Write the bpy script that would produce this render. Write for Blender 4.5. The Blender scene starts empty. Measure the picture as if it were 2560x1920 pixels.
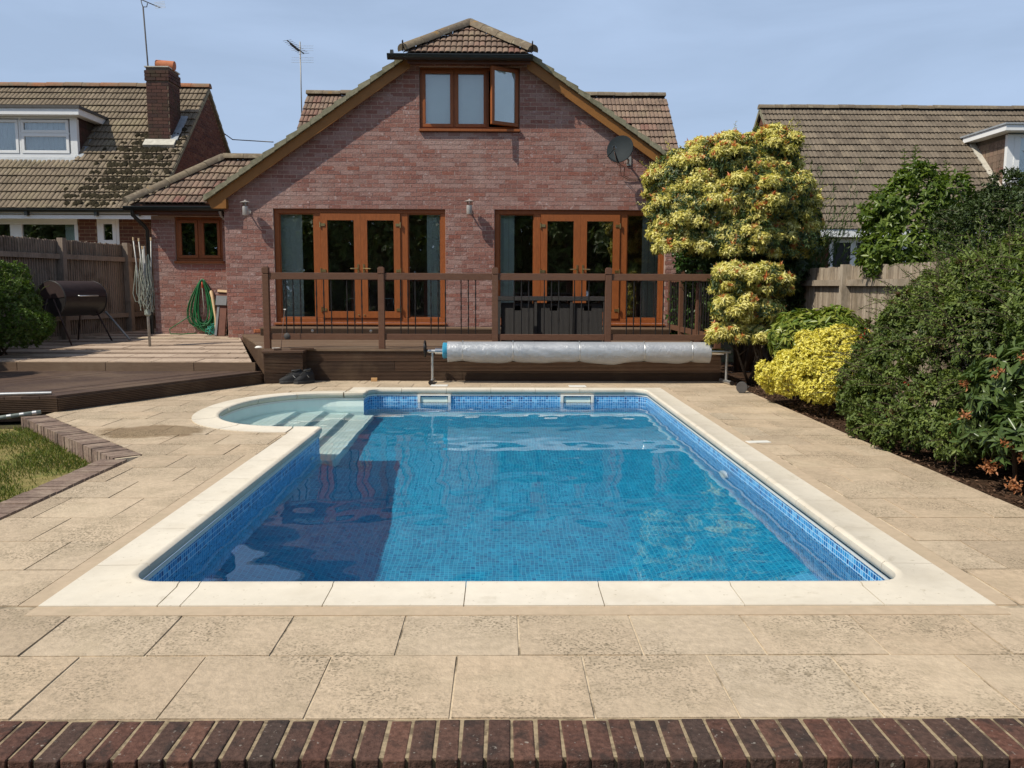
import bpy, math, random
import numpy as np
from mathutils import Vector, Matrix

S = bpy.context.scene
COL = S.collection
random.seed(11)
rng = np.random.default_rng(11)
PI = math.pi

# ------------------------------------------------------------------ camera
CAM_H, F_PX = 1.35, 2120.0          # eye height, focal length in pixels of a 2560 wide frame
_ay, _ap, _ro = math.radians(0.757), -math.radians(6.644), math.radians(0.2)
_F = Vector((math.sin(_ay) * math.cos(_ap), math.cos(_ay) * math.cos(_ap), math.sin(_ap)))
_R = _F.cross(Vector((0, 0, 1))).normalized()
_U = _R.cross(_F)
_R, _U = _R * math.cos(_ro) + _U * math.sin(_ro), _U * math.cos(_ro) - _R * math.sin(_ro)
cam = bpy.data.cameras.new('camera')
cam_ob = bpy.data.objects.new('camera', cam)
COL.objects.link(cam_ob)
cam.sensor_width = 36.0
cam.lens = 36.0 * F_PX / 2560.0
cam.clip_start, cam.clip_end = 0.05, 600.0
cam_ob.matrix_world = Matrix(((_R.x, _U.x, -_F.x, 0), (_R.y, _U.y, -_F.y, 0), (_R.z, _U.z, -_F.z, CAM_H), (0, 0, 0, 1)))
S.camera = cam_ob

# ------------------------------------------------------------------ daylight
SUN_DIR = Vector((0.70, 0.43, -1.0)).normalized()      # the way the light travels
SUN_EL = math.asin(-SUN_DIR.z)
SUN_ROT = math.atan2(-SUN_DIR.x, -SUN_DIR.y)
world = bpy.data.worlds.new('World')
S.world = world
world.use_nodes = True
wt = world.node_tree
wbg = wt.nodes['Background']
sky = wt.nodes.new('ShaderNodeTexSky')
sky.sky_type = 'NISHITA'
sky.sun_disc = False
sky.sun_elevation = SUN_EL
sky.sun_rotation = SUN_ROT
sky.air_density, sky.dust_density, sky.ozone_density = 1.0, 1.6, 1.6
# thin high cloud, streaked, laid over the clear sky
wtc = wt.nodes.new('ShaderNodeTexCoord')
wmap = wt.nodes.new('ShaderNodeMapping')
wmap.inputs['Scale'].default_value = (1.6, 1.6, 7.0)
wmap.inputs['Rotation'].default_value = (0.0, 0.22, 0.3)
wno = wt.nodes.new('ShaderNodeTexNoise')
wno.inputs['Scale'].default_value = 1.9
wno.inputs['Detail'].default_value = 7.0
wno.inputs['Roughness'].default_value = 0.55
wno.inputs['Distortion'].default_value = 0.35
wmr = wt.nodes.new('ShaderNodeMapRange')
wmr.inputs['From Min'].default_value, wmr.inputs['From Max'].default_value = 0.36, 0.78
wmr.inputs['To Min'].default_value, wmr.inputs['To Max'].default_value = 0.68, 0.93
wmx = wt.nodes.new('ShaderNodeMix')
wmx.data_type = 'RGBA'
wmx.inputs[7].default_value = (6.5, 8.4, 11.6, 1)
# the thin haze thickens towards the horizon all the way round
wsx = wt.nodes.new('ShaderNodeSeparateXYZ')
wel = wt.nodes.new('ShaderNodeMapRange')
wel.inputs['From Min'].default_value, wel.inputs['From Max'].default_value = 0.35, 0.95
wel.inputs['To Min'].default_value, wel.inputs['To Max'].default_value = 1.0, 0.12
wmu = wt.nodes.new('ShaderNodeMath')
wmu.operation = 'MULTIPLY'
wt.links.new(wtc.outputs['Generated'], wsx.inputs[0])
wt.links.new(wsx.outputs[2], wel.inputs['Value'])
wt.links.new(wel.outputs[0], wmu.inputs[1])
wt.links.new(wtc.outputs['Generated'], wmap.inputs['Vector'])
wt.links.new(wmap.outputs[0], wno.inputs['Vector'])
wt.links.new(wno.outputs['Fac'], wmr.inputs['Value'])
wt.links.new(wmr.outputs[0], wmu.inputs[0])
wt.links.new(wmu.outputs[0], wmx.inputs[0])
wt.links.new(sky.outputs[0], wmx.inputs[6])
wt.links.new(wmx.outputs[2], wbg.inputs['Color'])
wbg.inputs['Strength'].default_value = 0.077
sun = bpy.data.lights.new('sun', 'SUN')
sun_ob = bpy.data.objects.new('sun', sun)
COL.objects.link(sun_ob)
sun.energy = 4.6
sun.angle = math.radians(0.5)
sun.color = (1.0, 0.94, 0.82)
sun_ob.location = (-20, -15, 30)
sun_ob.rotation_euler = SUN_DIR.to_track_quat('-Z', 'Y').to_euler()
sun.cycles.is_caustics_light = True
S.view_settings.view_transform = 'Standard'
S.view_settings.look = 'None'
S.view_settings.exposure = 0.0
S.view_settings.gamma = 1.0
S.view_settings.use_curve_mapping = False
S.cycles.use_denoising = True
S.cycles.caustics_refractive = True
S.cycles.caustics_reflective = True
S.cycles.sample_clamp_indirect = 5.0
S.cycles.max_bounces = 10
S.cycles.transparent_max_bounces = 24


# ------------------------------------------------------------------ node helper
class NT:
    def __init__(self, name):
        self.m = bpy.data.materials.new(name)
        self.m.use_nodes = True
        self.t = self.m.node_tree
        self.t.nodes.clear()
        self.out = self.t.nodes.new('ShaderNodeOutputMaterial')
        self._pos = self._rnd = None

    def put(self, sock, v):
        if v is None:
            return
        if isinstance(v, bpy.types.NodeSocket):
            self.t.links.new(v, sock)
        else:
            if sock.type == 'RGBA' and len(v) == 3:
                v = (*v, 1)
            sock.default_value = v

    def n(self, kind, ins=None, out=0, **props):
        nd = self.t.nodes.new(kind)
        for k, v in props.items():
            setattr(nd, k, v)
        for k, v in (ins or {}).items():
            self.put(nd.inputs[k], v)
        return nd.outputs[out] if out is not None else nd

    def math(self, op, a, b=0.0, c=0.0, clamp=False):
        return self.n('ShaderNodeMath', {0: a, 1: b, 2: c}, operation=op, use_clamp=clamp)

    def vmath(self, op, a, b=(0, 0, 0)):
        return self.n('ShaderNodeVectorMath', {0: a, 1: b}, operation=op)

    def pos(self):
        if self._pos is None:
            self._pos = self.n('ShaderNodeNewGeometry')
        return self._pos

    def rnd(self):
        if self._rnd is None:
            a = self.n('ShaderNodeAttribute', out=2, attribute_name='rnd')
            b = self.n('ShaderNodeObjectInfo', out='Random')
            self._rnd = self.math('FRACT', self.math('ADD', a, b))
        return self._rnd

    def noise(self, scale, detail=3.0, rough=0.55, vec=None, stretch=None, dist=0.0):
        vec = vec if vec is not None else self.pos()
        if stretch:
            vec = self.vmath('MULTIPLY', vec, stretch)
        return self.n('ShaderNodeTexNoise', {'Vector': vec, 'Scale': scale, 'Detail': detail, 'Roughness': rough, 'Distortion': dist})

    def ramp(self, fac, stops, interp='LINEAR'):
        nd = self.n('ShaderNodeValToRGB', {0: fac}, out=None)
        cr = nd.color_ramp
        cr.interpolation = interp
        while len(cr.elements) > len(stops):
            cr.elements.remove(cr.elements[-1])
        while len(cr.elements) < len(stops):
            cr.elements.new(0.5)
        for e, (p, c) in zip(cr.elements, stops):
            e.position = p
            e.color = (*c, 1) if len(c) == 3 else c
        return nd.outputs[0]

    def rng(self, v, a, b, c=0.0, d=1.0):
        return self.n('ShaderNodeMapRange', {0: v, 1: a, 2: b, 3: c, 4: d})

    def mix(self, fac, a, b, mode='MIX'):
        nd = self.n('ShaderNodeMix', out=None, data_type='RGBA', blend_type=mode)
        self.put(nd.inputs[0], fac)
        self.put(nd.inputs[6], a)
        self.put(nd.inputs[7], b)
        return nd.outputs[2]

    def bump(self, h, strength=0.4, dist=0.01):
        return self.n('ShaderNodeBump', {'Height': h, 'Strength': strength, 'Distance': dist})

    def bsdf(self, color, rough=0.7, metal=0.0, spec=0.4, normal=None, trans=0.0, ior=1.45, coat=0.0):
        d = {'Base Color': color, 'Roughness': rough, 'Metallic': metal, 'Specular IOR Level': spec, 'IOR': ior, 'Transmission Weight': trans, 'Coat Weight': coat}
        if normal is not None:
            d['Normal'] = normal
        return self.n('ShaderNodeBsdfPrincipled', d)

    def done(self, shader):
        self.t.links.new(shader, self.out.inputs['Surface'])
        return self.m


def gmat(name, cols, rough=0.75, metal=0.0, spec=0.35, grain=(40, 0.25), stretch=None, stains=(), specks=(), bump=(60, 0.25, 0.004), coat=0.0, cluster=0.0, patch=None):
    """General weathered surface: tone per piece, grain, stains with shapes of their own, specks, relief."""
    k = NT(name)
    n = len(cols)
    base = k.ramp(k.rnd(), [(i / max(1, n - 1), c) for i, c in enumerate(cols)]) if n > 1 else k.n('ShaderNodeRGB')
    if n == 1:
        base.default_value = (*cols[0], 1)
    shift = k.vmath('ADD', k.pos(), k.n('ShaderNodeCombineXYZ', {0: k.math('MULTIPLY', k.rnd(), 9.0), 1: k.math('MULTIPLY', k.rnd(), 5.0), 2: 0.0}))
    if grain:
        g = k.noise(grain[0], 4.0, 0.6, vec=shift, stretch=stretch)
        f = k.rng(g, 0.25, 0.75, 1.0 - grain[1], 1.0 + grain[1])
        base = k.mix(1.0, base, k.n('ShaderNodeCombineColor', {0: f, 1: f, 2: f}), 'MULTIPLY')
    for (col, sc, lo, hi, amt) in stains:
        f = k.math('MULTIPLY', k.rng(k.noise(sc, 5.0, 0.62, dist=0.4), lo, hi), amt, clamp=True)
        base = k.mix(f, base, col)
    for (col, sc, lo, hi, amt) in specks:
        f = k.math('MULTIPLY', k.rng(k.noise(sc, 2.0, 0.5, vec=shift), lo, hi), amt, clamp=True)
        if cluster:
            f = k.math('MULTIPLY', f, k.rng(k.noise(cluster, 3.0, 0.6), 0.42, 0.62), clamp=True)
        base = k.mix(f, base, col)
    if patch:
        # a damp patch with an outline of its own
        px, py, rx, ry, pcol = patch
        dd = k.vmath('MULTIPLY', k.vmath('SUBTRACT', k.pos(), (px, py, 0)), (1 / rx, 1 / ry, 0))
        ln = k.n('ShaderNodeVectorMath', {0: dd}, out=1, operation='LENGTH')
        f = k.rng(k.math('ADD', ln, k.math('MULTIPLY', k.noise(5.0, 4.0, 0.6), 1.1)), 1.28, 1.50, 0.8, 0.0)
        base = k.mix(f, base, pcol, 'MULTIPLY')
    nrm = None
    if bump:
        nrm = k.bump(k.noise(bump[0], 4.0, 0.6, vec=shift, stretch=stretch), bump[1], bump[2])
    return k.done(k.bsdf(base, rough, metal, spec, nrm, coat=coat))


def leafmat(name, cols, young=None, trans=0.35, rough=0.42, spec=0.4, tint=None):
    k = NT(name)
    a = k.n('ShaderNodeAttribute', out=2, attribute_name='rnd')
    base = k.ramp(a, [(i / max(1, len(cols) - 1), c) for i, c in enumerate(cols)])
    if young:
        h = k.n('ShaderNodeAttribute', out=2, attribute_name='young')
        base = k.mix(h, base, young)
    p = k.bsdf(base, rough, 0.0, spec)
    tr = k.n('ShaderNodeBsdfTranslucent', {'Color': k.mix(1.0, base, tint or (1.0, 1.05, 0.55), 'MULTIPLY')})
    return k.done(k.n('ShaderNodeMixShader', {0: trans, 1: p, 2: tr}))


# ------------------------------------------------------------------ mesh builder
class MB:
    def __init__(self):
        self.v, self.f, self.mi, self.r, self.uv = [], [], [], [], []
        self.M = None

    def pt(self, p):
        p = Vector(p)
        self.v.append(tuple(self.M @ p) if self.M is not None else tuple(p))
        return len(self.v) - 1

    def face(self, pts, rnd=0.0, mat=0, uv=None):
        self.f.append([self.pt(p) for p in pts])
        self.mi.append(mat)
        self.r.append(rnd)
        self.uv.append(uv)

    def idx(self, ids, rnd=0.0, mat=0, uv=None):
        self.f.append(list(ids))
        self.mi.append(mat)
        self.r.append(rnd)
        self.uv.append(uv)

    def box(self, x0, x1, y0, y1, z0, z1, rnd=0.0, mat=0, skip=''):
        i = [self.pt(p) for p in ((x0, y0, z0), (x1, y0, z0), (x1, y1, z0), (x0, y1, z0), (x0, y0, z1), (x1, y0, z1), (x1, y1, z1), (x0, y1, z1))]
        for key, q in (('b', (3, 2, 1, 0)), ('t', (4, 5, 6, 7)), ('f', (0, 1, 5, 4)), ('r', (1, 2, 6, 5)), ('k', (2, 3, 7, 6)), ('l', (3, 0, 4, 7))):
            if key not in skip:
                self.idx([i[a] for a in q], rnd, mat)
        return self

    def cbox(self, c, s, M=None, rnd=0.0, mat=0):
        old = self.M
        self.M = Matrix.Translation(c) @ (M.to_4x4() if M is not None else Matrix.Identity(4))
        self.box(-s[0] / 2, s[0] / 2, -s[1] / 2, s[1] / 2, -s[2] / 2, s[2] / 2, rnd, mat)
        self.M = old
        return self

    def bar(self, a, b, w, h, up=(0, 0, 1), rnd=0.0, mat=0):
        a, b = Vector(a), Vector(b)
        d = (b - a)
        L = d.length
        d = d / L
        x = d.cross(Vector(up)).normalized()
        z = x.cross(d)
        M = Matrix((x, d, z)).transposed()
        return self.cbox((a + b) / 2, (w, L, h), M, rnd, mat)

    def prism(self, poly, z0, z1, rnd=0.0, mat=0, bottom=True):
        lo = [self.pt((p[0], p[1], z0 + (p[2] if len(p) > 2 else 0))) for p in poly]
        hi = [self.pt((p[0], p[1], z1 + (p[2] if len(p) > 2 else 0))) for p in poly]
        n = len(poly)
        self.idx(hi, rnd, mat)
        if bottom:
            self.idx(lo[::-1], rnd, mat)
        for i in range(n):
            j = (i + 1) % n
            self.idx([lo[i], lo[j], hi[j], hi[i]], rnd, mat)
        return self

    def xzprism(self, poly, y0, y1, rnd=0.0, mat=0):
        """poly in (x, z), counter-clockwise seen from the front (-Y)"""
        a = [self.pt((p[0], y0, p[1])) for p in poly]
        b = [self.pt((p[0], y1, p[1])) for p in poly]
        n = len(poly)
        self.idx(a, rnd, mat)
        self.idx(b[::-1], rnd, mat)
        for i in range(n):
            j = (i + 1) % n
            self.idx([a[j], a[i], b[i], b[j]], rnd, mat)
        return self

    def tube(self, pts, r, n=8, rnd=0.0, mat=0, cap=True, closed=False):
        pts = [Vector(p) for p in pts]
        rs = r if isinstance(r, (list, tuple)) else [r] * len(pts)
        rings = []
        up = Vector((0, 0, 1))
        prev = None
        m = len(pts)
        for i, p in enumerate(pts):
            if closed:
                d = pts[(i + 1) % m] - pts[(i - 1) % m]
            else:
                d = pts[min(i + 1, m - 1)] - pts[max(i - 1, 0)]
            d.normalize()
            if prev is None:
                ref = up if abs(d.z) < 0.9 else Vector((1, 0, 0))
                x = d.cross(ref).normalized()
            else:
                x = (prev - d * prev.dot(d))
                x = x.normalized() if x.length > 1e-6 else d.cross(up).normalized()
            prev = x
            y = d.cross(x)
            rings.append([self.pt(p + (x * math.cos(2 * PI * k / n) + y * math.sin(2 * PI * k / n)) * rs[i]) for k in range(n)])
        last = m if closed else m - 1
        for i in range(last):
            a, b = rings[i], rings[(i + 1) % m]
            for k in range(n):
                q = (k + 1) % n
                self.idx([a[k], a[q], b[q], b[k]], rnd, mat)
        if cap and not closed:
            self.idx(rings[0][::-1], rnd, mat)
            self.idx(rings[-1], rnd, mat)
        return self

    def lathe(self, prof, c, axis=(0, 0, 1), n=20, rnd=0.0, mat=0, cap=True):
        axis = Vector(axis).normalized()
        x = axis.cross(Vector((0, 0, 1)) if abs(axis.z) < 0.9 else Vector((1, 0, 0))).normalized()
        y = axis.cross(x)
        c = Vector(c)
        rings = [[self.pt(c + axis * h + (x * math.cos(2 * PI * k / n) + y * math.sin(2 * PI * k / n)) * r) for k in range(n)] for r, h in prof]
        for a, b in zip(rings, rings[1:]):
            for k in range(n):
                q = (k + 1) % n
                self.idx([a[k], a[q], b[q], b[k]], rnd, mat)
        if cap:
            self.idx(rings[0][::-1], rnd, mat)
            self.idx(rings[-1], rnd, mat)
        return self

    def mesh(self, name, mats, smooth=False, angle=None):
        me = bpy.data.meshes.new(name)
        me.from_pydata(self.v, [], self.f)
        for m in (mats if isinstance(mats, (list, tuple)) else [mats]):
            me.materials.append(m)
        if any(self.mi):
            me.polygons.foreach_set('material_index', self.mi)
        if any(self.r):
            at = me.attributes.new('rnd', 'FLOAT', 'FACE')
            at.data.foreach_set('value', self.r)
        if any(u is not None for u in self.uv):
            ul = me.uv_layers.new(name='UVMap')
            flat = []
            for f, u in zip(self.f, self.uv):
                for q in (u or [(0, 0)] * len(f)):
                    flat.extend(q)
            ul.data.foreach_set('uv', flat)
        if smooth:
            me.shade_smooth()
            if angle is not None:
                me.set_sharp_from_angle(angle=math.radians(angle))
        me.update()
        return me


ROOTLOC = {}


def tag(o, label=None, cat=None, group=None, kind=None):
    for k, v in (('label', label), ('category', cat), ('group', group), ('kind', kind)):
        if v:
            o[k] = v
    return o


def thing(name, label, cat, loc=(0, 0, 0), group=None):
    o = bpy.data.objects.new(name, None)
    COL.objects.link(o)
    o.location = loc
    o.empty_display_size = 0.2
    ROOTLOC[o.name] = Vector(loc)
    return tag(o, label, cat, group)


def link(name, me, parent=None, M=None, kind=None, label=None):
    o = bpy.data.objects.new(name, me)
    COL.objects.link(o)
    if M is not None:
        o.matrix_world = M
        o.matrix_basis = M
    if parent is not None:
        o.parent = parent
        if parent.name in ROOTLOC:
            o.matrix_parent_inverse = Matrix.Translation(-ROOTLOC[parent.name])
    return tag(o, label=label, kind=kind)


def part(name, mb, mats, parent, smooth=False, angle=None, kind=None, label=None, M=None, bevel=0.0):
    o = link(name, mb.mesh(name, mats, smooth, angle), parent, M, kind, label)
    if bevel:
        bv = o.modifiers.new('bevel', 'BEVEL')
        bv.width = bevel
        bv.segments = 2
        bv.limit_method = 'ANGLE'
    return o


def copy_tree(o, parent=None):
    c = o.copy()
    COL.objects.link(c)
    if o.name in ROOTLOC:
        ROOTLOC[c.name] = ROOTLOC[o.name].copy()
    if parent is not None:
        c.parent = parent
    for ch in list(o.children):
        copy_tree(ch, c)
    return c


# ------------------------------------------------------------------ polygon helpers
def clip_half(poly, p, n, keep_inside=True):
    """keep the side of poly where (q-p).n <= 0 (inside) or >= 0"""
    s = 1.0 if keep_inside else -1.0
    out = []
    m = len(poly)
    for i in range(m):
        a, b = poly[i], poly[(i + 1) % m]
        da = s * ((a[0] - p[0]) * n[0] + (a[1] - p[1]) * n[1])
        db = s * ((b[0] - p[0]) * n[0] + (b[1] - p[1]) * n[1])
        if da <= 0:
            out.append(a)
        if (da < 0 < db) or (db < 0 < da):
            t = da / (da - db)
            out.append((a[0] + (b[0] - a[0]) * t, a[1] + (b[1] - a[1]) * t))
    return out


def edges(poly):
    for i in range(len(poly)):
        a, b = poly[i], poly[(i + 1) % len(poly)]
        yield a, (b[1] - a[1], -(b[0] - a[0]))      # outward normal of a CCW polygon


def area(poly):
    return 0.5 * sum(poly[i][0] * poly[(i + 1) % len(poly)][1] - poly[(i + 1) % len(poly)][0] * poly[i][1] for i in range(len(poly))) if len(poly) > 2 else 0.0


def clip_convex(poly, conv):
    for p, n in edges(conv):
        poly = clip_half(poly, p, n)
        if len(poly) < 3:
            return []
    return poly


def minus_convex(poly, conv):
    out = []
    for p, n in edges(conv):
        o = clip_half(poly, p, n, False)
        if len(o) > 2 and abs(area(o)) > 2e-4:
            out.append(o)
        poly = clip_half(poly, p, n)
        if len(poly) < 3:
            break
    return out


def in_poly(x, y, poly):
    r = False
    j = len(poly) - 1
    for i in range(len(poly)):
        xi, yi = poly[i][0], poly[i][1]
        xj, yj = poly[j][0], poly[j][1]
        if (yi > y) != (yj > y) and x < (xj - xi) * (y - yi) / (yj - yi) + xi:
            r = not r
        j = i
    return r


# ------------------------------------------------------------------ materials
M = {}
M['slab'] = gmat('sandstone_slab', [(0.45, 0.352, 0.248), (0.52, 0.41, 0.288), (0.41, 0.32, 0.225), (0.50, 0.385, 0.265), (0.47, 0.38, 0.275)], 0.9, spec=0.15, grain=(26, 0.16),
                 stains=[((0.32, 0.255, 0.17), 3.4, 0.50, 0.72, 0.5), ((0.58, 0.47, 0.33), 1.7, 0.52, 0.7, 0.5)],
                 specks=[((0.15, 0.125, 0.085), 85, 0.52, 0.63, 0.9), ((0.20, 0.16, 0.105), 28, 0.57, 0.68, 0.7), ((0.34, 0.27, 0.185), 9, 0.50, 0.66, 0.55)], bump=(45, 0.7, 0.007), cluster=1.9, patch=(-3.2, 7.75, 0.55, 0.42, (0.46, 0.40, 0.32)))
M['mortar_pale'] = gmat('sandy_mortar', [(0.55, 0.45, 0.32)], 0.95, spec=0.1, grain=(30, 0.2), stains=[((0.12, 0.095, 0.065), 3.2, 0.48, 0.60, 0.85)])
M['cement'] = gmat('cement_fillet', [(0.47, 0.365, 0.255)], 0.9, spec=0.1, grain=(18, 0.10), stains=[((0.38, 0.31, 0.21), 3, 0.5, 0.7, 0.5)])
M['wetslab'] = M['slab']
M['coping'] = gmat('white_reconstituted_stone', [(0.64, 0.575, 0.465), (0.68, 0.615, 0.51), (0.62, 0.555, 0.445)], 0.7, spec=0.25, grain=(14, 0.05),
                   stains=[((0.50, 0.43, 0.325), 1.6, 0.50, 0.72, 0.5), ((0.42, 0.36, 0.26), 6, 0.60, 0.72, 0.4)], specks=[((0.36, 0.30, 0.2), 46, 0.68, 0.74, 0.5)], bump=(70, 0.12, 0.003))
M['edgebrick'] = gmat('weathered_engineering_brick', [(0.092, 0.048, 0.036), (0.12, 0.057, 0.041), (0.062, 0.043, 0.035), (0.13, 0.066, 0.047), (0.075, 0.046, 0.036)], 0.9, spec=0.2, grain=(55, 0.4),
                      stains=[((0.03, 0.025, 0.022), 9, 0.5, 0.64, 0.7)], specks=[((0.34, 0.30, 0.26), 75, 0.68, 0.74, 0.5), ((0.38, 0.34, 0.28), 34, 0.72, 0.76, 0.6)], bump=(60, 0.8, 0.008))
M['edgebrick_dull'] = gmat('dusty_edging_brick', [(0.20, 0.142, 0.112), (0.24, 0.172, 0.135), (0.17, 0.12, 0.097), (0.27, 0.20, 0.155)], 0.92, spec=0.15, grain=(40, 0.3),
                           stains=[((0.36, 0.28, 0.21), 6, 0.5, 0.66, 0.6), ((0.06, 0.045, 0.04), 2.1, 0.57, 0.66, 0.7)], bump=(60, 0.6, 0.006))
M['mortar_buff'] = gmat('buff_mortar', [(0.31, 0.24, 0.15)], 0.95, spec=0.1, grain=(50, 0.3), stains=[((0.12, 0.09, 0.06), 14, 0.5, 0.6, 0.8)])
M['brick'] = gmat('pink_facing_brick', [(0.265, 0.124, 0.098), (0.305, 0.16, 0.132), (0.235, 0.106, 0.085), (0.30, 0.178, 0.153), (0.345, 0.215, 0.188), (0.265, 0.106, 0.078)], 0.88, spec=0.2, grain=(30, 0.16),
                  stains=[((0.44, 0.34, 0.30), 0.9, 0.50, 0.72, 0.45), ((0.32, 0.11, 0.08), 0.6, 0.56, 0.72, 0.5)], specks=[((0.07, 0.03, 0.03), 26, 0.66, 0.70, 0.6), ((0.52, 0.42, 0.40), 14, 0.62, 0.72, 0.5)], bump=(42, 0.9, 0.010))
M['brick_mortar'] = gmat('pinkish_mortar', [(0.46, 0.335, 0.275)], 0.95, spec=0.1, grain=(40, 0.2))
M['brick_old'] = gmat('brown_stock_brick', [(0.115, 0.05, 0.035), (0.15, 0.065, 0.042), (0.09, 0.042, 0.032), (0.17, 0.085, 0.055)], 0.9, spec=0.2, grain=(30, 0.25), bump=(40, 0.6, 0.008))
M['mortar_old'] = gmat('brown_mortar', [(0.28, 0.19, 0.12)], 0.95, spec=0.1, grain=(40, 0.2))
M['chimney_brick'] = gmat('sooty_chimney_brick', [(0.075, 0.04, 0.032), (0.10, 0.048, 0.038), (0.06, 0.036, 0.032), (0.12, 0.06, 0.045)], 0.9, spec=0.2, grain=(30, 0.25), stains=[((0.05, 0.05, 0.03), 2.0, 0.5, 0.65, 0.6)])
M['chimney_mortar'] = gmat('grey_mortar', [(0.155, 0.115, 0.085)], 0.95, spec=0.1)
tile_stain = [((0.30, 0.255, 0.16), 1.3, 0.52, 0.70, 0.55), ((0.055, 0.045, 0.036), 2.6, 0.57, 0.72, 0.6)]
tile_speck = [((0.42, 0.38, 0.30), 11, 0.70, 0.74, 0.7), ((0.06, 0.05, 0.04), 22, 0.62, 0.70, 0.5)]
M['tile_grey'] = gmat('weathered_grey_brown_tile', [(0.19, 0.15, 0.105), (0.22, 0.175, 0.125), (0.165, 0.13, 0.092), (0.24, 0.19, 0.135)], 0.92, spec=0.12, grain=(20, 0.2), stains=tile_stain, specks=tile_speck, bump=(50, 0.6, 0.008))
M['tile_right'] = gmat('weathered_drab_tile', [(0.155, 0.127, 0.096), (0.185, 0.15, 0.113), (0.13, 0.105, 0.08), (0.21, 0.17, 0.125)], 0.92, spec=0.12, grain=(20, 0.2), stains=[tile_stain[1]], specks=tile_speck, bump=(50, 0.6, 0.008))
M['tile_red'] = gmat('weathered_red_brown_tile', [(0.20, 0.142, 0.105), (0.235, 0.165, 0.122), (0.17, 0.12, 0.092), (0.25, 0.175, 0.13), (0.19, 0.10, 0.08)], 0.92, spec=0.12, grain=(20, 0.22), stains=[((0.27, 0.215, 0.14), 1.7, 0.52, 0.70, 0.6), tile_stain[1]], specks=tile_speck, bump=(50, 0.6, 0.008))
M['ridge'] = gmat('lichened_ridge_tile', [(0.17, 0.135, 0.095), (0.20, 0.16, 0.11), (0.15, 0.12, 0.09)], 0.95, spec=0.1, grain=(18, 0.25), stains=[((0.33, 0.29, 0.20), 7, 0.56, 0.66, 0.6), ((0.30, 0.17, 0.05), 3.0, 0.60, 0.68, 0.7)])
M['ridge_red'] = gmat('terracotta_ridge_tile', [(0.30, 0.135, 0.07), (0.26, 0.14, 0.085), (0.22, 0.15, 0.10)], 0.95, spec=0.1, grain=(18, 0.25), stains=[((0.20, 0.165, 0.115), 2.5, 0.45, 0.60, 0.7)])
M['verge'] = gmat('mossy_verge_tile', [(0.23, 0.215, 0.145), (0.26, 0.24, 0.165), (0.20, 0.185, 0.125)], 0.95, spec=0.1, grain=(14, 0.25), stains=[((0.10, 0.095, 0.055), 4, 0.52, 0.66, 0.6)])
M['moss'] = gmat('dark_moss', [(0.040, 0.033, 0.021), (0.055, 0.046, 0.028), (0.030, 0.025, 0.017)], 1.0, spec=0.05, grain=(60, 0.4), bump=(90, 1.0, 0.02))
M['terracotta'] = gmat('terracotta_pot', [(0.46, 0.17, 0.085)], 0.85, spec=0.2, grain=(14, 0.15))
M['lead'] = gmat('grey_lead_flashing', [(0.30, 0.32, 0.34)], 0.6, spec=0.4, grain=(12, 0.2))
M['limewash'] = gmat('pale_mortar_fillet', [(0.50, 0.47, 0.40)], 0.9, spec=0.1, grain=(12, 0.2))
M['oak'] = gmat('golden_oak_frame', [(0.265, 0.080, 0.021)], 0.45, spec=0.4, grain=(9, 0.22), stretch=(6, 6, 1), bump=None)
M['oak_dark'] = gmat('golden_oak_bargeboard', [(0.25, 0.105, 0.022)], 0.5, spec=0.4, grain=(7, 0.12), bump=None)
M['fascia_brown'] = gmat('dark_brown_fascia', [(0.11, 0.045, 0.025)], 0.5, spec=0.4, grain=(7, 0.12), bump=None)
M['black_plastic'] = gmat('black_gutter_plastic', [(0.018, 0.021, 0.020)], 0.35, spec=0.5, grain=(9, 0.15), bump=None)
M['white_paint'] = gmat('white_painted_frame', [(0.78, 0.78, 0.77)], 0.5, spec=0.4, grain=(9, 0.04), bump=None)
M['white_plastic'] = gmat('white_plastic', [(0.74, 0.72, 0.66)], 0.45, spec=0.45, grain=(9, 0.05), bump=None)
M['decking'] = gmat('brown_stained_decking', [(0.15, 0.098, 0.062), (0.175, 0.115, 0.075), (0.13, 0.085, 0.056), (0.165, 0.105, 0.066)], 0.7, spec=0.3, grain=(5, 0.2), stretch=(1.2, 14, 14),
                    stains=[((0.23, 0.17, 0.115), 1.2, 0.5, 0.7, 0.6)], bump=(40, 0.3, 0.004))
M['fascia_board'] = gmat('dark_stained_board', [(0.085, 0.050, 0.032), (0.10, 0.060, 0.037), (0.075, 0.045, 0.03), (0.11, 0.062, 0.038)], 0.6, spec=0.35, grain=(5, 0.25), stretch=(1.2, 14, 14),
                         stains=[((0.16, 0.105, 0.065), 1.7, 0.52, 0.7, 0.6)], bump=(40, 0.3, 0.004))
M['rail'] = gmat('brown_painted_rail', [(0.12, 0.058, 0.035), (0.13, 0.064, 0.038)], 0.55, spec=0.35, grain=(6, 0.15), stretch=(2, 8, 8), bump=(30, 0.2, 0.003))
M['steel_black'] = gmat('black_steel', [(0.016, 0.013, 0.012)], 0.4, spec=0.5, grain=None, bump=None)
M['fence'] = gmat('silvered_fence_board', [(0.25, 0.20, 0.15), (0.36, 0.295, 0.225), (0.19, 0.15, 0.11), (0.40, 0.335, 0.26), (0.27, 0.215, 0.155)], 0.9, spec=0.12, grain=(10, 0.35), stretch=(10, 10, 0.8),
                  stains=[((0.13, 0.10, 0.065), 2.4, 0.52, 0.68, 0.6)], bump=(30, 0.6, 0.006))
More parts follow.
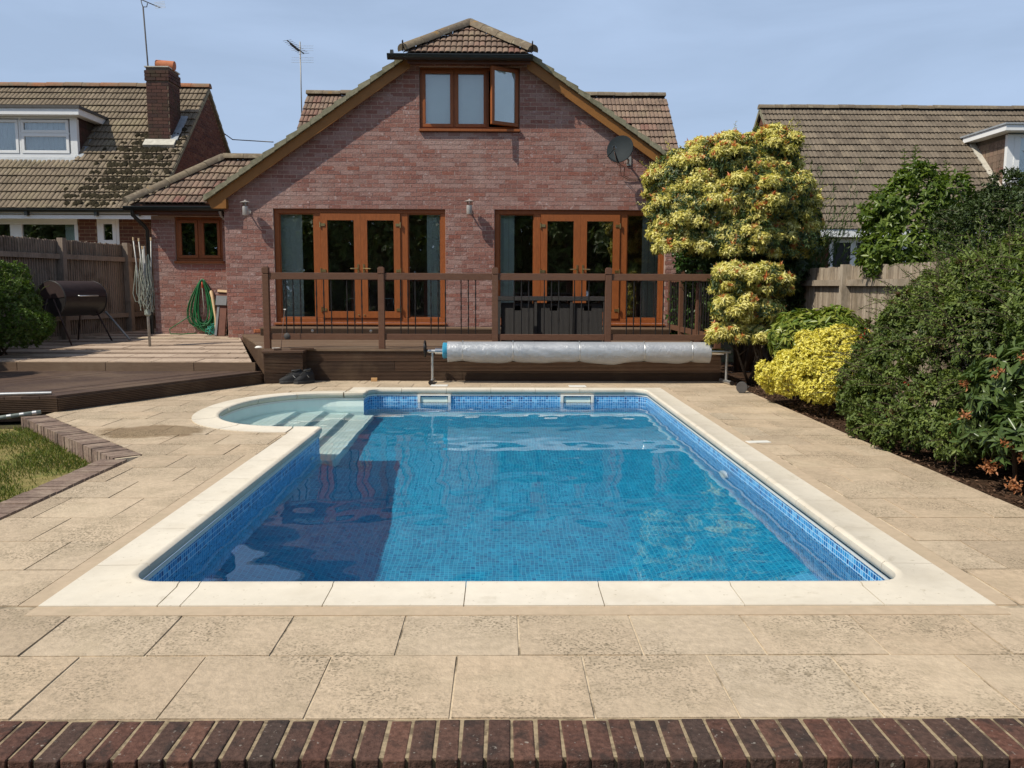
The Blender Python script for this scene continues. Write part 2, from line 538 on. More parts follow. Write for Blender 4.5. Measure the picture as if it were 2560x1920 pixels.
M['fence_left'] = gmat('weathered_fence_board', [(0.24, 0.19, 0.15), (0.28, 0.22, 0.175), (0.21, 0.165, 0.13), (0.30, 0.24, 0.185)], 0.9, spec=0.12, grain=(10, 0.35), stretch=(10, 10, 0.8),
                       stains=[((0.09, 0.065, 0.045), 2.4, 0.52, 0.68, 0.6)], bump=(30, 0.6, 0.006))
M['soil'] = gmat('dark_bark_soil', [(0.055, 0.034, 0.022)], 1.0, spec=0.05, grain=(24, 0.5), stains=[((0.11, 0.06, 0.038), 9, 0.5, 0.66, 0.8)], bump=(26, 1.0, 0.05))
M['ground'] = gmat('garden_ground', [(0.075, 0.062, 0.035)], 1.0, spec=0.05, grain=(6, 0.4), stains=[((0.05, 0.075, 0.022), 1.0, 0.45, 0.6, 0.8)], bump=(20, 0.8, 0.03))
M['lawn'] = gmat('thin_lawn_turf', [(0.23, 0.19, 0.075)], 1.0, spec=0.05, grain=(20, 0.35), stains=[((0.12, 0.15, 0.035), 2.2, 0.48, 0.62, 0.8), ((0.30, 0.225, 0.10), 3.5, 0.56, 0.7, 0.7)], bump=(40, 0.8, 0.02))
M['brass'] = gmat('brass', [(0.55, 0.40, 0.18)], 0.3, metal=1.0, grain=None, bump=None)
M['steel'] = gmat('brushed_stainless_steel', [(0.62, 0.60, 0.57)], 0.28, metal=1.0, grain=None, bump=None)
M['lamp'] = gmat('satin_steel_lamp', [(0.52, 0.49, 0.46)], 0.42, metal=0.45, grain=None, bump=None)
M['alu'] = gmat('dull_aluminium', [(0.55, 0.55, 0.54)], 0.42, metal=0.9, grain=(12, 0.12), bump=None)
M['galv'] = gmat('galvanised_steel', [(0.34, 0.33, 0.31)], 0.55, metal=0.5, grain=(20, 0.2), bump=None)
M['dish'] = gmat('dark_grey_dish', [(0.022, 0.028, 0.031)], 0.7, spec=0.2, grain=(8, 0.1), bump=None)
M['drum_black'] = gmat('sooty_black_steel', [(0.018, 0.016, 0.016)], 0.4, spec=0.5, grain=(10, 0.3), stains=[((0.09, 0.085, 0.07), 4, 0.58, 0.68, 0.5)], bump=None)
M['drum_rust'] = gmat('rust_brown_steel', [(0.036, 0.021, 0.019)], 0.6, spec=0.4, grain=(10, 0.3), stains=[((0.035, 0.022, 0.02), 3, 0.48, 0.62, 0.8)], bump=None)
M['hose'] = gmat('green_hose', [(0.02, 0.13, 0.045), (0.025, 0.17, 0.06)], 0.45, spec=0.45, grain=(20, 0.1), bump=None)
M['hose_teal'] = gmat('teal_net_cord', [(0.04, 0.25, 0.19)], 0.6, spec=0.3, grain=(30, 0.2), bump=None)
M['line'] = gmat('grey_green_washing_line', [(0.30, 0.32, 0.27), (0.22, 0.25, 0.22), (0.36, 0.35, 0.28)], 0.6, spec=0.3, grain=(20, 0.2), bump=None)
M['red_clip'] = gmat('red_orange_plastic', [(0.62, 0.10, 0.05)], 0.5, grain=None, bump=None)
M['boardbrown'] = gmat('red_brown_board', [(0.14, 0.055, 0.035)], 0.6, grain=(10, 0.2), bump=None)
M['greytape'] = gmat('grey_tape', [(0.17, 0.175, 0.18)], 0.5, grain=(12, 0.12), bump=None)
M['cream_wood'] = gmat('pale_turned_wood', [(0.62, 0.44, 0.25)], 0.5, grain=(14, 0.12), bump=None)
M['blue_foam'] = gmat('pale_blue_bubble_foil', [(0.05, 0.30, 0.46)], 0.35, grain=(40, 0.2), bump=None)
M['shoe'] = gmat('black_trainer_fabric', [(0.022, 0.022, 0.023)], 0.75, grain=(90, 0.5), bump=(120, 0.5, 0.003))
M['shoe_sole'] = gmat('dark_grey_rubber_sole', [(0.045, 0.045, 0.046)], 0.7, grain=(30, 0.2), bump=None)
M['bark'] = gmat('grey_brown_bark', [(0.10, 0.075, 0.055), (0.085, 0.064, 0.047)], 0.95, spec=0.1, grain=(20, 0.4), stretch=(6, 6, 1), bump=(30, 0.8, 0.01))
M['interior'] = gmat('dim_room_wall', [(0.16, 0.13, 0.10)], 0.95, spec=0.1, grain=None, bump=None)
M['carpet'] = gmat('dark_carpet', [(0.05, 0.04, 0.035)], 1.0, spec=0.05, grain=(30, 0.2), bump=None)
M['blind'] = gmat('grey_green_blind', [(0.68, 0.74, 0.71), (0.58, 0.65, 0.62)], 0.8, grain=(30, 0.05), stretch=(10, 10, 0.3), bump=None)
M['blind_white'] = gmat('pale_roller_blind', [(0.78, 0.84, 0.84)], 0.85, grain=(4, 0.05), bump=None)
M['net'] = gmat('white_net_curtain', [(0.62, 0.65, 0.68), (0.50, 0.54, 0.58)], 0.9, grain=(30, 0.06), stretch=(8, 8, 0.4), bump=None)
M['step_acrylic'] = gmat('pale_aqua_acrylic', [(0.76, 0.87, 0.80)], 0.35, grain=(10, 0.03), bump=None)
M['cable'] = gmat('brown_cable', [(0.16, 0.10, 0.08)], 0.5, grain=None, bump=None)
M['float'] = gmat('grey_rubber', [(0.08, 0.075, 0.072)], 0.7, grain=(20, 0.2), bump=None)
M['block'] = gmat('pine_block', [(0.52, 0.30, 0.13)], 0.7, grain=(20, 0.15), bump=None)

# dark woven rattan
k = NT('black_woven_rattan')
p_ = k.pos()
w1 = k.n('ShaderNodeTexWave', {'Vector': p_, 'Scale': 26.0, 'Distortion': 0.6}, out=1, wave_type='BANDS', bands_direction='Z')
w2 = k.n('ShaderNodeTexWave', {'Vector': p_, 'Scale': 17.0, 'Distortion': 0.6}, out=1, wave_type='BANDS', bands_direction='X')
hh = k.math('MULTIPLY', w1, k.math('ADD', k.math('MULTIPLY', w2, 0.7), 0.3))
M['rattan'] = k.done(k.bsdf(k.mix(hh, (0.012, 0.010, 0.010), (0.055, 0.047, 0.042)), 0.5, spec=0.4, normal=k.bump(hh, 0.8, 0.01)))

# window glass: clear pane, mirror-like at its own Fresnel rate
k = NT('window_glass')
fr = k.n('ShaderNodeFresnel', {'IOR': 1.55})
fr2 = k.math('ADD', k.math('MULTIPLY', fr, 2.0), 0.03, clamp=True)
M['glass'] = k.done(k.n('ShaderNodeMixShader', {0: fr2, 1: k.n('ShaderNodeBsdfTransparent', {'Color': (0.92, 0.95, 0.94, 1)}), 2: k.n('ShaderNodeBsdfGlossy', {'Color': (1, 1, 1, 1), 'Roughness': 0.0})}))

# pool water: a single refracting surface
k = NT('pool_water')
M['water'] = k.done(k.bsdf((0.93, 0.985, 1.0), 0.0, trans=1.0, ior=1.333, spec=0.5))


# printed mosaic liner: squares in several blues with pale joints
def mosaic(name, size, cols, grout, gw, use_uv=True, band=None):
    k = NT(name)
    uv = k.n('ShaderNodeUVMap') if use_uv else k.pos()
    sc = k.vmath('MULTIPLY', uv, (1 / size, 1 / size, 1 / size))
    cell = k.vmath('FLOOR', sc)
    wn = k.n('ShaderNodeTexWhiteNoise', {'Vector': cell}, out=0, noise_dimensions='2D')
    base = k.ramp(wn, cols, 'CONSTANT')
    fr = k.vmath('FRACTION', sc)
    sx = k.n('ShaderNodeSeparateXYZ', {0: fr}, out=None)
    ax = k.math('MINIMUM', sx.outputs[0], k.math('SUBTRACT', 1.0, sx.outputs[0]))
    ay = k.math('MINIMUM', sx.outputs[1], k.math('SUBTRACT', 1.0, sx.outputs[1]))
    g = k.rng(k.math('MINIMUM', ax, ay), gw * 0.6, gw, 1.0, 0.0)
    col = k.mix(g, base, grout)
    return k.done(k.bsdf(col, 0.35, spec=0.4))


M['liner_floor'] = mosaic('mosaic_print_liner_floor', 0.030, [(0.0, (0.006, 0.225, 0.415)), (0.22, (0.008, 0.26, 0.455)), (0.5, (0.010, 0.295, 0.495)), (0.74, (0.015, 0.33, 0.535)), (0.95, (0.005, 0.18, 0.36))], (0.06, 0.47, 0.66), 0.075)
M['liner_wall'] = mosaic('mosaic_print_liner_wall', 0.030, [(0.0, (0.012, 0.17, 0.46)), (0.22, (0.025, 0.25, 0.58)), (0.5, (0.06, 0.34, 0.68)), (0.74, (0.16, 0.47, 0.78)), (0.90, (0.006, 0.07, 0.27))], (0.48, 0.70, 0.85), 0.10)

# =================================================================== POOL GEOMETRY
NX0, NX1, NY0, NY1 = -1.68, 1.855, 3.72, 10.87        # coping nose lines
OX0, OX1, OY0, OY1 = -1.935, 2.105, 3.445, 11.10      # coping outer lines
RCX, RCY, RA, RB = -1.935, 9.20, 1.03, 1.27           # rounded shallow end
WATER_Z = -0.158


def roman(t, off=0.0):
    n = 2.25
    c, s = math.cos(t), math.sin(t)
    x = RCX - (RA + off) * abs(c) ** (2 / n)
    y = RCY + (RB + off) * math.copysign(abs(s) ** (2 / n), s)
    return (x, y)


ROM_T = [-PI / 2 + PI * i / 36 for i in range(37)]


def outline(off):
    """pool wall line, off metres behind the coping nose, counter-clockwise"""
    r = 0.15
    x0, x1, y0, y1 = NX0 - off, NX1 + off, NY0 - off, NY1 + off
    p = []

    def arc(cx, cy, a0, a1, n=6):
        for i in range(n + 1):
            a = math.radians(a0 + (a1 - a0) * i / n)
            p.append((cx + r * math.cos(a), cy + r * math.sin(a)))
    arc(x0 + r, y0 + r, 180, 270)
    arc(x1 - r, y0 + r, 270, 360)
    arc(x1 - r, y1 - r, 0, 90)
    arc(x0 + r, y1 - r, 90, 180)
    p.append((x0, RCY + RB + off))
    for t in ROM_T[::-1]:
        p.append(roman(t, off))
    p.append((x0, RCY - RB - off))
    return p


WALL = outline(0.03)
ROM_OUT = [roman(t, 0.15) for t in ROM_T[::-1]]
ROM_OUT = [(-1.80, RCY + RB + 0.15)] + ROM_OUT + [(-1.80, RCY - RB - 0.15)]


def floor_z(x, y):
    dx = min(x - (NX0 - 0.03), NX1 + 0.03 - x)
    dy = min(y - NY0 + 0.03, NY1 + 0.03 - y)
    deep = 1.60 + (1.08 - 1.60) * min(1, max(0, (y - 4.8) / 4.6))
    edge = 0.82 + (0.95 - 0.82) * min(1, max(0, (y - 6) / 4))
    if y > 7.9 and x < 0:
        dx = 9.0
    return -min(deep, edge + max(0, min(dx, dy) - 0.02) * 0.75)


# =================================================================== GROUND
GH = (-3.3, 1.98, 3.55, 11.0)
b = MB()
for x0, x1, y0, y1 in ((-90, 90, -60, GH[2]), (-90, GH[0], GH[2], GH[3]), (GH[1], 90, GH[2], GH[3]), (-90, 90, GH[3], 160)):
    b.face([(x0, y0, -0.13), (x1, y0, -0.13), (x1, y1, -0.13), (x0, y1, -0.13)])
tag(link('ground', b.mesh('ground', M['ground'])), 'bare garden ground reaching out past the houses', kind='structure')

b = MB()
b.box(3.19, 4.95, 2.4, 15.4, -0.12, -0.035)
tag(link('flower_bed', b.mesh('flower_bed', M['soil'])), 'dark bark soil of the border right of the paving', kind='structure')

# lawn at the left, below its brick edging
LAWN = [(-9.5, 1.5), (-3.07, 1.5), (-3.07, 6.45), (-4.70, 8.38), (-9.5, 8.38)]
b = MB()
b.prism(LAWN, -0.125, -0.085)
tag(link('lawn', b.mesh('lawn', M['lawn'])), 'thin patchy lawn left of the brick edging', kind='structure')

# =================================================================== PATIO (slabs, one by one)
patio = thing('patio', None, None, (0, 2.5, 0))
patio['kind'] = 'structure'
patio['label'] = 'sandstone paving around the pool'
P_FRONT = [(-2.89, 2.52), (3.19, 2.52), (3.19, OY0 + 0.02), (-2.89, OY0 + 0.02)]
P_RIGHT = [(OX1 - 0.02, OY0 + 0.02), (3.19, OY0 + 0.02), (3.19, 11.95), (OX1 - 0.02, 11.95)]
P_LEFT = [(-2.89, OY0 + 0.02), (OX0 + 0.02, OY0 + 0.02), (OX0 + 0.02, 6.67), (-2.84, 6.67)]
P_FARL = [(-2.84, 6.67), (OX0 + 0.02, 6.67), (OX0 + 0.02, 11.95), (-3.1, 11.95), (-4.72, 8.97), (-4.72, 8.76)]
P_FAR = [(OX0 + 0.02, OY1 - 0.02), (OX1 - 0.02, OY1 - 0.02), (OX1 - 0.02, 11.95), (OX0 + 0.02, 11.95)]
bed = MB()
for poly in (P_FRONT, P_RIGHT, P_LEFT, P_FAR):
    bed.prism(poly, -0.11, -0.0035)
for poly in minus_convex(P_FARL, ROM_OUT):
    bed.prism(poly, -0.11, -0.0035)
part('joint_mortar', bed, M['mortar_pale'], patio)
G = 0.457
JT = 0.0045


def slabs(region, x0, y0, nx, ny, stagger=True, sub=None, sx=G, sy=G, seed=0, zoff=None, mat='slab', parent=None, name='slab', thick=0.05):
    rr = random.Random(seed)
    for j in range(ny):
        off = (sx / 2 if (stagger and j % 2) else 0.0)
        for i in range(-1, nx + 1):
            xa, ya = x0 + i * sx + off, y0 + j * sy
            q = [(xa + JT, ya + JT), (xa + sx - JT, ya + JT), (xa + sx - JT, ya + sy - JT), (xa + JT, ya + sy - JT)]
            pieces = [clip_convex(q, region)]
            if len(pieces[0]) < 3 or abs(area(pieces[0])) < 0.004:
                continue
            if sub:
                pieces = minus_convex(pieces[0], sub)
            mb = MB()
            dz = rr.uniform(-0.0008, 0.002)
            tx, ty = rr.uniform(-0.004, 0.004), rr.uniform(-0.004, 0.004)
            cx, cy = xa + sx / 2, ya + sy / 2
            for pc in pieces:
                if abs(area(pc)) < 0.0015:
                    continue
                base = (zoff(cx, cy) if zoff else 0.0)
                pp = [(x, y, dz + tx * (x - cx) + ty * (y - cy) + ((zoff(x, y)) if zoff else 0.0)) for x, y in pc]
                mb.prism(pp, -thick, 0.0, bottom=False)
            if mb.f:
                part(name, mb, M[mat], parent or patio)


slabs(P_FRONT, -2.90 + 0.0, 2.52, 14, 2, True, seed=1)
slabs([(OX1 + 0.11, OY0 + 0.02), (3.19, OY0 + 0.02), (3.19, 11.95), (OX1 + 0.11, 11.95)], 2.225, 3.465, 3, 19, True, seed=2)
slabs([(-2.89, OY0 + 0.02), (OX0 - 0.10, OY0 + 0.02), (OX0 - 0.10, 6.67), (-2.84, 6.67)], -2.945, 3.465, 3, 8, True, seed=3)
slabs([(-2.84, 6.67), (OX0 - 0.02, 6.67), (OX0 - 0.02, 11.95), (-3.1, 11.95), (-4.72, 8.97), (-4.72, 8.76)], -4.95, 6.665, 8, 12, True, ROM_OUT, seed=4)
slabs([(OX0 - 0.02, OY1 + 0.03), (OX1 + 0.11, OY1 + 0.03), (OX1 + 0.11, 11.95), (OX0 - 0.02, 11.95)], -2.1, OY1 + 0.02, 11, 2, True, seed=5)
# smooth cement haunching along the coping
hb = MB()
hb.box(OX1 - 0.01, OX1 + 0.105, OY0 + 0.02, OY1 + 0.02, -0.04, 0.002)
hb.box(OX0 - 0.095, OX0 + 0.01, OY0 + 0.02, 6.67, -0.04, 0.002)
hb.box(OX0 - 0.01, OX1 + 0.01, OY0 - 0.09, OY0 + 0.01, -0.04, 0.0032)
part('cement_haunching', hb, M['cement'], patio)

# brick edging under the photographer's feet
be = thing('brick_edging', 'row of dark weathered bricks on edge along the front of the paving', 'brick edging', (0, 2.4, 0))
b = MB()
b.box(-2.9, 3.2, 2.298, 2.515, -0.30, 0.0006)
part('mortar_bed', b, M['mortar_buff'], be)
x = -2.885
i = 0
while x < 3.15:
    w = random.uniform(0.062, 0.068)
    mb = MB()
    h = random.uniform(0.0, 0.0035)
    y0 = 2.283 + random.uniform(-0.004, 0.004)
    mb.M = Matrix.Translation((x + w / 2, 2.4, 0)) @ Matrix.Rotation(random.uniform(-0.02, 0.02), 4, 'Z') @ Matrix.Translation((0, -2.4, 0))
    mb.box(-w / 2, w / 2, y0, 2.51 + random.uniform(-0.006, 0.001), -0.115, 0.002 + h)
    part('brick', mb, M['edgebrick'], be, bevel=0.004)
    x += w + random.uniform(0.008, 0.012)
    i += 1

# brick edging of the lawn (diagonal run and straight run)
le = thing('lawn_edging', 'dull brick edging between the patchy lawn and the paving', 'brick edging', (-3, 6, 0))


def edging_run(p, q, n_out, width):
    p, q = Vector((*p, 0)), Vector((*q, 0))
    d = (q - p).normalized()
    nrm = Vector((*n_out, 0)).normalized()
    L = (q - p).length
    mbed = MB()
    mbed.bar(p - nrm * (width / 2 + 0.004) + Vector((0, 0, -0.07)), q - nrm * (width / 2 + 0.004) + Vector((0, 0, -0.07)), width - 0.03, 0.125)
    part('mortar_bed', mbed, M['mortar_pale'], le)
    s = 0.0
    while s < L - 0.03:
        w = random.uniform(0.063, 0.069)
        c = p + d * (s + w / 2) - nrm * (width / 2 + random.uniform(0.002, 0.01))
        mb = MB()
        Mx = Matrix((nrm, d, Vector((0, 0, 1)))).transposed()
        mb.cbox(c + Vector((0, 0, -0.0735 + random.uniform(-0.003, 0.003))), (width, w, 0.145), Mx @ Matrix.Rotation(random.uniform(-0.02, 0.02), 3, 'Z'))
        part('brick', mb, M['edgebrick_dull'], le)
        s += w + 0.009


dg = Vector((-1.87, 2.09)).normalized()
edging_run((-4.72, 8.76), (-2.84, 6.67), (dg.y, -dg.x), 0.22)
edging_run((-2.895, 6.50), (-2.895, 2.6), (1, 0), 0.20)

# grass blades on the lawn
gx = rng.uniform(-5.9, -3.08, 60000)
gy = rng.uniform(4.0, 8.4, 60000)
keep = np.array([in_poly(a, c, LAWN) for a, c in zip(gx, gy)])
patch = np.sin(gx * 3.1 + 1.3 * np.sin(gy * 2.3)) + np.sin(gy * 3.7 + 2 * np.sin(gx * 1.7)) + rng.normal(0, 0.6, gx.size)
edge_near = np.minimum(-3.07 - gx, ((gx + 4.70) * -dg.y + (gy - 8.38) * dg.x) * -1.0)
keep &= (patch > -0.35) | (np.abs(edge_near) < 0.12)
gx, gy = gx[keep], gy[keep]


def leaf_mesh(name, base, d, n, L, W, mats, rnd, young=None, fold=0.25, droop=0.15, matidx=None):
    """one folded leaf (two triangles) per row; numpy arrays"""
    N = len(base)
    d = d / np.linalg.norm(d, axis=1, keepdims=True)
    s = np.cross(d, n)
    s /= np.maximum(np.linalg.norm(s, axis=1, keepdims=True), 1e-6)
    up = np.cross(s, d)
    L = L[:, None]
    W = W[:, None]
    mid = base + d * L * 0.45
    v = np.empty((N, 4, 3), np.float32)
    v[:, 0] = base
    v[:, 1] = mid + s * W * 0.5 + up * W * fold
    v[:, 2] = base + d * L - up * L * droop
    v[:, 3] = mid - s * W * 0.5 + up * W * fold
    me = bpy.data.meshes.new(name)
    me.vertices.add(4 * N)
    me.vertices.foreach_set('co', v.ravel())
    o = (np.arange(N) * 4)[:, None]
    tri = np.concatenate([o + np.array([[0, 1, 2]]), o + np.array([[0, 2, 3]])], axis=1).ravel().astype(np.int32)
    me.loops.add(6 * N)
    me.loops.foreach_set('vertex_index', tri)
    me.polygons.add(2 * N)
    me.polygons.foreach_set('loop_start', np.arange(2 * N, dtype=np.int32) * 3)
    for m in mats:
        me.materials.append(m)
    me.update(calc_edges=True)
    at = me.attributes.new('rnd', 'FLOAT', 'FACE')
    at.data.foreach_set('value', np.repeat(rnd, 2).astype(np.float32))
    if young is not None:
        at = me.attributes.new('young', 'FLOAT', 'FACE')
        at.data.foreach_set('value', np.repeat(young, 2).astype(np.float32))
    return me


def unit(n):
    v = rng.normal(size=(n, 3))
    return v / np.linalg.norm(v, axis=1, keepdims=True)


N = len(gx)
M['grass'] = leafmat('grass_blade', [(0.08, 0.13, 0.02), (0.13, 0.18, 0.03), (0.20, 0.20, 0.05), (0.30, 0.25, 0.09)], trans=0.3)
gb = np.stack([gx, gy, np.full(N, -0.09)], 1)
gd = unit(N) * 0.55
gd[:, 2] = 1.0
gm = leaf_mesh('grass', gb, gd, unit(N), rng.uniform(0.02, 0.05, N), rng.uniform(0.004, 0.008, N), [M['grass']], np.clip(rng.normal(0.45, 0.28, N), 0, 1))
tag(link('grass', gm), 'short grass blades of the thin lawn', kind='stuff')

# =================================================================== SWIMMING POOL
pool = thing('swimming_pool', 'rectangular swimming pool with rounded step end, white coping and blue mosaic liner', 'swimming pool', (0, 7.2, 0))
# walls
b = MB()
acc = 0.0
nW = len(WALL)
for i in range(nW):
    p, q = WALL[i], WALL[(i + 1) % nW]
    L = math.hypot(q[0] - p[0], q[1] - p[1])
    if L < 1e-5:
        continue
    acry = p[0] < -1.73 or q[0] < -1.73
    zb = -1.12
    b.face([(p[0], p[1], -0.055), (q[0], q[1], -0.055), (q[0], q[1], zb), (p[0], p[1], zb)], 0, 1 if acry else 0, [(acc, -0.055), (acc + L, -0.055), (acc + L, zb), (acc, zb)])
    acc += L
ob = part('liner_wall', b, [M['liner_wall'], M['step_acrylic']], pool)
ob.cycles.is_caustics_receiver = True
# floor
b = MB()
xs = np.linspace(NX0 - 0.03, NX1 + 0.03, 40)
ys = np.linspace(NY0 - 0.03, NY1 + 0.03, 74)
ids = [[b.pt((x, y, floor_z(x, y))) for x in xs] for y in ys]
for j in range(len(ys) - 1):
    for i in range(len(xs) - 1):
        c = [(xs[i], ys[j]), (xs[i + 1], ys[j]), (xs[i + 1], ys[j + 1]), (xs[i], ys[j + 1])]
        b.idx([ids[j][i], ids[j][i + 1], ids[j + 1][i + 1], ids[j + 1][i]], 0, 0, c)
ob = part('liner_floor', b, M['liner_floor'], pool, smooth=True)
ob.cycles.is_caustics_receiver = True
# bead track under the coping
b = MB()
tr = outline(0.022)
for i in range(len(tr)):
    p, q = tr[i], tr[(i + 1) % len(tr)]
    b.face([(p[0], p[1], -0.05), (q[0], q[1], -0.05), (q[0], q[1], -0.072), (p[0], p[1], -0.072)])
part('liner_track', b, M['white_plastic'], pool)
# steps of the rounded end: four treads falling towards the pool
tops = [(-2.98, -2.50, -0.34), (-2.50, -2.20, -0.50), (-2.20, -1.90, -0.66), (-1.90, -1.59, -0.82)]
b = MB()
for x0, x1, z in tops:
    ylim = []
    for xx in (x0, x1):
        u = min(1.0, max(0.0, (RCX - xx) / (RA + 0.03)))
        h = (RB + 0.03) * (1 - u ** 2.25) ** (1 / 2.25) if xx < RCX else RB + 0.03
        ylim.append(h)
    poly = [(x1, RCY - ylim[1]), (x1, RCY + ylim[1])]
    for s in range(1, 9):
        xx = x1 + (x0 - x1) * s / 8
        u = min(1.0, max(0.0, (RCX - xx) / (RA + 0.03)))
        h = (RB + 0.03) * (1 - u ** 2.25) ** (1 / 2.25) if xx < RCX else RB + 0.03
        poly.append((xx, RCY + h))
        poly.insert(0, (xx, RCY - h))
    b.prism(poly, -1.2, z, bottom=False)
    for kx in range(1, 7):                                  # anti-slip ribs
        xr = x0 + (x1 - x0) * kx / 7
        u = min(1.0, max(0.0, (RCX - xr) / (RA + 0.03)))
        h = (RB + 0.03) * (1 - u ** 2.25) ** (1 / 2.25) if xr < RCX else RB + 0.03
        if h > 0.2:
            b.box(xr - 0.006, xr + 0.006, RCY - h + 0.1, RCY + h - 0.1, z - 0.002, z + 0.006)
ob = part('entry_steps', b, M['step_acrylic'], pool)
ob.cycles.is_caustics_receiver = True

# coping stones
CO_PROF = [(0.0, -0.045), (0.0, 0.010), ('L', 0.060, 0.012), ('L', 0.040, 0.021), ('L', 0.018, 0.022), ('L', 0.004, 0.012), ('L', 0.0, -0.008), ('L', 0.006, -0.032), ('L', 0.024, -0.046), ('L', 0.07, -0.048)]


def coping(stations):
    mb = MB()
    rings = []
    for I, O in stations:
        I, O = Vector((*I, 0)), Vector((*O, 0))
        L = (I - O).length
        e = (I - O) / L
        ring = []
        for pr in CO_PROF:
            if pr[0] == 'L':
                ring.append(mb.pt(O + e * (L - pr[1]) + Vector((0, 0, pr[2]))))
            else:
                ring.append(mb.pt(O + e * pr[0] + Vector((0, 0, pr[1]))))
        rings.append(ring)
    n = len(CO_PROF)
    for a, c in zip(rings, rings[1:]):
        for kk in range(n):
            q = (kk + 1) % n
            mb.idx([a[kk], c[kk], c[q], a[q]])
    mb.idx(rings[0])
    mb.idx(rings[-1][::-1])
    return part('coping_stone', mb, M['coping'], pool, smooth=True, angle=40)


def straight(I0, I1, O0, O1, cuts):
    """stones between cut parameters measured in metres from I0"""
    L = math.hypot(I1[0] - I0[0], I1[1] - I0[1])
    g_ = 0.0022
    for a, c in zip(cuts, cuts[1:]):
        st = []
        for s in (a + g_, c - g_):
            t = s / L
            st.append(((I0[0] + (I1[0] - I0[0]) * t, I0[1] + (I1[1] - I0[1]) * t), (O0[0] + (O1[0] - O0[0]) * t, O0[1] + (O1[1] - O0[1]) * t)))
        coping(st)


def cutlist(a, b_, step=0.6):
    n = max(1, round((b_ - a) / step))
    return [a + (b_ - a) * i / n for i in range(n + 1)]


CR = 0.15
# near side, with the narrow closer beside the left corner
nx = [-1.44, -1.345, -0.75, -0.155, 0.44, 1.035, 1.63]
straight((NX0, NY0), (NX1, NY0), (NX0, OY0), (NX1, OY0), [v - NX0 for v in nx])
# right side
straight((NX1, NY0), (NX1, NY1), (OX1, NY0), (OX1, NY1), cutlist(0.26, NY1 - NY0 - 0.26))
# far side
straight((NX1, NY1), (NX0, NY1), (NX1, OY1), (NX0, OY1), cutlist(0.26, NX1 - NX0 - 0.40))
# left side
straight((NX0, RCY - RB), (NX0, NY0), (OX0, RCY - RB), (OX0, NY0), cutlist(0.30, RCY - RB - NY0 - 0.24))


def corner(cx, cy, a0, a1, ox, oy, lead0, lead1):
    st = [lead0]
    for i in range(9):
        a = math.radians(a0 + (a1 - a0) * i / 8)
        I = (cx + CR * math.cos(a), cy + CR * math.sin(a))
        if i == 4:
            O = (ox, oy)
        elif i < 4:
            t = i / 4
            O = (lead0[1][0] + (ox - lead0[1][0]) * t, lead0[1][1] + (oy - lead0[1][1]) * t)
        else:
            t = (i - 4) / 4
            O = (ox + (lead1[1][0] - ox) * t, oy + (lead1[1][1] - oy) * t)
        st.append((I, O))
    st.append(lead1)
    coping(st)


corner(NX0 + CR, NY0 + CR, 180, 270, OX0, OY0, ((NX0, NY0 + 0.237), (OX0, NY0 + 0.237)), ((nx[0] - 0.0035, NY0), (nx[0] - 0.0035, OY0)))
corner(NX1 - CR, NY0 + CR, 270, 360, OX1, OY0, ((nx[-1] + 0.0035, NY0), (nx[-1] + 0.0035, OY0)), ((NX1, NY0 + 0.257), (OX1, NY0 + 0.257)))
corner(NX1 - CR, NY1 - CR, 0, 90, OX1, OY1, ((NX1, NY1 - 0.257), (OX1, NY1 - 0.257)), ((NX1 - 0.257, NY1), (NX1 - 0.257, OY1)))
corner(NX0 + CR, NY1 - CR, 90, 180, OX0, OY1, ((NX0 + 0.397, NY1), (NX0 + 0.397, OY1)), ((NX0, NY1 - 0.21), (OX0, NY1 - 0.21)))
# the two stones where the straight side turns into the rounded end
yA = RCY - RB
coping([((NX0, yA - 0.297), (OX0, yA - 0.297)), ((NX0, yA - 0.04), (OX0, yA - 0.262)), ((NX0 - 0.015, yA - 0.012), (OX0 - 0.002, yA - 0.26)), ((NX0 - 0.04, yA), (OX0 - 0.004, yA - 0.26)), ((OX0 - 0.01, yA), (OX0 - 0.01, yA - 0.26))])
yB = RCY + RB
coping([((OX0 - 0.01, yB), (OX0 - 0.01, yB + 0.26)), ((NX0 - 0.04, yB), (OX0 - 0.004, yB + 0.26)), ((NX0 - 0.015, yB + 0.012), (OX0 - 0.002, yB + 0.26)), ((NX0, yB + 0.04), (OX0, yB + 0.262)), ((NX0, yB + 0.175), (OX0, yB + 0.27))])
# stones of the rounded end
na = 6
for s in range(na):
    st = []
    for i in range(9):
        t = -PI / 2 + PI * (s + i / 8) / na
        t = min(max(t, -PI / 2 + 0.012), PI / 2 - 0.012)
        if i == 0:
            t += 0.004
        if i == 8:
            t -= 0.004
        st.append((roman(t), roman(t, 0.26)))
    coping(st)
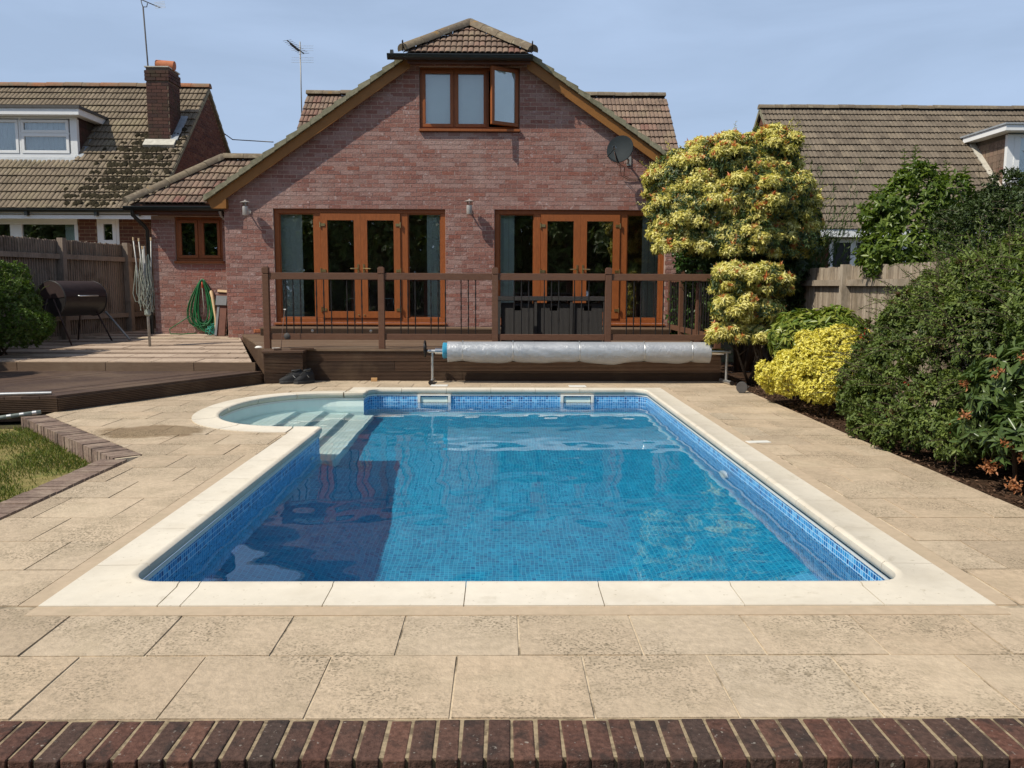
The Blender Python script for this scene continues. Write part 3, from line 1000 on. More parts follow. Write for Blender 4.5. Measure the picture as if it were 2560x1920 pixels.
# joint bed under the coping
b = MB()
for poly in ([(OX0 + .01, OY0 + .01), (OX1 - .01, OY0 + .01), (OX1 - .01, NY0 - .05), (OX0 + .01, NY0 - .05)], [(NX1 + .05, NY0 - .05), (OX1 - .01, NY0 - .05), (OX1 - .01, OY1 - .01), (NX1 + .05, OY1 - .01)],
             [(OX0 + .01, NY1 + .05), (NX1 + .05, NY1 + .05), (NX1 + .05, OY1 - .01), (OX0 + .01, OY1 - .01)], [(OX0 + .01, NY0 - .05), (NX0 - .05, NY0 - .05), (NX0 - .05, yA - .06), (OX0 + .01, yA - .06)],
             [(OX0 + .01, yB + .06), (NX0 - .05, yB + .06), (NX0 - .05, NY1 + .05), (OX0 + .01, NY1 + .05)]):
    b.prism(poly, -0.06, 0.002)
part('coping_bed', b, M['mortar_pale'], pool)
b = MB()
for i in range(len(ROM_T) - 1):
    t0, t1 = ROM_T[i], ROM_T[i + 1]
    b.prism([roman(t1, 0.05), roman(t0, 0.05), roman(t0, 0.25), roman(t1, 0.25)], -0.06, 0.002)
part('coping_bed', b, M['mortar_pale'], pool)

# skimmers in the far wall
for xc in (-0.86, 0.99):
    b = MB()
    y = NY1 + 0.03
    b.box(xc - 0.215, xc + 0.215, y - 0.035, y - 0.002, -0.074, -0.060)
    b.box(xc - 0.215, xc + 0.215, y - 0.035, y - 0.002, -0.190, -0.160)
    b.box(xc - 0.215, xc - 0.178, y - 0.035, y - 0.002, -0.160, -0.074)
    b.box(xc + 0.178, xc + 0.215, y - 0.035, y - 0.002, -0.160, -0.074)
    sk = part('skimmer', b, M['white_plastic'], pool, bevel=0.004)
    b = MB()
    b.box(xc - 0.17, xc + 0.17, y - 0.012, y - 0.004, -0.156, -0.092)
    part('flap', b, M['step_acrylic'], sk)
    b = MB()
    b.box(xc - 0.175, xc + 0.175, y - 0.010, y + 0.20, -0.159, -0.076, skip='f')
    part('throat', b, M['float'], sk)
for xc, yc in ((-0.83, 11.37), (1.03, 11.32)):
    b = MB()
    b.box(xc - 0.115, xc + 0.115, yc - 0.10, yc + 0.10, 0.0005, 0.006)
    part('skimmer_lid', b, M['white_plastic'], pool, bevel=0.003)
b = MB()
b.cbox((2.24, 7.24, 0.004), (0.20, 0.085, 0.008), Matrix.Rotation(0.12, 3, 'Z'))
part('box_lid', b, M['white_plastic'], pool, bevel=0.002)
# round fittings on the side walls
b = MB()
b.lathe([(0.105, 0), (0.105, 0.018), (0.085, 0.03), (0.05, 0.034), (0.0, 0.034)], (NX1 + 0.028, 6.95, -0.42), (-1, 0, 0), 24, cap=False)
ob = part('underwater_light', b, M['white_plastic'], pool, smooth=True, angle=40)
ob.cycles.is_caustics_receiver = True
b = MB()
b.lathe([(0.055, 0), (0.055, 0.012), (0.035, 0.02), (0.012, 0.02), (0.012, 0.0)], (NX0 - 0.028, 7.55, -0.40), (1, 0, 0), 20, cap=False)
part('return_inlet', b, M['white_plastic'], pool, smooth=True, angle=40)

# water
GRID = outline(0.09)
st = 0.036
wx = np.arange(-3.15, 2.0, st)
wy = np.arange(3.55, 11.05, st)
XX, YY = np.meshgrid(wx, wy)
ZZ = np.zeros_like(XX)
wr = random.Random(5)
for i in range(26):
    lam = wr.choice([0.62, 0.45, 0.34, 0.27, 0.22, 0.18])
    a = wr.uniform(0, 2 * PI)
    amp = 0.00046 * lam ** 1.0
    ZZ += amp * np.sin((XX * math.cos(a) + YY * math.sin(a)) * 2 * PI / lam + wr.uniform(0, 6.3) + 0.8 * np.sin(XX * 1.3 + YY * 0.9 + i))
ZZ += WATER_Z
ok = np.array([[in_poly(x, y, GRID) for x in wx] for y in wy])
b = MB()
ids = {}


def wid(j, i):
    if (j, i) not in ids:
        ids[(j, i)] = b.pt((XX[j, i], YY[j, i], ZZ[j, i]))
    return ids[(j, i)]


for j in range(len(wy) - 1):
    for i in range(len(wx) - 1):
        if ok[j, i] and ok[j + 1, i] and ok[j, i + 1] and ok[j + 1, i + 1]:
            b.idx([wid(j, i), wid(j, i + 1), wid(j + 1, i + 1), wid(j + 1, i)])
wo = link('water', b.mesh('water', M['water'], smooth=True))
tag(wo, 'clear rippled blue water filling the pool', kind='structure')
wo.cycles.is_caustics_caster = True

# =================================================================== BRICKWORK AND ROOF TILE HELPERS
def brick_proto(L, mat, name='brick'):
    mb = MB()
    mb.box(-L / 2, L / 2, 0, 0.022, -0.032, 0.032, skip='k')
    return mb.mesh(name, mat)


def brickwork(parent, origin, U, Nin, z0, z1, spans, mat, n_ind=0, vis=None, seed=0, phase=0.0, proud=0.002):
    """stretcher bond on the plane through origin along U; Nin points into the wall; the n_ind bricks with the highest vis are objects"""
    rr = random.Random(seed)
    U, Nin, origin = Vector(U), Vector(Nin), Vector(origin)
    full, rest = [], []
    nrow = int((z1 - z0) / 0.075)
    for j in range(nrow):
        zc = z0 + 0.075 * (j + 0.5)
        off = phase + (0.1125 if j % 2 else 0.0)
        for (a, c) in spans(zc + 0.03):
            i0 = math.floor((a - off) / 0.225) - 1
            u = off + i0 * 0.225
            while u < c:
                p, q = max(u + 0.0055, a + 0.004), min(u + 0.2195, c - 0.004)
                if q - p > 0.035:
                    (full if abs(q - p - 0.214) < 0.002 else rest).append(((p + q) / 2, zc, q - p))
                u += 0.225
    if n_ind and vis:
        full.sort(key=lambda t: -vis(t[0], t[1]))
    ind, more = full[:n_ind], full[n_ind:] + rest
    R3 = Matrix((U, Nin, Vector((0, 0, 1)))).transposed().to_4x4()
    if ind:
        me = brick_proto(0.214, mat)
        for (u, z, L) in ind:
            Mx = Matrix.Translation(origin + U * u + Vector((0, 0, z)) - Nin * (proud + rr.uniform(-0.001, 0.0025))) @ R3 @ Matrix.Rotation(rr.uniform(-0.008, 0.008), 4, 'Y') @ Matrix.Rotation(rr.uniform(-0.012, 0.012), 4, 'X')
            link('brick', me, parent, Mx)
    mb = MB()
    for (u, z, L) in more:
        mb.M = Matrix.Translation(origin + U * u + Vector((0, 0, z)) - Nin * (proud + rr.uniform(-0.001, 0.0025))) @ R3 @ Matrix.Rotation(rr.uniform(-0.008, 0.008), 4, 'Y') @ Matrix.Rotation(rr.uniform(-0.012, 0.012), 4, 'X')
        mb.box(-L / 2, L / 2, 0, 0.022, -0.032, 0.032, rr.random(), skip='k')
    if mb.f:
        part('brickwork', mb, mat, parent, kind='stuff')


TILE_PROF = [(0.0, 0.0), (0.012, 0.019), (0.035, 0.027), (0.075, 0.027), (0.093, 0.017), (0.1, 0.002), (0.112, 0.019), (0.135, 0.027), (0.175, 0.027), (0.193, 0.017), (0.2, 0.0)]


def tile_proto(mat, L=0.33, name='roof_tile'):
    mb = MB()
    tail, th = 0.037, 0.020
    lo = [mb.pt((x, 0, z + tail)) for x, z in TILE_PROF]
    hi = [mb.pt((x, L, z)) for x, z in TILE_PROF]
    un = [mb.pt((x, 0.004, z + tail - th)) for x, z in TILE_PROF]
    for i in range(len(TILE_PROF) - 1):
        mb.idx([lo[i], lo[i + 1], hi[i + 1], hi[i]])
        mb.idx([un[i], un[i + 1], lo[i + 1], lo[i]])
    return mb.mesh(name, mat)


def roof_tiles(parent, origin, U, V, nu, nv, keep, mat, n_ind, vis=None, gauge=0.28, width=0.2, seed=0):
    rr = random.Random(seed)
    U, V, origin = Vector(U).normalized(), Vector(V).normalized(), Vector(origin)
    W = U.cross(V)
    R3 = Matrix((U, V, W)).transposed().to_4x4()
    me = tile_proto(mat)
    cells = [(i, j) for j in range(nv) for i in range(nu) if keep(origin + U * (i + 0.5) * width + V * (j + 0.5) * gauge)]
    if vis:
        cells.sort(key=lambda c: -vis(origin + U * (c[0] + 0.5) * width + V * (c[1] + 0.5) * gauge))
    ind, more = cells[:n_ind], cells[n_ind:]

    def mx(i, j):
        return Matrix.Translation(origin + U * (i * width + rr.uniform(-0.003, 0.003)) + V * (j * gauge + rr.uniform(-0.006, 0.004)) + W * rr.uniform(0, 0.004)) @ R3 @ Matrix.Rotation(rr.uniform(-0.014, 0.014), 4, 'Z') @ Matrix.Rotation(rr.uniform(-0.012, 0.016), 4, 'X')
    for (i, j) in ind:
        link('roof_tile', me, parent, mx(i, j))
    if more:
        mb = MB()
        co = [v.co.copy() for v in me.vertices]
        fs = [list(p.vertices) for p in me.polygons]
        for (i, j) in more:
            m_ = mx(i, j)
            o = len(mb.v)
            mb.v.extend(tuple(m_ @ c) for c in co)
            r = rr.random()
            for f in fs:
                mb.idx([o + a for a in f], r)
        part('roof_tiles', mb, mat, parent, kind='stuff')


def ridge_tiles(parent, p0, p1, mat, r=0.12, seg=0.42, name='ridge_tile'):
    p0, p1 = Vector(p0), Vector(p1)
    d = (p1 - p0)
    L = d.length
    d.normalize()
    x = d.cross(Vector((0, 0, 1))).normalized()
    z = x.cross(d)
    n = max(1, round(L / seg))
    for i in range(n):
        mb = MB()
        a = p0 + d * (L * i / n + 0.004)
        b_ = p0 + d * (L * (i + 1) / n - 0.004)
        dz = random.uniform(-0.006, 0.008)
        rings = []
        for q, rr_ in ((a, r), (b_, r * 0.97)):
            rings.append([mb.pt(q + x * math.cos(t) * rr_ + z * (math.sin(t) * rr_ * 0.9 + dz)) for t in [PI * s / 8 for s in range(9)]])
        for s in range(8):
            mb.idx([rings[0][s], rings[0][s + 1], rings[1][s + 1], rings[1][s]])
        mb.idx(rings[0])
        mb.idx(rings[1][::-1])
        part(name, mb, mat, parent, smooth=True, angle=50)


def holes_cut(base, holes, z):
    out = [base]
    for (x0, x1, z0, z1) in holes:
        if z0 < z < z1:
            nxt = []
            for a, c in out:
                if x1 <= a or x0 >= c:
                    nxt.append((a, c))
                else:
                    if a < x0:
                        nxt.append((a, x0))
                    if c > x1:
                        nxt.append((x1, c))
            out = nxt
    return out


def wall_backing(mb, base_fn, holes, zs, y0, y1):
    zs = sorted(set(zs + [h[2] for h in holes] + [h[3] for h in holes]))
    for za, zb in zip(zs, zs[1:]):
        if zb - za < 1e-4:
            continue
        lo = holes_cut(base_fn(za + 1e-4), holes, (za + zb) / 2)
        hi = holes_cut(base_fn(zb - 1e-4), holes, (za + zb) / 2)
        for (a, c), (a2, c2) in zip(lo, hi):
            mb.xzprism([(a, za), (c, za), (c2, zb), (a2, zb)], y0, y1)


# =================================================================== MAIN HOUSE
WY = 15.5
RX, RZ, SL = -0.577, 6.09, 0.687
house = thing('bungalow', 'pink brick chalet bungalow with half-hipped gable, two sets of oak-coloured french doors', 'house', (-0.57, 15.5, 0.3))
EXY = 16.2

HOLES = [(-4.09, -1.005, 0.655, 2.70), (-0.12, 2.965, 0.655, 2.70), (-1.45, 0.325, 4.045, 5.17)]


def gbase(z):
    lim = max(0.02, (RZ - 0.16 - z) / SL)
    return (max(-4.96, RX - lim), min(3.82, RX + lim))


b = MB()
wall_backing(b, gbase, HOLES, [0.0, 2.42, 2.88, 3.3, 5.32], WY + 0.002, WY + 0.28)
b.box(-4.957, -4.70, WY + 0.281, 20.0, 0.0, 2.95)
b.box(3.56, 3.817, WY + 0.281, 20.0, 0.0, 2.95)
gw = part('gable_wall', b, M['brick_mortar'], house)
brickwork(gw, (0, WY, 0), (1, 0, 0), (0, 1, 0), 0.15, 5.32, lambda z: holes_cut(gbase(z), HOLES, z - 0.03), M['brick'], 300,
          lambda u, z: (1 if 2.75 < z < 4.9 else 0) + (1 if u < 1.9 else 0) - 0.1 * abs(z - 3.4), seed=3, phase=0.06)
b = MB()
b.box(-4.50, -4.285, WY - 0.006, WY + 0.01, 0.475, 0.54)
for i in range(8):
    for j in range(2):
        x = -4.48 + i * 0.0235
        b.box(x, x + 0.012, WY - 0.012, WY - 0.0062, 0.483 + j * 0.028, 0.505 + j * 0.028)
part('air_brick', b, M['terracotta'], house)


def window_frame(mb, x0, x1, z0, z1, y, w, d=0.07, mat=0):
    mb.box(x0, x1, y, y + d, z0, z0 + w, 0, mat)
    mb.box(x0, x1, y, y + d, z1 - w, z1, 0, mat)
    mb.box(x0, x0 + w, y, y + d, z0 + w, z1 - w, 0, mat)
    mb.box(x1 - w, x1, y, y + d, z0 + w, z1 - w, 0, mat)


def pane(parent, x0, x1, z0, z1, y, name='pane'):
    mb = MB()
    mb.box(x0, x1, y, y + 0.006, z0, z1)
    return part(name, mb, M['glass'], parent)


def blind_slats(parent, x0, x1, z0, z1, y, mat='blind', w=0.09, name='blind_slat'):
    n = max(1, int((x1 - x0) / w))
    ww = (x1 - x0) / n
    for i in range(n):
        mb = MB()
        a = x0 + i * ww
        mb.face([(a, y, z0), (a + ww * 0.96, y + 0.02, z0), (a + ww * 0.96, y + 0.02, z1), (a, y, z1)], 0.0)
        mb.face([(a, y + 0.003, z1), (a + ww * 0.96, y + 0.023, z1), (a + ww * 0.96, y + 0.023, z0), (a, y + 0.003, z0)], 0.0)
        part(name, mb, M[mat], parent)


FY = WY + 0.055


def french_doors(X0, blinds):
    """door set of two side lights and a pair of doors; X0 is its left edge"""
    mb = MB()
    x1, z0, z1 = X0 + 3.08, 0.66, 2.70
    mb.box(X0, x1, FY, FY + 0.08, z1 - 0.075, z1)
    mb.box(X0, x1, FY, FY + 0.08, z0, z0 + 0.085)
    for a, c in ((0, 0.085), (0.71, 0.83), (2.265, 2.40), (2.995, 3.08)):
        mb.box(X0 + a, X0 + c, FY, FY + 0.08, z0 + 0.085, z1 - 0.075)
    # beads round the side lights
    for a, c in ((0.085, 0.71), (2.40, 2.995)):
        mb.box(X0 + a, X0 + c, FY + 0.02, FY + 0.05, z0 + 0.085, z0 + 0.105)
        mb.box(X0 + a, X0 + c, FY + 0.02, FY + 0.05, z1 - 0.095, z1 - 0.075)
        mb.box(X0 + a, X0 + a + 0.018, FY + 0.02, FY + 0.05, z0 + 0.105, z1 - 0.095)
        mb.box(X0 + c - 0.018, X0 + c, FY + 0.02, FY + 0.05, z0 + 0.105, z1 - 0.095)
    fr = part('french_door_frame', mb, M['oak'], house, bevel=0.006)
    mb = MB()
    mb.box(X0 - 0.02, x1 + 0.02, WY - 0.075, FY + 0.02, z0 - 0.035, z0 - 0.001)
    part('door_sill', mb, M['oak'], fr, bevel=0.006)
    pane(fr, X0 + 0.085, X0 + 0.71, z0 + 0.085, z1 - 0.075, FY + 0.035)
    pane(fr, X0 + 2.40, X0 + 2.995, z0 + 0.085, z1 - 0.075, FY + 0.035)
    for a, c, hs in ((0.832, 1.547, 1), (1.549, 2.263, -1)):
        mb = MB()
        window_frame(mb, X0 + a, X0 + c, z0 + 0.09, z1 - 0.08, FY - 0.022, 0.118, 0.075)
        mb.box(X0 + a, X0 + c, FY - 0.022, FY + 0.053, z0 + 0.088, z0 + 0.0885)
        df = part('french_door', mb, M['oak'], house, bevel=0.008)
        pane(df, X0 + a + 0.118, X0 + c - 0.118, z0 + 0.208, z1 - 0.198, FY + 0.02)
        xh = X0 + (c - 0.05 if hs > 0 else a + 0.05)
        mb = MB()
        mb.cbox((xh, FY - 0.027, 1.60), (0.028, 0.01, 0.24))
        mb.tube([(xh, FY - 0.03, 1.64), (xh, FY - 0.075, 1.64), (xh - hs * 0.03, FY - 0.082, 1.64), (xh - hs * 0.13, FY - 0.08, 1.637)], 0.010, 8)
        part('door_handle', mb, M['brass'], df, smooth=True, angle=40)
        xe = X0 + (a - 0.005 if hs > 0 else c + 0.005)
        for zh in (2.42, 1.60, 0.90):
            mb = MB()
            mb.tube([(xe, FY - 0.035, zh - 0.05), (xe, FY - 0.035, zh + 0.05)], 0.012, 8)
            mb.cbox((xe + hs * 0.045, FY - 0.028, zh), (0.08, 0.012, 0.05))
            part('hinge', mb, M['brass'], df)
        mb = MB()
        mb.lathe([(0.014, 0), (0.014, 0.012), (0.0, 0.014)], (xh, FY - 0.022, 0.80), (0, -1, 0), 10, cap=False)
        part('door_bolt', mb, M['brass'], df)
    for a, c in blinds:
        blind_slats(fr, X0 + a, X0 + c, z0 + 0.05, z1 - 0.02, FY + 0.16)
    return fr


french_doors(-4.085, [(0.05, 0.46), (2.73, 3.06)])
french_doors(-0.115, [(0.05, 0.36), (2.70, 3.06)])

# dim rooms behind the glass
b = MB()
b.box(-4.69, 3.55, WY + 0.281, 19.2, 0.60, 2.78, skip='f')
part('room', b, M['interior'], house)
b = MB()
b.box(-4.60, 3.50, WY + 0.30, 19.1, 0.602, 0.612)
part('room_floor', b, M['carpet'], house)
b = MB()
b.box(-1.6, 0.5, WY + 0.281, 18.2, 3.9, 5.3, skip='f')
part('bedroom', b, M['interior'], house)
# two chairs that glint inside
b = MB()
for xx in (-3.0, -2.35):
    b.tube([(xx, 16.25, 0.62), (xx + 0.03, 16.25, 1.05), (xx + 0.14, 16.25, 1.09), (xx + 0.30, 16.25, 1.09), (xx + 0.33, 16.25, 0.62)], 0.012, 6)
part('indoor_chair', b, M['steel'], house, smooth=True)

# bedroom window
b = MB()
wx0, wx1, wz0, wz1 = -1.445, 0.32, 4.10, 5.165
UY = WY + 0.05
window_frame(b, wx0, wx1, wz0, wz1, UY, 0.05, 0.075)
for xm in (-0.838, -0.245):
    b.box(xm - 0.02, xm + 0.02, UY, UY + 0.075, wz0 + 0.05, wz1 - 0.05)
bw = part('bedroom_window', b, M['oak'], house, bevel=0.005)
b = MB()
b.box(wx0 - 0.012, wx1 + 0.012, WY - 0.06, UY + 0.02, wz0 - 0.045, wz0 - 0.002)
part('window_sill', b, M['oak'], bw, bevel=0.005)
for a, c in ((-1.405, -0.852), (-0.824, -0.258)):
    b = MB()
    window_frame(b, a, c, wz0 + 0.04, wz1 - 0.04, UY - 0.018, 0.06, 0.06)
    ca = part('casement', b, M['oak'], house, bevel=0.006)
    pane(ca, a + 0.06, c - 0.06, wz0 + 0.10, wz1 - 0.10, UY + 0.01)
# the open casement, hung on its right stile and swung out
hx, hy = 0.285, UY - 0.02
th = math.radians(33)
Mc = Matrix.Translation((hx, hy, 0)) @ Matrix.Rotation(th, 4, 'Z')
b = MB()
b.M = Mc
window_frame(b, -0.555, 0.0, wz0 + 0.045, wz1 - 0.04, -0.03, 0.06, 0.06)
ca = part('casement', b, M['oak'], house, label='casement swung open on its right edge', bevel=0.006)
b = MB()
b.M = Mc
b.box(-0.495, -0.06, -0.006, 0.0, wz0 + 0.105, wz1 - 0.10)
part('pane', b, M['glass'], ca)
b = MB()
b.M = Mc
b.box(-0.50, -0.055, 0.0005, 0.0035, wz0 + 0.10, wz1 - 0.095)
part('obscure_film', b, M['blind_white'], ca)
b = MB()
b.box(wx0 + 0.03, -0.26, UY + 0.10, UY + 0.108, wz0 + 0.01, wz1 - 0.01)
part('roller_blind', b, M['blind_white'], bw)

# main roof: planes, verge tiles, bargeboards
TOPY = 15.15
HZ = 5.325
hw = (RZ - HZ) / SL - 0.04
APY = TOPY + (RZ - HZ) / 0.70
b = MB()
for s in (-1, 1):
    ex = RX + s * 4.67
    ez = RZ - SL * 4.67
    hx_ = RX + s * hw
    for dz in (0.0, -0.085):
        q = [(ex, 15.375, ez - 0.03 + dz), (ex, 20.6, ez - 0.03 + dz), (RX, 20.6, RZ - 0.03 + dz), (RX, APY, RZ - 0.03 + dz), (hx_, 15.375, HZ - 0.03 + dz)]
        if (s < 0) == (dz == 0):
            q = q[::-1]
        b.face(q)
    # soffit of the verge and eaves box
    xa, xb = RX + s * 1.15, RX + s * 4.4
    b.face([(xa, 15.372, RZ - SL * 1.15 - 0.16), (xb, 15.372, RZ - SL * 4.4 - 0.16), (xb, WY, RZ - SL * 4.4 - 0.16), (xa, WY, RZ - SL * 1.15 - 0.16)])
main_roof = part('roof', b, M['tile_red'], house)
for s in (-1, 1):
    nv = 17
    L = 4.67 - hw
    for i in range(nv):
        mb = MB()
        d0 = hw + L * (1 - (i) / nv)          # from eaves upwards
        d1 = hw + L * (1 - (i + 1) / nv)
        xa, xb = RX + s * d0, RX + s * d1
        za, zb = RZ - SL * d0, RZ - SL * d1
        lift = 0.034
        q = [(xa, za - 0.075), (xb, zb - 0.085), (xb, zb - 0.004), (xa, za + lift)]
        if s > 0:
            q = q[::-1]
        mb.xzprism(q, 15.285 + random.uniform(-0.004, 0.004), 15.75)
        part('verge_tile', mb, M['verge'], main_roof)
    # bargeboard with its boxed foot
    mb = MB()
    top = lambda d: RZ - SL * d - 0.088
    d1 = 1.02
    q = [(RX + s * 4.62, top(4.62) - 0.0), (RX + s * 4.56, top(4.56) - 0.185), (RX + s * 4.295, top(4.56) - 0.185), (RX + s * 4.295, top(4.295) - 0.195), (RX + s * d1, top(d1) - 0.195), (RX + s * d1, top(d1))]
    if s > 0:
        q = q[::-1]
    mb.xzprism(q, 15.345, 15.372)
    part('bargeboard', mb, M['oak_dark'], house)
    mb = MB()
    mb.box(min(RX + s * 4.56, RX + s * 4.30), max(RX + s * 4.56, RX + s * 4.30), 15.373, WY - 0.002, top(4.56) - 0.183, top(4.56) - 0.02)
    part('eaves_box', mb, M['oak_dark'], house)
# half hip
hipn = Vector((0, 0.70, 1)).normalized()
vdir = Vector((0, 1, 0.70)).normalized()
b = MB()
b.face([(RX - hw, TOPY, HZ - 0.02), (RX + hw, TOPY, HZ - 0.02), (RX, APY, RZ - 0.02)])
hip = part('half_hip', b, M['tile_red'], house)
roof_tiles(hip, (RX - 1.1, TOPY - 0.05, HZ - 0.035 - 0.02), (1, 0, 0), vdir, 11, 5,
           lambda p: abs(p.x - RX) < (RZ + 0.06 - p.z) / SL - 0.02, M['tile_red'], 60, seed=4, gauge=0.265)
ridge_tiles(hip, (RX - hw - 0.04, TOPY - 0.06, HZ + 0.0), (RX, APY, RZ + 0.015), M['ridge'], 0.125, 0.42, 'hip_tile')
ridge_tiles(hip, (RX + hw + 0.04, TOPY - 0.06, HZ + 0.0), (RX, APY, RZ + 0.015), M['ridge'], 0.125, 0.42, 'hip_tile')
ridge_tiles(main_roof, (RX, APY - 0.05, RZ + 0.0), (RX, 20.6, RZ + 0.0), M['ridge'], 0.12)
for s in (-1, 1):
    mb = MB()
    x = RX + s * (hw + 0.03)
    mb.tube([(x, TOPY - 0.12, HZ - 0.02), (x, TOPY - 0.12, HZ + 0.11), (x + s * 0.0, TOPY - 0.15, HZ + 0.15), (x, TOPY - 0.19, HZ + 0.13), (x, TOPY - 0.18, HZ + 0.10)], 0.012, 6)
    part('hip_iron', mb, M['steel_black'], house, smooth=True)


def gutter(parent, x0, x1, y, z, r=0.062, name='gutter'):
    mb = MB()
    n = 9
    ra = [(y - r * math.cos(PI * i / (n - 1)), z - r * 1.15 * math.sin(PI * i / (n - 1))) for i in range(n)]
    ri = [(y - r * 0.86 * math.cos(PI * i / (n - 1)), z - r * 1.0 * math.sin(PI * i / (n - 1))) for i in range(n)]
    prof = ra + ri[::-1]
    A = [mb.pt((x0, p[0], p[1])) for p in prof]
    B = [mb.pt((x1, p[0], p[1])) for p in prof]
    m = len(prof)
    for i in range(m):
        j = (i + 1) % m
        mb.idx([A[i], B[i], B[j], A[j]])
    mb.idx([mb.pt((x0, p[0], p[1])) for p in ra])
    mb.idx([mb.pt((x1, p[0], p[1])) for p in ra][::-1])
    mb.box(x0, x1, y - r - 0.004, y - r + 0.004, z - 0.012, z + 0.004)
    return part(name, mb, M['black_plastic'], parent, smooth=True, angle=35)


gt = gutter(house, -1.955, 0.535, 15.09, 5.265, 0.075)
mb = MB()
mb.lathe([(0.082, 0), (0.082, 0.05)], (-1.90, 15.09, 5.262), (1, 0, 0), 14)
part('gutter_union', mb, M['black_plastic'], gt)
b = MB()
b.box(-1.62, 0.50, 15.175, 15.20, 5.14, 5.29)
b.box(-1.62, 0.50, 15.201, WY - 0.002, 5.20, 5.215)
part('fascia', b, M['fascia_brown'], house)

# rear range with its own ridge, seen over the shoulders of the gable
RRY, RRZ = 22.0, 6.06
b = MB()
sl2 = 0.90
ey = RRY - (RRZ - 2.9) / sl2
for y_ in (ey, 2 * RRY - ey):
    q = [(-4.86, y_, 2.9), (4.11, y_, 2.9), (4.11, RRY, RRZ), (-4.86, RRY, RRZ)]
    if y_ > RRY:
        q = q[::-1]
    b.face(q)
rear = part('rear_roof', b, M['tile_red'], house)
b = MB()
b.box(-4.70, 3.95, ey + 0.25, 2 * RRY - ey - 0.25, 0.0, 2.88)
for x in (-4.70, 3.94):
    b.face([(x, ey + 0.25, 2.88), (x, 2 * RRY - ey - 0.25, 2.88), (x, RRY, RRZ - 0.1)])
part('rear_wall', b, M['brick'], house)
v2 = Vector((0, 1, sl2)).normalized()


def rear_keep(p):
    return not (2.38 < p.x < 3.06 and 4.70 < p.z < 5.18) and p.z < RRZ - 0.02


roof_tiles(rear, (-4.86, ey, 2.9 + 0.025), (1, 0, 0), v2, 45, 17, rear_keep, M['tile_red'], 300, lambda p: (p.z - 3) + (2.2 if (p.x < -2.7 or p.x > 1.3) else 0), gauge=0.283, seed=8)
ridge_tiles(rear, (-4.88, RRY, RRZ + 0.02), (4.13, RRY, RRZ + 0.02), M['ridge'], 0.12)
b = MB()
SKX, SKZ = 2.72, 4.93
sy = RRY - (RRZ - SKZ) / sl2
b.bar((SKX, sy - 0.26, SKZ - 0.20), (SKX, sy + 0.26, SKZ + 0.27), 0.66, 0.09, up=(0, -sl2, 1))
rw = part('roof_window', b, M['float'], rear)
b = MB()
b.bar((SKX, sy - 0.20 - 0.04, SKZ - 0.145 + 0.045), (SKX, sy + 0.20 - 0.04, SKZ + 0.215 + 0.045), 0.52, 0.02, up=(0, -sl2, 1))
part('roof_window_pane', b, M['alu'], rear)

# side extension with hipped roof
EH = [(-6.12, -5.23, 1.74, 2.60)]
b = MB()
wall_backing(b, lambda z: (-6.55, -4.958), EH, [0.0, 2.62], EXY + 0.002, EXY + 0.28)
b.box(-6.548, -6.30, EXY + 0.281, 18.6, 0.0, 2.62)
b.box(-6.30, -4.97, 18.4, 18.6, 0.0, 2.62)
ew = part('extension_wall', b, M['brick_mortar'], house)
brickwork(ew, (0, EXY, 0), (1, 0, 0), (0, 1, 0), 0.15, 2.62, lambda z: holes_cut((-6.55, -4.96), EH, z - 0.03), M['brick'], 160, lambda u, z: -abs(z - 1.4), seed=6, phase=0.02)
brickwork(gw, (-4.96, 0, 0), (0, -1, 0), (1, 0, 0), 0.15, 2.8, lambda z: [(-EXY, -WY)], M['brick'], 0, seed=61)
b = MB()
window_frame(b, -6.115, -5.235, 1.785, 2.595, EXY + 0.04, 0.05)
b.box(-5.70, -5.645, EXY + 0.04, EXY + 0.11, 1.835, 2.545)
kw = part('kitchen_window', b, M['oak'], house, bevel=0.005)
for a, c in ((-6.065, -5.702), (-5.643, -5.285)):
    b = MB()
    window_frame(b, a, c, 1.835, 2.545, EXY + 0.022, 0.055, 0.06)
    part('casement', b, M['oak'], kw, bevel=0.006)
    pane(kw, a + 0.055, c - 0.055, 1.89, 2.49, EXY + 0.05)
b = MB()
b.box(-6.14, -5.21, EXY - 0.05, EXY + 0.05, 1.74, 1.782)
part('window_sill', b, M['oak'], kw, bevel=0.005)
b = MB()
b.box(-6.28, -4.98, EXY + 0.285, 18.39, 1.2, 2.64, skip='f')
part('kitchen', b, M['interior'], house)
b = MB()
b.lathe([(0.05, 0), (0.055, 0.08), (0.03, 0.13), (0.03, 0.16)], (-5.93, EXY + 0.22, 1.80), (0, 0, 1), 12)
b.lathe([(0.04, 0), (0.04, 0.12)], (-5.80, EXY + 0.22, 1.80), (0, 0, 1), 12)
part('windowsill_bottles', b, M['greytape'], house, smooth=True, angle=40)
exs = 0.727
EY0, EZ0, EX0 = 15.85, 2.815, -6.80
kx = 1.33
b = MB()
b.face([(EX0, EY0, EZ0 - 0.06), (-3.9, EY0, EZ0 - 0.06), (-3.9, EY0 + kx, EZ0 + exs * kx - 0.06), (EX0 + kx, EY0 + kx, EZ0 + exs * kx - 0.06)])
b.face([(EX0, EY0 + 2 * kx, EZ0 - 0.03), (EX0, EY0, EZ0 - 0.03), (EX0 + kx, EY0 + kx, EZ0 + exs * kx - 0.03)])
b.face([(-3.9, EY0 + 2 * kx, EZ0 - 0.03), (EX0, EY0 + 2 * kx, EZ0 - 0.03), (EX0 + kx, EY0 + kx, EZ0 + exs * kx - 0.03), (-3.9, EY0 + kx, EZ0 + exs * kx - 0.03)])
er = part('extension_roof', b, M['tile_red'], house)
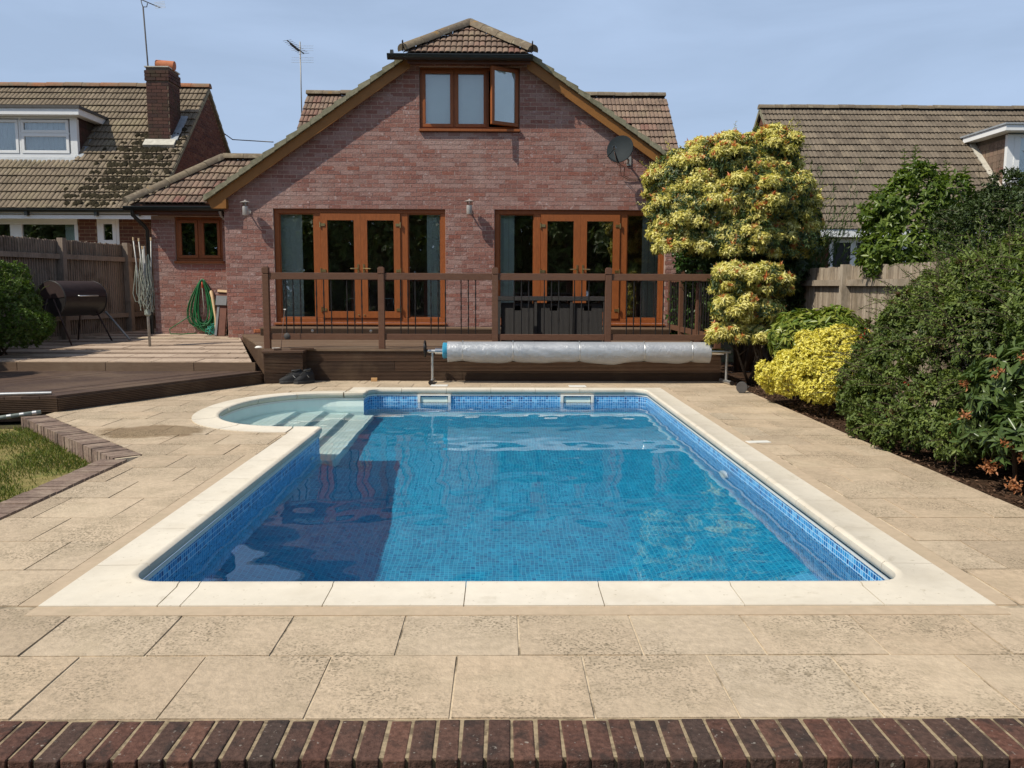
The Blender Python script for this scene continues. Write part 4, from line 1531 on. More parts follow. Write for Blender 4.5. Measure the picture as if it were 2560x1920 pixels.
roof_tiles(er, (EX0, EY0 - 0.02, EZ0 - 0.03), (1, 0, 0), (0, 1, exs), 11, 6, lambda p: (p.x - EX0) > (p.y - EY0) + 0.02 and (p.x < -5.15 or p.z > RZ - SL * abs(p.x - RX) - 0.06), M['tile_red'], 90, seed=9, gauge=0.275)
ridge_tiles(er, (EX0 - 0.03, EY0 - 0.03, EZ0 - 0.0), (EX0 + kx, EY0 + kx, EZ0 + exs * kx + 0.02), M['ridge'], 0.12, 0.42, 'hip_tile')
ridge_tiles(er, (EX0 + kx, EY0 + kx, EZ0 + exs * kx + 0.02), (-3.8, EY0 + kx, EZ0 + exs * kx + 0.02), M['ridge'], 0.12)
gutter(house, -6.86, -5.00, 15.78, 2.75, 0.065)
b = MB()
b.box(-6.72, -4.965, 15.86, 15.885, 2.62, 2.79)
b.box(-6.72, -4.965, 15.886, EXY - 0.002, 2.625, 2.645)
part('fascia', b, M['fascia_brown'], house)
b = MB()
b.tube([(-6.72, 15.78, 2.69), (-6.72, 15.80, 2.60), (-6.62, 16.05, 2.42), (-6.60, 16.14, 2.34), (-6.60, 16.14, 0.36)], 0.035, 10)
part('downpipe', b, M['black_plastic'], house, smooth=True, angle=50)
b = MB()
b.tube([(-5.12, 15.78, 2.68), (-5.12, 15.82, 2.60), (-5.04, 16.05, 2.48), (-5.02, 16.14, 2.40)], 0.033, 10)
part('downpipe_bend', b, M['galv'], house, smooth=True, angle=50)

# =================================================================== NEIGHBOUR ON THE LEFT
LY, LEZ, LRY, LRZ = 18.0, 2.85, 21.1, 6.0
ls = (LRZ - LEZ) / (LRY - 17.6)
left_house = thing('brick_bungalow', 'neighbouring bungalow on the left with mossy grey tiled roof and tall brick chimney', 'house', (-10, 18, 0))
LH = [(-14.0, -8.80, 1.6, 2.80), (-8.41, -7.945, 2.10, 2.80)]
b = MB()
wall_backing(b, lambda z: (-14.0, -7.05), LH, [0.0, 2.76], LY + 0.002, LY + 0.3)
lw = part('front_wall', b, M['mortar_old'], left_house)
brickwork(lw, (0, LY, 0), (1, 0, 0), (0, 1, 0), 1.72, 2.76, lambda z: holes_cut((-14.0, -7.05), LH, z - 0.03), M['brick_old'], 80, lambda u, z: z + u * 0.3, seed=12)
b = MB()
b.face([(-7.056, 17.75, 0), (-7.056, 24.45, 0), (-7.056, 24.45, 2.8), (-7.056, LRY, LRZ - 0.08), (-7.056, 17.75, 2.9)])
lg = part('side_gable', b, M['mortar_old'], left_house)


def lgspan(z):
    if z < 2.9:
        return [(17.75, 24.4)]
    h = (LRZ - 0.1 - z) / ls
    return [(LRY - h, LRY + h)] if h > 0.1 else []


brickwork(lg, (-7.05, 0, 0), (0, 1, 0), (-1, 0, 0), 2.0, 5.95, lgspan, M['brick_old'], 0, seed=13)
b = MB()
b.face([(-16, 17.6, LEZ - 0.02), (-6.99, 17.6, LEZ - 0.02), (-6.99, LRY, LRZ - 0.02), (-16, LRY, LRZ - 0.02)])
b.face([(-6.99, 2 * LRY - 17.6, LEZ - 0.02), (-16, 2 * LRY - 17.6, LEZ - 0.02), (-16, LRY, LRZ - 0.02), (-6.99, LRY, LRZ - 0.02)])
b.face([(-7.0, 17.6, LEZ - 0.11), (-16, 17.6, LEZ - 0.11), (-16, LRY, LRZ - 0.11), (-7.0, LRY, LRZ - 0.11)])
lr = part('roof', b, M['tile_grey'], left_house)
DX1, DYF, DZ0, DZ1 = -9.17, 18.95, 4.05, 5.10
CHX0, CHX1, CHY0, CHY1 = -7.80, -7.31, 19.35, 20.0


def lkeep(p):
    if p.x < DX1 + 0.02 and DYF - 0.05 < p.y < 20.05:
        return False
    if CHX0 - 0.02 < p.x < CHX1 + 0.02 and CHY0 - 0.05 < p.y < CHY1 + 0.05:
        return False
    return p.z < LRZ + 0.02


roof_tiles(lr, (-13.0, 17.58, LEZ - 0.02), (1, 0, 0), (0, 1, ls), 30, 17, lkeep, M['tile_grey'], 300, lambda p: -p.y + 0.25 * p.x, gauge=0.278, seed=14)
ridge_tiles(lr, (-13.0, LRY, LRZ + 0.02), (-6.97, LRY, LRZ + 0.02), M['ridge_red'], 0.12)
b = MB()
for i in range(17):
    t0, t1 = i / 17, (i + 1) / 17
    y0, y1 = 17.58 + (LRY - 17.58) * t0, 17.58 + (LRY - 17.58) * t1
    z0, z1 = LEZ + (LRZ - LEZ) * t0, LEZ + (LRZ - LEZ) * t1
    for (ya, yb) in ((y0, y1), (2 * LRY - y0, 2 * LRY - y1)):
        a = [b.pt((-6.99, ya, z0 - 0.08)), b.pt((-6.99, yb, z1 - 0.08)), b.pt((-6.99, yb, z1 + 0.0)), b.pt((-6.99, ya, z0 + 0.035))]
        c = [b.pt((-7.08, ya, z0 - 0.08)), b.pt((-7.08, yb, z1 - 0.08)), b.pt((-7.08, yb, z1 + 0.0)), b.pt((-7.08, ya, z0 + 0.035))]
        b.idx(a)
        b.idx(c[::-1])
        for q in range(4):
            w = (q + 1) % 4
            b.idx([a[w], a[q], c[q], c[w]])
part('verge', b, M['verge'], lr)
b = MB()
b.box(-14.0, -7.0, 17.62, 17.655, 2.66, 2.83)
b.box(-14.0, -7.0, 17.656, LY - 0.002, 2.70, 2.72)
part('white_fascia', b, M['white_paint'], left_house)
gutter(left_house, -14.0, -7.0, 17.55, 2.845, 0.05)
for x in (-9.6, -8.2, -7.35):
    b = MB()
    b.box(x - 0.03, x + 0.03, 17.52, 17.62, 2.72, 2.80)
    part('gutter_bracket', b, M['black_plastic'], left_house)
# windows of the left house
b = MB()
window_frame(b, -13.9, -8.805, 1.62, 2.66, LY + 0.03, 0.085, 0.09)
b.box(-10.22, -9.98, LY + 0.03, LY + 0.12, 1.70, 2.575)
b.box(-13.9, -8.805, LY - 0.01, LY + 0.1, 2.58, 2.70)
pw = part('picture_window', b, M['white_paint'], left_house, bevel=0.004)
pane(pw, -13.8, -10.22, 1.70, 2.58, LY + 0.07)
pane(pw, -9.98, -8.89, 1.70, 2.58, LY + 0.07)
b = MB()
b.box(-9.16, -8.89, LY + 0.2, LY + 0.22, 1.5, 2.64)
part('curtain', b, M['blind'], pw)
b = MB()
window_frame(b, -8.405, -7.95, 2.12, 2.72, LY + 0.0, 0.06, 0.09)
window_frame(b, -8.345, -8.01, 2.18, 2.66, LY - 0.012, 0.075, 0.06)
b.box(-8.42, -7.935, LY - 0.05, LY + 0.02, 2.05, 2.115)
sw = part('small_window', b, M['white_paint'], left_house, bevel=0.004)
pane(sw, -8.27, -8.085, 2.255, 2.585, LY + 0.02)
b = MB()
b.box(-13.95, -7.4, LY + 0.302, 20.3, 1.5, 2.78, skip='f')
part('room', b, M['interior'], left_house)
# dormer
b = MB()
b.box(-13.0, DX1, DYF, DYF + 0.05, DZ0 - 0.02, DZ0 + 0.10)
b.box(-13.0, DX1, DYF, DYF + 0.05, 4.88, 4.92)
b.box(DX1 - 0.15, DX1, DYF, DYF + 0.10, DZ0 + 0.10, 4.88)
b.box(-10.42, -10.38, DYF, DYF + 0.05, DZ0 + 0.10, 4.88)
b.box(-10.38, -9.34, DYF + 0.001, DYF + 0.05, 4.555, 4.59)
df = part('dormer_window', b, M['white_paint'], left_house, bevel=0.004)
for (a, c, z0, z1) in ((-11.5, -10.42, 4.15, 4.86), (-10.38, -9.34, 4.58, 4.86), (-10.38, -9.34, 4.15, 4.565)):
    b = MB()
    window_frame(b, a + 0.01, c - 0.01, z0 + 0.002, z1, DYF - 0.012, 0.06, 0.05)
    part('sash', b, M['white_paint'], df, bevel=0.004)
    pane(df, a + 0.07, c - 0.07, z0 + 0.06, z1 - 0.06, DYF + 0.02)
b = MB()
x = -12.9
while x < DX1 - 0.2:
    b.face([(x, DYF + 0.10, 4.12), (x + 0.06, DYF + 0.135, 4.12), (x + 0.06, DYF + 0.135, 4.88), (x, DYF + 0.10, 4.88)])
    b.face([(x + 0.06, DYF + 0.135, 4.12), (x + 0.11, DYF + 0.10, 4.12), (x + 0.11, DYF + 0.10, 4.88), (x + 0.06, DYF + 0.135, 4.88)], 0.6)
    x += 0.11
part('net_curtain', b, M['net'], df)
b = MB()
b.face([(DX1 - 0.04, DYF + 0.1, DZ0), (DX1 - 0.04, 20.1, 5.06), (DX1 - 0.04, DYF + 0.1, 5.06)])
ck = part('dormer_cheek', b, M['brick_old'], left_house)
for i in range(6):
    z = 4.1 + i * 0.16
    ye = 17.6 + (z - LEZ) / ls
    mb = MB()
    yy = DYF + 0.1
    while yy < max(DYF + 0.12, ye + 0.05):
        mb.box(DX1 - 0.042, DX1 - 0.012, yy + 0.003, yy + 0.157, z, z + 0.17)
        yy += 0.16
    part('hung_tile_row', mb, M['chimney_brick'], ck)
b = MB()
b.box(-13.1, DX1 + 0.16, DYF - 0.22, DYF - 0.19, 4.93, 5.06)
b.box(DX1 + 0.13, DX1 + 0.16, DYF - 0.189, 20.0, 4.93, 5.06)
b.box(-13.1, DX1 + 0.13, DYF - 0.189, 20.0, 4.925, 4.945)
part('dormer_fascia', b, M['white_paint'], left_house)
b = MB()
b.box(-13.1, DX1 + 0.19, DYF - 0.25, 20.15, 5.061, 5.12)
part('dormer_roof', b, M['float'], left_house)
b = MB()
b.bar((DX1 + 0.03, DYF - 0.05, 4.06), (DX1 + 0.03, 20.05, 5.05), 0.16, 0.03, up=(0, -ls, 1))
b.bar((-13.0, DYF - 0.08, 4.0), (DX1 + 0.1, DYF - 0.08, 4.0), 0.16, 0.03, up=(0, -ls, 1))
part('lead_flashing', b, M['lead'], left_house)
# chimney
CHZ = 6.06
b = MB()
b.box(CHX0 + 0.006, CHX1 - 0.006, CHY0 + 0.006, CHY1 - 0.006, 4.0, CHZ)
ch = part('chimney', b, M['chimney_mortar'], left_house)
for (org, U, Nn, a, c, sd) in (((0, CHY0, 0), (1, 0, 0), (0, 1, 0), CHX0, CHX1, 21), ((CHX1, 0, 0), (0, 1, 0), (-1, 0, 0), CHY0, CHY1, 22), ((CHX0, 0, 0), (0, -1, 0), (1, 0, 0), -CHY1, -CHY0, 23)):
    brickwork(ch, org, U, Nn, 4.25, CHZ - 0.28, lambda z, a=a, c=c: [(a, c)], M['chimney_brick'], 60 if sd == 21 else 0, lambda u, z: z, seed=sd, phase=a + (0.02 if sd != 21 else 0.0))
    brickwork(ch, tuple(Vector(org) - Vector(Nn) * 0.022), U, Nn, CHZ - 0.28, CHZ + 0.02, lambda z, a=a, c=c: [(a - 0.022, c + 0.022)], M['chimney_brick'], 0, seed=sd + 5, phase=a)
b = MB()
b.box(CHX0 - 0.02, CHX1 + 0.02, CHY0 - 0.02, CHY1 + 0.02, CHZ + 0.006, CHZ + 0.03)
part('flaunching', b, M['limewash'], ch)
b = MB()
b.tube([(-7.66, 19.62, CHZ + 0.13), (-7.24 - 0.02, 19.62, CHZ + 0.10)], 0.10, 14)
b.lathe([(0.10, 0), (0.09, 0.06)], (-7.46, 19.62, CHZ + 0.02), (0, 0, 1), 12)
part('chimney_pot', b, M['terracotta'], ch, smooth=True, angle=45)
b = MB()
b.bar((CHX0 - 0.06, CHY0 - 0.09, 4.42), (CHX1 + 0.13, CHY0 - 0.09, 4.42), 0.22, 0.09, up=(0, -ls, 1))
part('mortar_fillet', b, M['limewash'], ch)
b = MB()
b.bar((CHX1 + 0.07, CHY0 - 0.03, 4.50), (CHX1 + 0.07, CHY1 + 0.05, 5.15), 0.16, 0.03, up=(0, -ls, 1))
b.box(CHX1 + 0.004, CHX1 + 0.014, CHY0, CHY1, 4.42, 4.62)
part('lead_flashing', b, M['lead'], ch)
# moss cushions below the chimney
mb = MB()
mr = random.Random(31)
for i in range(520):
    t = mr.random()
    yy = 17.585 + 0.2066 * (round(t * 9.6) + mr.uniform(0.02, 0.42))
    cx = -7.55 - 0.55 * (1 - t) + mr.gauss(0, 0.33 + 0.14 * (1 - t)) + (-0.12 if i % 3 else 0.25)
    if cx > -7.02 or cx < -9.1:
        continue
    z = LEZ + ls * (yy - 17.6) + 0.075
    r = mr.uniform(0.022, 0.062)
    n = 7
    top = mb.pt((cx, yy - 0.02, z + r * 0.75))
    ring = [mb.pt((cx + math.cos(2 * PI * q / n) * r * mr.uniform(0.8, 1.25), yy + math.sin(2 * PI * q / n) * r * mr.uniform(0.7, 1.1), z + math.sin(2 * PI * q / n) * r * ls * 0.8 + r * 0.35)) for q in range(n)]
    low = [mb.pt((cx + math.cos(2 * PI * q / n) * r * 1.15, yy + math.sin(2 * PI * q / n) * r, z - 0.02 + math.sin(2 * PI * q / n) * r * ls * 0.8)) for q in range(n)]
    rv = mr.random()
    for q in range(n):
        w = (q + 1) % n
        mb.idx([top, ring[q], ring[w]], rv)
        mb.idx([ring[q], low[q], low[w], ring[w]], rv)
part('moss', mb, M['moss'], left_house, kind='stuff')

# =================================================================== NEIGHBOUR ON THE RIGHT
RY, REZ, RRY2, RRZ2 = 19.0, 2.60, 22.7, 5.93
rs = (RRZ2 - REZ) / (RRY2 - RY)
right_house = thing('tiled_bungalow', 'neighbouring bungalow on the right with a wide drab brown tiled roof and white dormer', 'house', (10, 19, 0))
b = MB()
b.face([(6.72, RY, REZ - 0.02), (16.5, RY, REZ - 0.02), (16.5, RRY2, RRZ2 - 0.02), (6.72, RRY2, RRZ2 - 0.02)])
b.face([(16.5, 2 * RRY2 - RY, REZ - 0.02), (6.72, 2 * RRY2 - RY, REZ - 0.02), (6.72, RRY2, RRZ2 - 0.02), (16.5, RRY2, RRZ2 - 0.02)])
b.face([(6.73, RY, REZ - 0.12), (6.73, RRY2, RRZ2 - 0.12), (16.5, RRY2, RRZ2 - 0.12), (16.5, RY, REZ - 0.12)])
rr_ = part('roof', b, M['tile_right'], right_house)
RDX, RDYF, RDYB = 11.72, 20.0, 21.5


def rkeep(p):
    return p.z < RRZ2 + 0.02 and not (p.x > RDX + 0.04 and RDYF - 0.1 < p.y < RDYB)


roof_tiles(rr_, (6.72, RY - 0.02, REZ - 0.02), (1, 0, 0), (0, 1, rs), 40, 18, rkeep, M['tile_right'], 300, lambda p: (6 if 7.0 < p.x < 10.6 else 0) + 0.2 * p.z - 0.3 * abs(p.x - 9), gauge=0.277, seed=41)
ridge_tiles(rr_, (6.70, RRY2, RRZ2 + 0.02), (15.0, RRY2, RRZ2 + 0.02), M['ridge'], 0.12)
b = MB()
b.face([(6.80, 19.2, 0), (6.80, 19.2, 2.7), (6.80, RRY2, RRZ2 - 0.1), (6.80, 26.2, 2.7), (6.80, 26.2, 0)])
part('side_gable', b, M['brick_old'], right_house)
b = MB()
for yb in (RY, 2 * RRY2 - RY):
    b.bar((6.745, yb, REZ - 0.02), (6.745, RRY2, RRZ2 - 0.02), 0.05, 0.10)
part('verge', b, M['verge'], rr_)
b = MB()
b.box(6.80, 15.5, 19.30, 19.5, 0.0, 2.5)
part('front_wall', b, M['brick_old'], right_house)
b = MB()
b.box(6.75, 15.5, 18.96, 18.99, 2.44, 2.60)
b.box(6.75, 15.5, 18.991, 19.30, 2.44, 2.455)
part('white_fascia', b, M['white_paint'], right_house)
b = MB()
window_frame(b, 7.4, 10.1, 1.2, 2.42, 19.24, 0.09, 0.05)
for xm in (7.95, 9.1):
    b.box(xm - 0.07, xm + 0.07, 19.24, 19.29, 1.29, 2.33)
rwn = part('patio_window', b, M['white_paint'], right_house)
b = MB()
b.box(7.49, 10.01, 19.272, 19.28, 1.29, 2.33)
part('pane', b, M['drum_black'], rwn)
# dormer
b = MB()
z0 = REZ + rs * (RDYF - RY)
b.box(RDX, RDX + 0.16, RDYF, RDYF + 0.1, z0, 4.86)
b.box(RDX + 0.16, 15.0, RDYF, RDYF + 0.06, z0, z0 + 0.1)
b.box(RDX + 0.16, 15.0, RDYF, RDYF + 0.06, 4.78, 4.86)
b.box(RDX + 0.16, RDX + 0.30, RDYF - 0.012, RDYF + 0.05, z0 + 0.1, 4.78)
rd = part('dormer_window', b, M['white_paint'], right_house, bevel=0.004)
pane(rd, RDX + 0.30, 15.0, z0 + 0.1, 4.78, RDYF + 0.02)
b = MB()
b.box(RDX + 0.2, 15.0, RDYF + 0.15, RDYF + 0.16, z0, 4.86)
part('blind', b, M['blind'], rd)
b = MB()
b.face([(RDX + 0.05, RDYF + 0.1, z0), (RDX + 0.05, RDYF + 0.1, 4.9), (RDX + 0.05, 21.6, 4.9)])
ck = part('dormer_cheek', b, M['tile_right'], right_house)
for i in range(8):
    z = z0 + i * 0.16
    ye = RY + (z - REZ) / rs
    yy = RDYF + 0.1
    while yy < ye + 0.05 and z < 4.8:
        mb = MB()
        w = random.uniform(0.15, 0.165)
        mb.box(RDX + 0.02, RDX + 0.045, yy + 0.003, yy + w - 0.003, z, z + 0.155)
        part('hung_tile', mb, M['tile_red'], ck)
        yy += 0.165
b = MB()
b.box(RDX - 0.22, 15.2, RDYF - 0.28, RDYF - 0.25, 4.90, 5.03)
b.box(RDX - 0.22, RDX - 0.19, RDYF - 0.249, 21.55, 4.90, 5.03)
b.box(RDX - 0.19, 15.2, RDYF - 0.249, 21.5, 4.895, 4.91)
part('dormer_fascia', b, M['white_paint'], right_house)
b = MB()
b.box(RDX - 0.25, 15.2, RDYF - 0.31, 21.65, 5.031, 5.07)
part('dormer_roof', b, M['lead'], right_house)
b = MB()
b.bar((RDX - 0.04, RDYF + 0.0, z0 + 0.04), (RDX - 0.04, 21.45, 4.88), 0.15, 0.04, up=(0, -rs, 1))
part('flashing', b, M['limewash'], right_house)

# =================================================================== TERRACE, DECKS
def terr_z(x, y):
    return 0.29 + 0.026 * (y - 11.6)


terrace = thing('terrace', None, None, (-6, 13, 0.3))
terrace['kind'] = 'structure'
terrace['label'] = 'raised slab terrace beside the house'
T_POLY = [(-9.0, 11.64), (-3.42, 11.64), (-4.75, 15.49), (-4.97, 15.49), (-4.97, 16.19), (-9.0, 16.19)]
T1 = [(-9.0, 11.64), (-3.42, 11.64), (-4.75, 15.49), (-9.0, 15.49)]
T2 = [(-9.0, 15.49), (-4.975, 15.49), (-4.975, 16.19), (-9.0, 16.19)]
T3 = [(-9.0, 16.19), (-6.56, 16.19), (-6.56, 18.6), (-9.0, 18.6)]
b = MB()
for poly in (T1, T2, T3):
    b.prism([(x, y, terr_z(x, y)) for x, y in poly], -0.4, -0.008)
part('joint_mortar', b, M['mortar_pale'], terrace)
M['terr_slab'] = gmat('pale_terrace_slab', [(0.43, 0.33, 0.25), (0.47, 0.365, 0.28), (0.40, 0.305, 0.23)], 0.9, spec=0.12, grain=(26, 0.18), stains=[((0.25, 0.18, 0.13), 2.0, 0.55, 0.7, 0.6)])
M['terr_slab_dark'] = gmat('brown_terrace_slab', [(0.23, 0.165, 0.12), (0.26, 0.19, 0.14)], 0.9, spec=0.12, grain=(26, 0.22), stains=[((0.14, 0.10, 0.075), 2.0, 0.5, 0.7, 0.6)])
yy = 11.66
row = 0
rrow = random.Random(77)
while yy < 18.4:
    h = 0.40 if row % 2 == 0 else 0.20
    reg = T1 if yy < 15.2 else (T2 if yy < 15.9 else T3)
    for i in range(11):
        x0 = -9.0 + i * 0.6 + (0.3 if row % 3 == 1 else 0.0) + (0.12 if row % 2 else 0)
        q = clip_convex([(x0 + .006, yy + .006), (x0 + .594, yy + .006), (x0 + .594, yy + h - .006), (x0 + .006, yy + h - .006)], reg)
        if len(q) > 2 and abs(area(q)) > 0.01:
            mb = MB()
            dz = rrow.uniform(-0.003, 0.003)
            mb.prism([(x, y, terr_z(x, y) + dz) for x, y in q], -0.04, 0.0, bottom=False)
            part('slab', mb, M['terr_slab'] if row % 2 == 0 else M['terr_slab_dark'], terrace)
    yy += h
    row += 1
x = -9.0
while x < -3.5:
    mb = MB()
    w = 1.2
    mb.box(x + 0.004, min(x + w, -3.36) - 0.004, 11.60, 11.65, 0.0, 0.284)
    part('riser_board', mb, M['decking'], terrace)
    x += w


def groove_board(parent, p0, p1, z0, h, out, mat, name='board', n=7, t=0.028, rnd=None):
    """grooved board standing on edge from p0 to p1, grooves on the side the vector out points to"""
    p0, p1, out = Vector((*p0, 0)), Vector((*p1, 0)), Vector((*out, 0)).normalized()
    prof = [(0.0, 0.0)]
    for i in range(n):
        a = h * i / n
        c = h * (i + 1) / n
        prof += [(a + 0.001, t), (c - 0.0095, t), (c - 0.0085, t - 0.013), (c - 0.0005, t - 0.013)]
    prof += [(h, t), (h, 0.0)]
    mb = MB()
    A = [mb.pt(p0 + out * o + Vector((0, 0, z0 + z))) for z, o in prof]
    B = [mb.pt(p1 + out * o + Vector((0, 0, z0 + z))) for z, o in prof]
    m = len(prof)
    for i in range(m):
        j = (i + 1) % m
        mb.idx([A[j], A[i], B[i], B[j]])
    mb.idx(A)
    mb.idx(B[::-1])
    return part(name, mb, mat, parent)


# lower deck, its boards parallel to the slanting front edge
M['decking_low'] = gmat('dark_low_decking', [(0.082, 0.050, 0.034), (0.098, 0.060, 0.040), (0.07, 0.043, 0.031), (0.11, 0.068, 0.045)], 0.62, spec=0.35, grain=(6, 0.25), stretch=(6, 1.5, 6), stains=[((0.15, 0.10, 0.065), 1.3, 0.5, 0.68, 0.7)], bump=(40, 0.3, 0.004))
ldeck = thing('low_deck', 'low dark timber deck with a slanting front edge left of the pool', 'decking', (-5.5, 10.5, 0))
LD = [(-9.0, 8.0), (-4.71, 8.97), (-3.27, 11.595), (-9.0, 11.595)]
d_ = Vector((1.44, 2.625)).normalized()
n_ = Vector((d_.y, -d_.x))
A0 = Vector((-4.71, 8.97))
for i in range(52):
    o0 = -0.125 * i
    p = A0 + n_ * o0
    strip = [(p + d_ * -8 - n_ * 0.119), (p + d_ * -8), (p + d_ * 8), (p + d_ * 8 - n_ * 0.119)]
    strip = [tuple(v) for v in strip]
    if area(strip) < 0:
        strip = strip[::-1]
    q = clip_convex(strip, LD)
    if len(q) > 2 and abs(area(q)) > 0.01:
        mb = MB()
        mb.prism(q, 0.142, 0.17 + random.uniform(-0.0015, 0.0015))
        part('deck_board', mb, M['decking_low'], ldeck)
b = MB()
b.prism([(-8.95, 8.05), (-4.76, 9.02), (-3.36, 11.56), (-8.95, 11.56)], -0.1, 0.141)
part('deck_frame', b, M['fascia_board'], ldeck)
groove_board(ldeck, (-4.71, 8.97), (-3.27, 11.595), 0.005, 0.136, (n_.x, n_.y), M['fascia_board'], 'fascia_board')
groove_board(ldeck, (-9.0, 8.0), (-4.70, 8.972), 0.005, 0.136, (0.22, -0.975), M['fascia_board'], 'fascia_board')

# upper deck
deck = thing('timber_deck', 'raised brown timber deck in front of the french doors', 'decking', (-0.5, 13.5, 0))
DY0, DY1, DZ = 11.95, 15.44, 0.45


def dleft(y):
    return -3.33 - 1.37 * (y - DY0) / 3.5


i = 0
y = DY0 - 0.03
while y < DY1 - 0.05:
    y2 = min(y + 0.12, DY1)
    mb = MB()
    mb.prism([(dleft(y), y), (3.12, y), (3.12, y2), (dleft(y2), y2)], DZ - 0.028, DZ + random.uniform(-0.001, 0.001))
    part('deck_board', mb, M['decking'], deck)
    y += 0.126
b = MB()
b.prism([(dleft(DY0) + 0.05, DY0 + 0.04), (3.08, DY0 + 0.04), (3.08, DY1), (dleft(DY1) + 0.05, DY1)], 0.0, DZ - 0.03)
part('deck_frame', b, M['fascia_board'], deck)
for r in range(3):
    z0 = 0.004 + r * 0.140
    cuts = [(-3.33, 3.12)] if r == 2 else ([(-3.33, -0.55), (-0.545, 3.12)] if r == 0 else [(-3.33, -1.50), (-1.495, 3.12)])
    for a, c in cuts:
        groove_board(deck, (a, DY0 + 0.02), (c, DY0 + 0.02), z0, 0.136, (0, -1), M['fascia_board'], 'fascia_board')
    dl = Vector((-1.37, 3.5)).normalized()
    groove_board(deck, (dleft(DY1) + 0.03, DY1), (dleft(DY0) + 0.03, DY0), z0, 0.136, (-dl.y, dl.x), M['fascia_board'], 'fascia_board')
# step in front of the doors
b = MB()
b.box(-4.25, 3.0, 15.06, 15.44, DZ + 0.002, 0.565)
st_ = part('door_step', b, M['fascia_board'], deck)
for k_ in range(3):
    mb = MB()
    mb.box(-4.27, 3.02, 15.035 + 0.136 * k_, 15.165 + 0.136 * k_, 0.567, 0.594)
    part('step_board', mb, M['decking'], st_)
groove_board(st_, (-4.25, 15.058), (3.0, 15.058), DZ + 0.008, 0.112, (0, -1), M['fascia_board'], 'fascia_board', n=6)
for x in (-3.33, -2.30):
    mb = MB()
    mb.lathe([(0.024, 0), (0.024, 0.006), (0.014, 0.008), (0.012, 0.002), (0.0, 0.002)], (x, 15.032, 0.535), (0, -1, 0), 16, cap=False)
    part('deck_light', mb, M['steel'], st_, smooth=True, angle=40)
# boxed step at the deck's corner
sb = thing('deck_step_box', 'dark boarded box step against the left front corner of the raised deck', 'step', (-3.0, 11.7, 0))
C0, C1, C2, C3 = (-3.235, 11.53), (-2.735, 11.66), (-2.735, DY0 - 0.012), (-3.32, DY0 - 0.012)
b = MB()
b.prism([(-3.2, 11.58), (-2.77, 11.70), (-2.77, DY0 - 0.015), (-3.26, DY0 - 0.015)], 0.0, 0.412)
part('frame', b, M['fascia_board'], sb)
for r in range(3):
    groove_board(sb, (C0[0], C0[1] + 0.028), (C1[0], C1[1] + 0.028), 0.004 + r * 0.138, 0.134, (0.25, -0.97), M['fascia_board'], 'fascia_board')
    groove_board(sb, (C1[0] - 0.03, C1[1] + 0.01), (C2[0] - 0.03, C2[1]), 0.004 + r * 0.138, 0.134, (1, 0), M['fascia_board'], 'fascia_board')
    groove_board(sb, (C3[0] + 0.03, C3[1]), (C0[0] + 0.03, C0[1] + 0.02), 0.004 + r * 0.138, 0.134, (-1, -0.1), M['fascia_board'], 'fascia_board')
for k_ in range(3):
    mb = MB()
    a, c = k_ / 3, (k_ + 1) / 3 - 0.02
    L = lambda t: (C0[0] + (C3[0] - C0[0]) * t - 0.01, C0[1] - 0.02 + (C3[1] - C0[1] + 0.02) * t)
    R = lambda t: (C1[0] + 0.02, C1[1] - 0.02 + (C2[1] - C1[1] + 0.02) * t)
    mb.prism([L(a), R(a), R(c), L(c)], 0.418, 0.446)
    part('step_board', mb, M['fascia_board'], sb)
b = MB()
b.cbox((-3.10, 11.76, 0.459), (0.09, 0.16, 0.022), Matrix.Rotation(0.3, 3, 'Z'))
part('lid_edge', b, M['fascia_board'], sb)
b = MB()
b.bar((-2.93, 11.83, 0.457), (-2.62, 11.90, 0.462), 0.06, 0.02)
part('loose_board', b, M['fascia_board'], sb)

# railing
rail = thing('deck_railing', 'brown timber railing with thin black metal spindles round the raised deck', 'railing', (-0.1, 12.0, 0.45))


def post(x, y, z0=DZ, z1=1.60):
    mb = MB()
    mb.box(x - 0.043, x + 0.043, y - 0.043, y + 0.043, z0, z1 - 0.105)
    mb.box(x - 0.034, x + 0.034, y - 0.034, y + 0.034, z1 - 0.105, z1 - 0.095)
    mb.box(x - 0.045, x + 0.045, y - 0.045, y + 0.045, z1 - 0.095, z1 - 0.012)
    mb.prism([(x - 0.033, y - 0.033), (x + 0.033, y - 0.033), (x + 0.033, y + 0.033), (x - 0.033, y + 0.033)], z1 - 0.012, z1)
    part('post', mb, M['rail'], rail, bevel=0.004)


RYF = 12.03
PX = [-3.30, -1.685, -0.085, 1.515, 3.08]
for x in PX:
    post(x, RYF)
SIDE = [RYF, 13.15, 14.40, 15.40]
for y in SIDE[1:3]:
    post(3.06, y)
mb = MB()
mb.box(3.03, 3.09, 15.40, 15.46, DZ, 1.50)
part('post', mb, M['rail'], rail)


def spindle(x, y):
    mb = MB()
    z0, z1 = 0.66, 1.425
    mb.tube([(x, y, z0), (x, y, z1)], 0.0085, 6, cap=False)
    for zc in (0.86, 1.04, 1.22):
        mb.tube([(x, y, zc - 0.05), (x, y, zc), (x, y, zc + 0.05)], [0.0085, 0.0125, 0.0085], 6, cap=False)
    part('spindle', mb, M['steel_black'], rail, smooth=True)


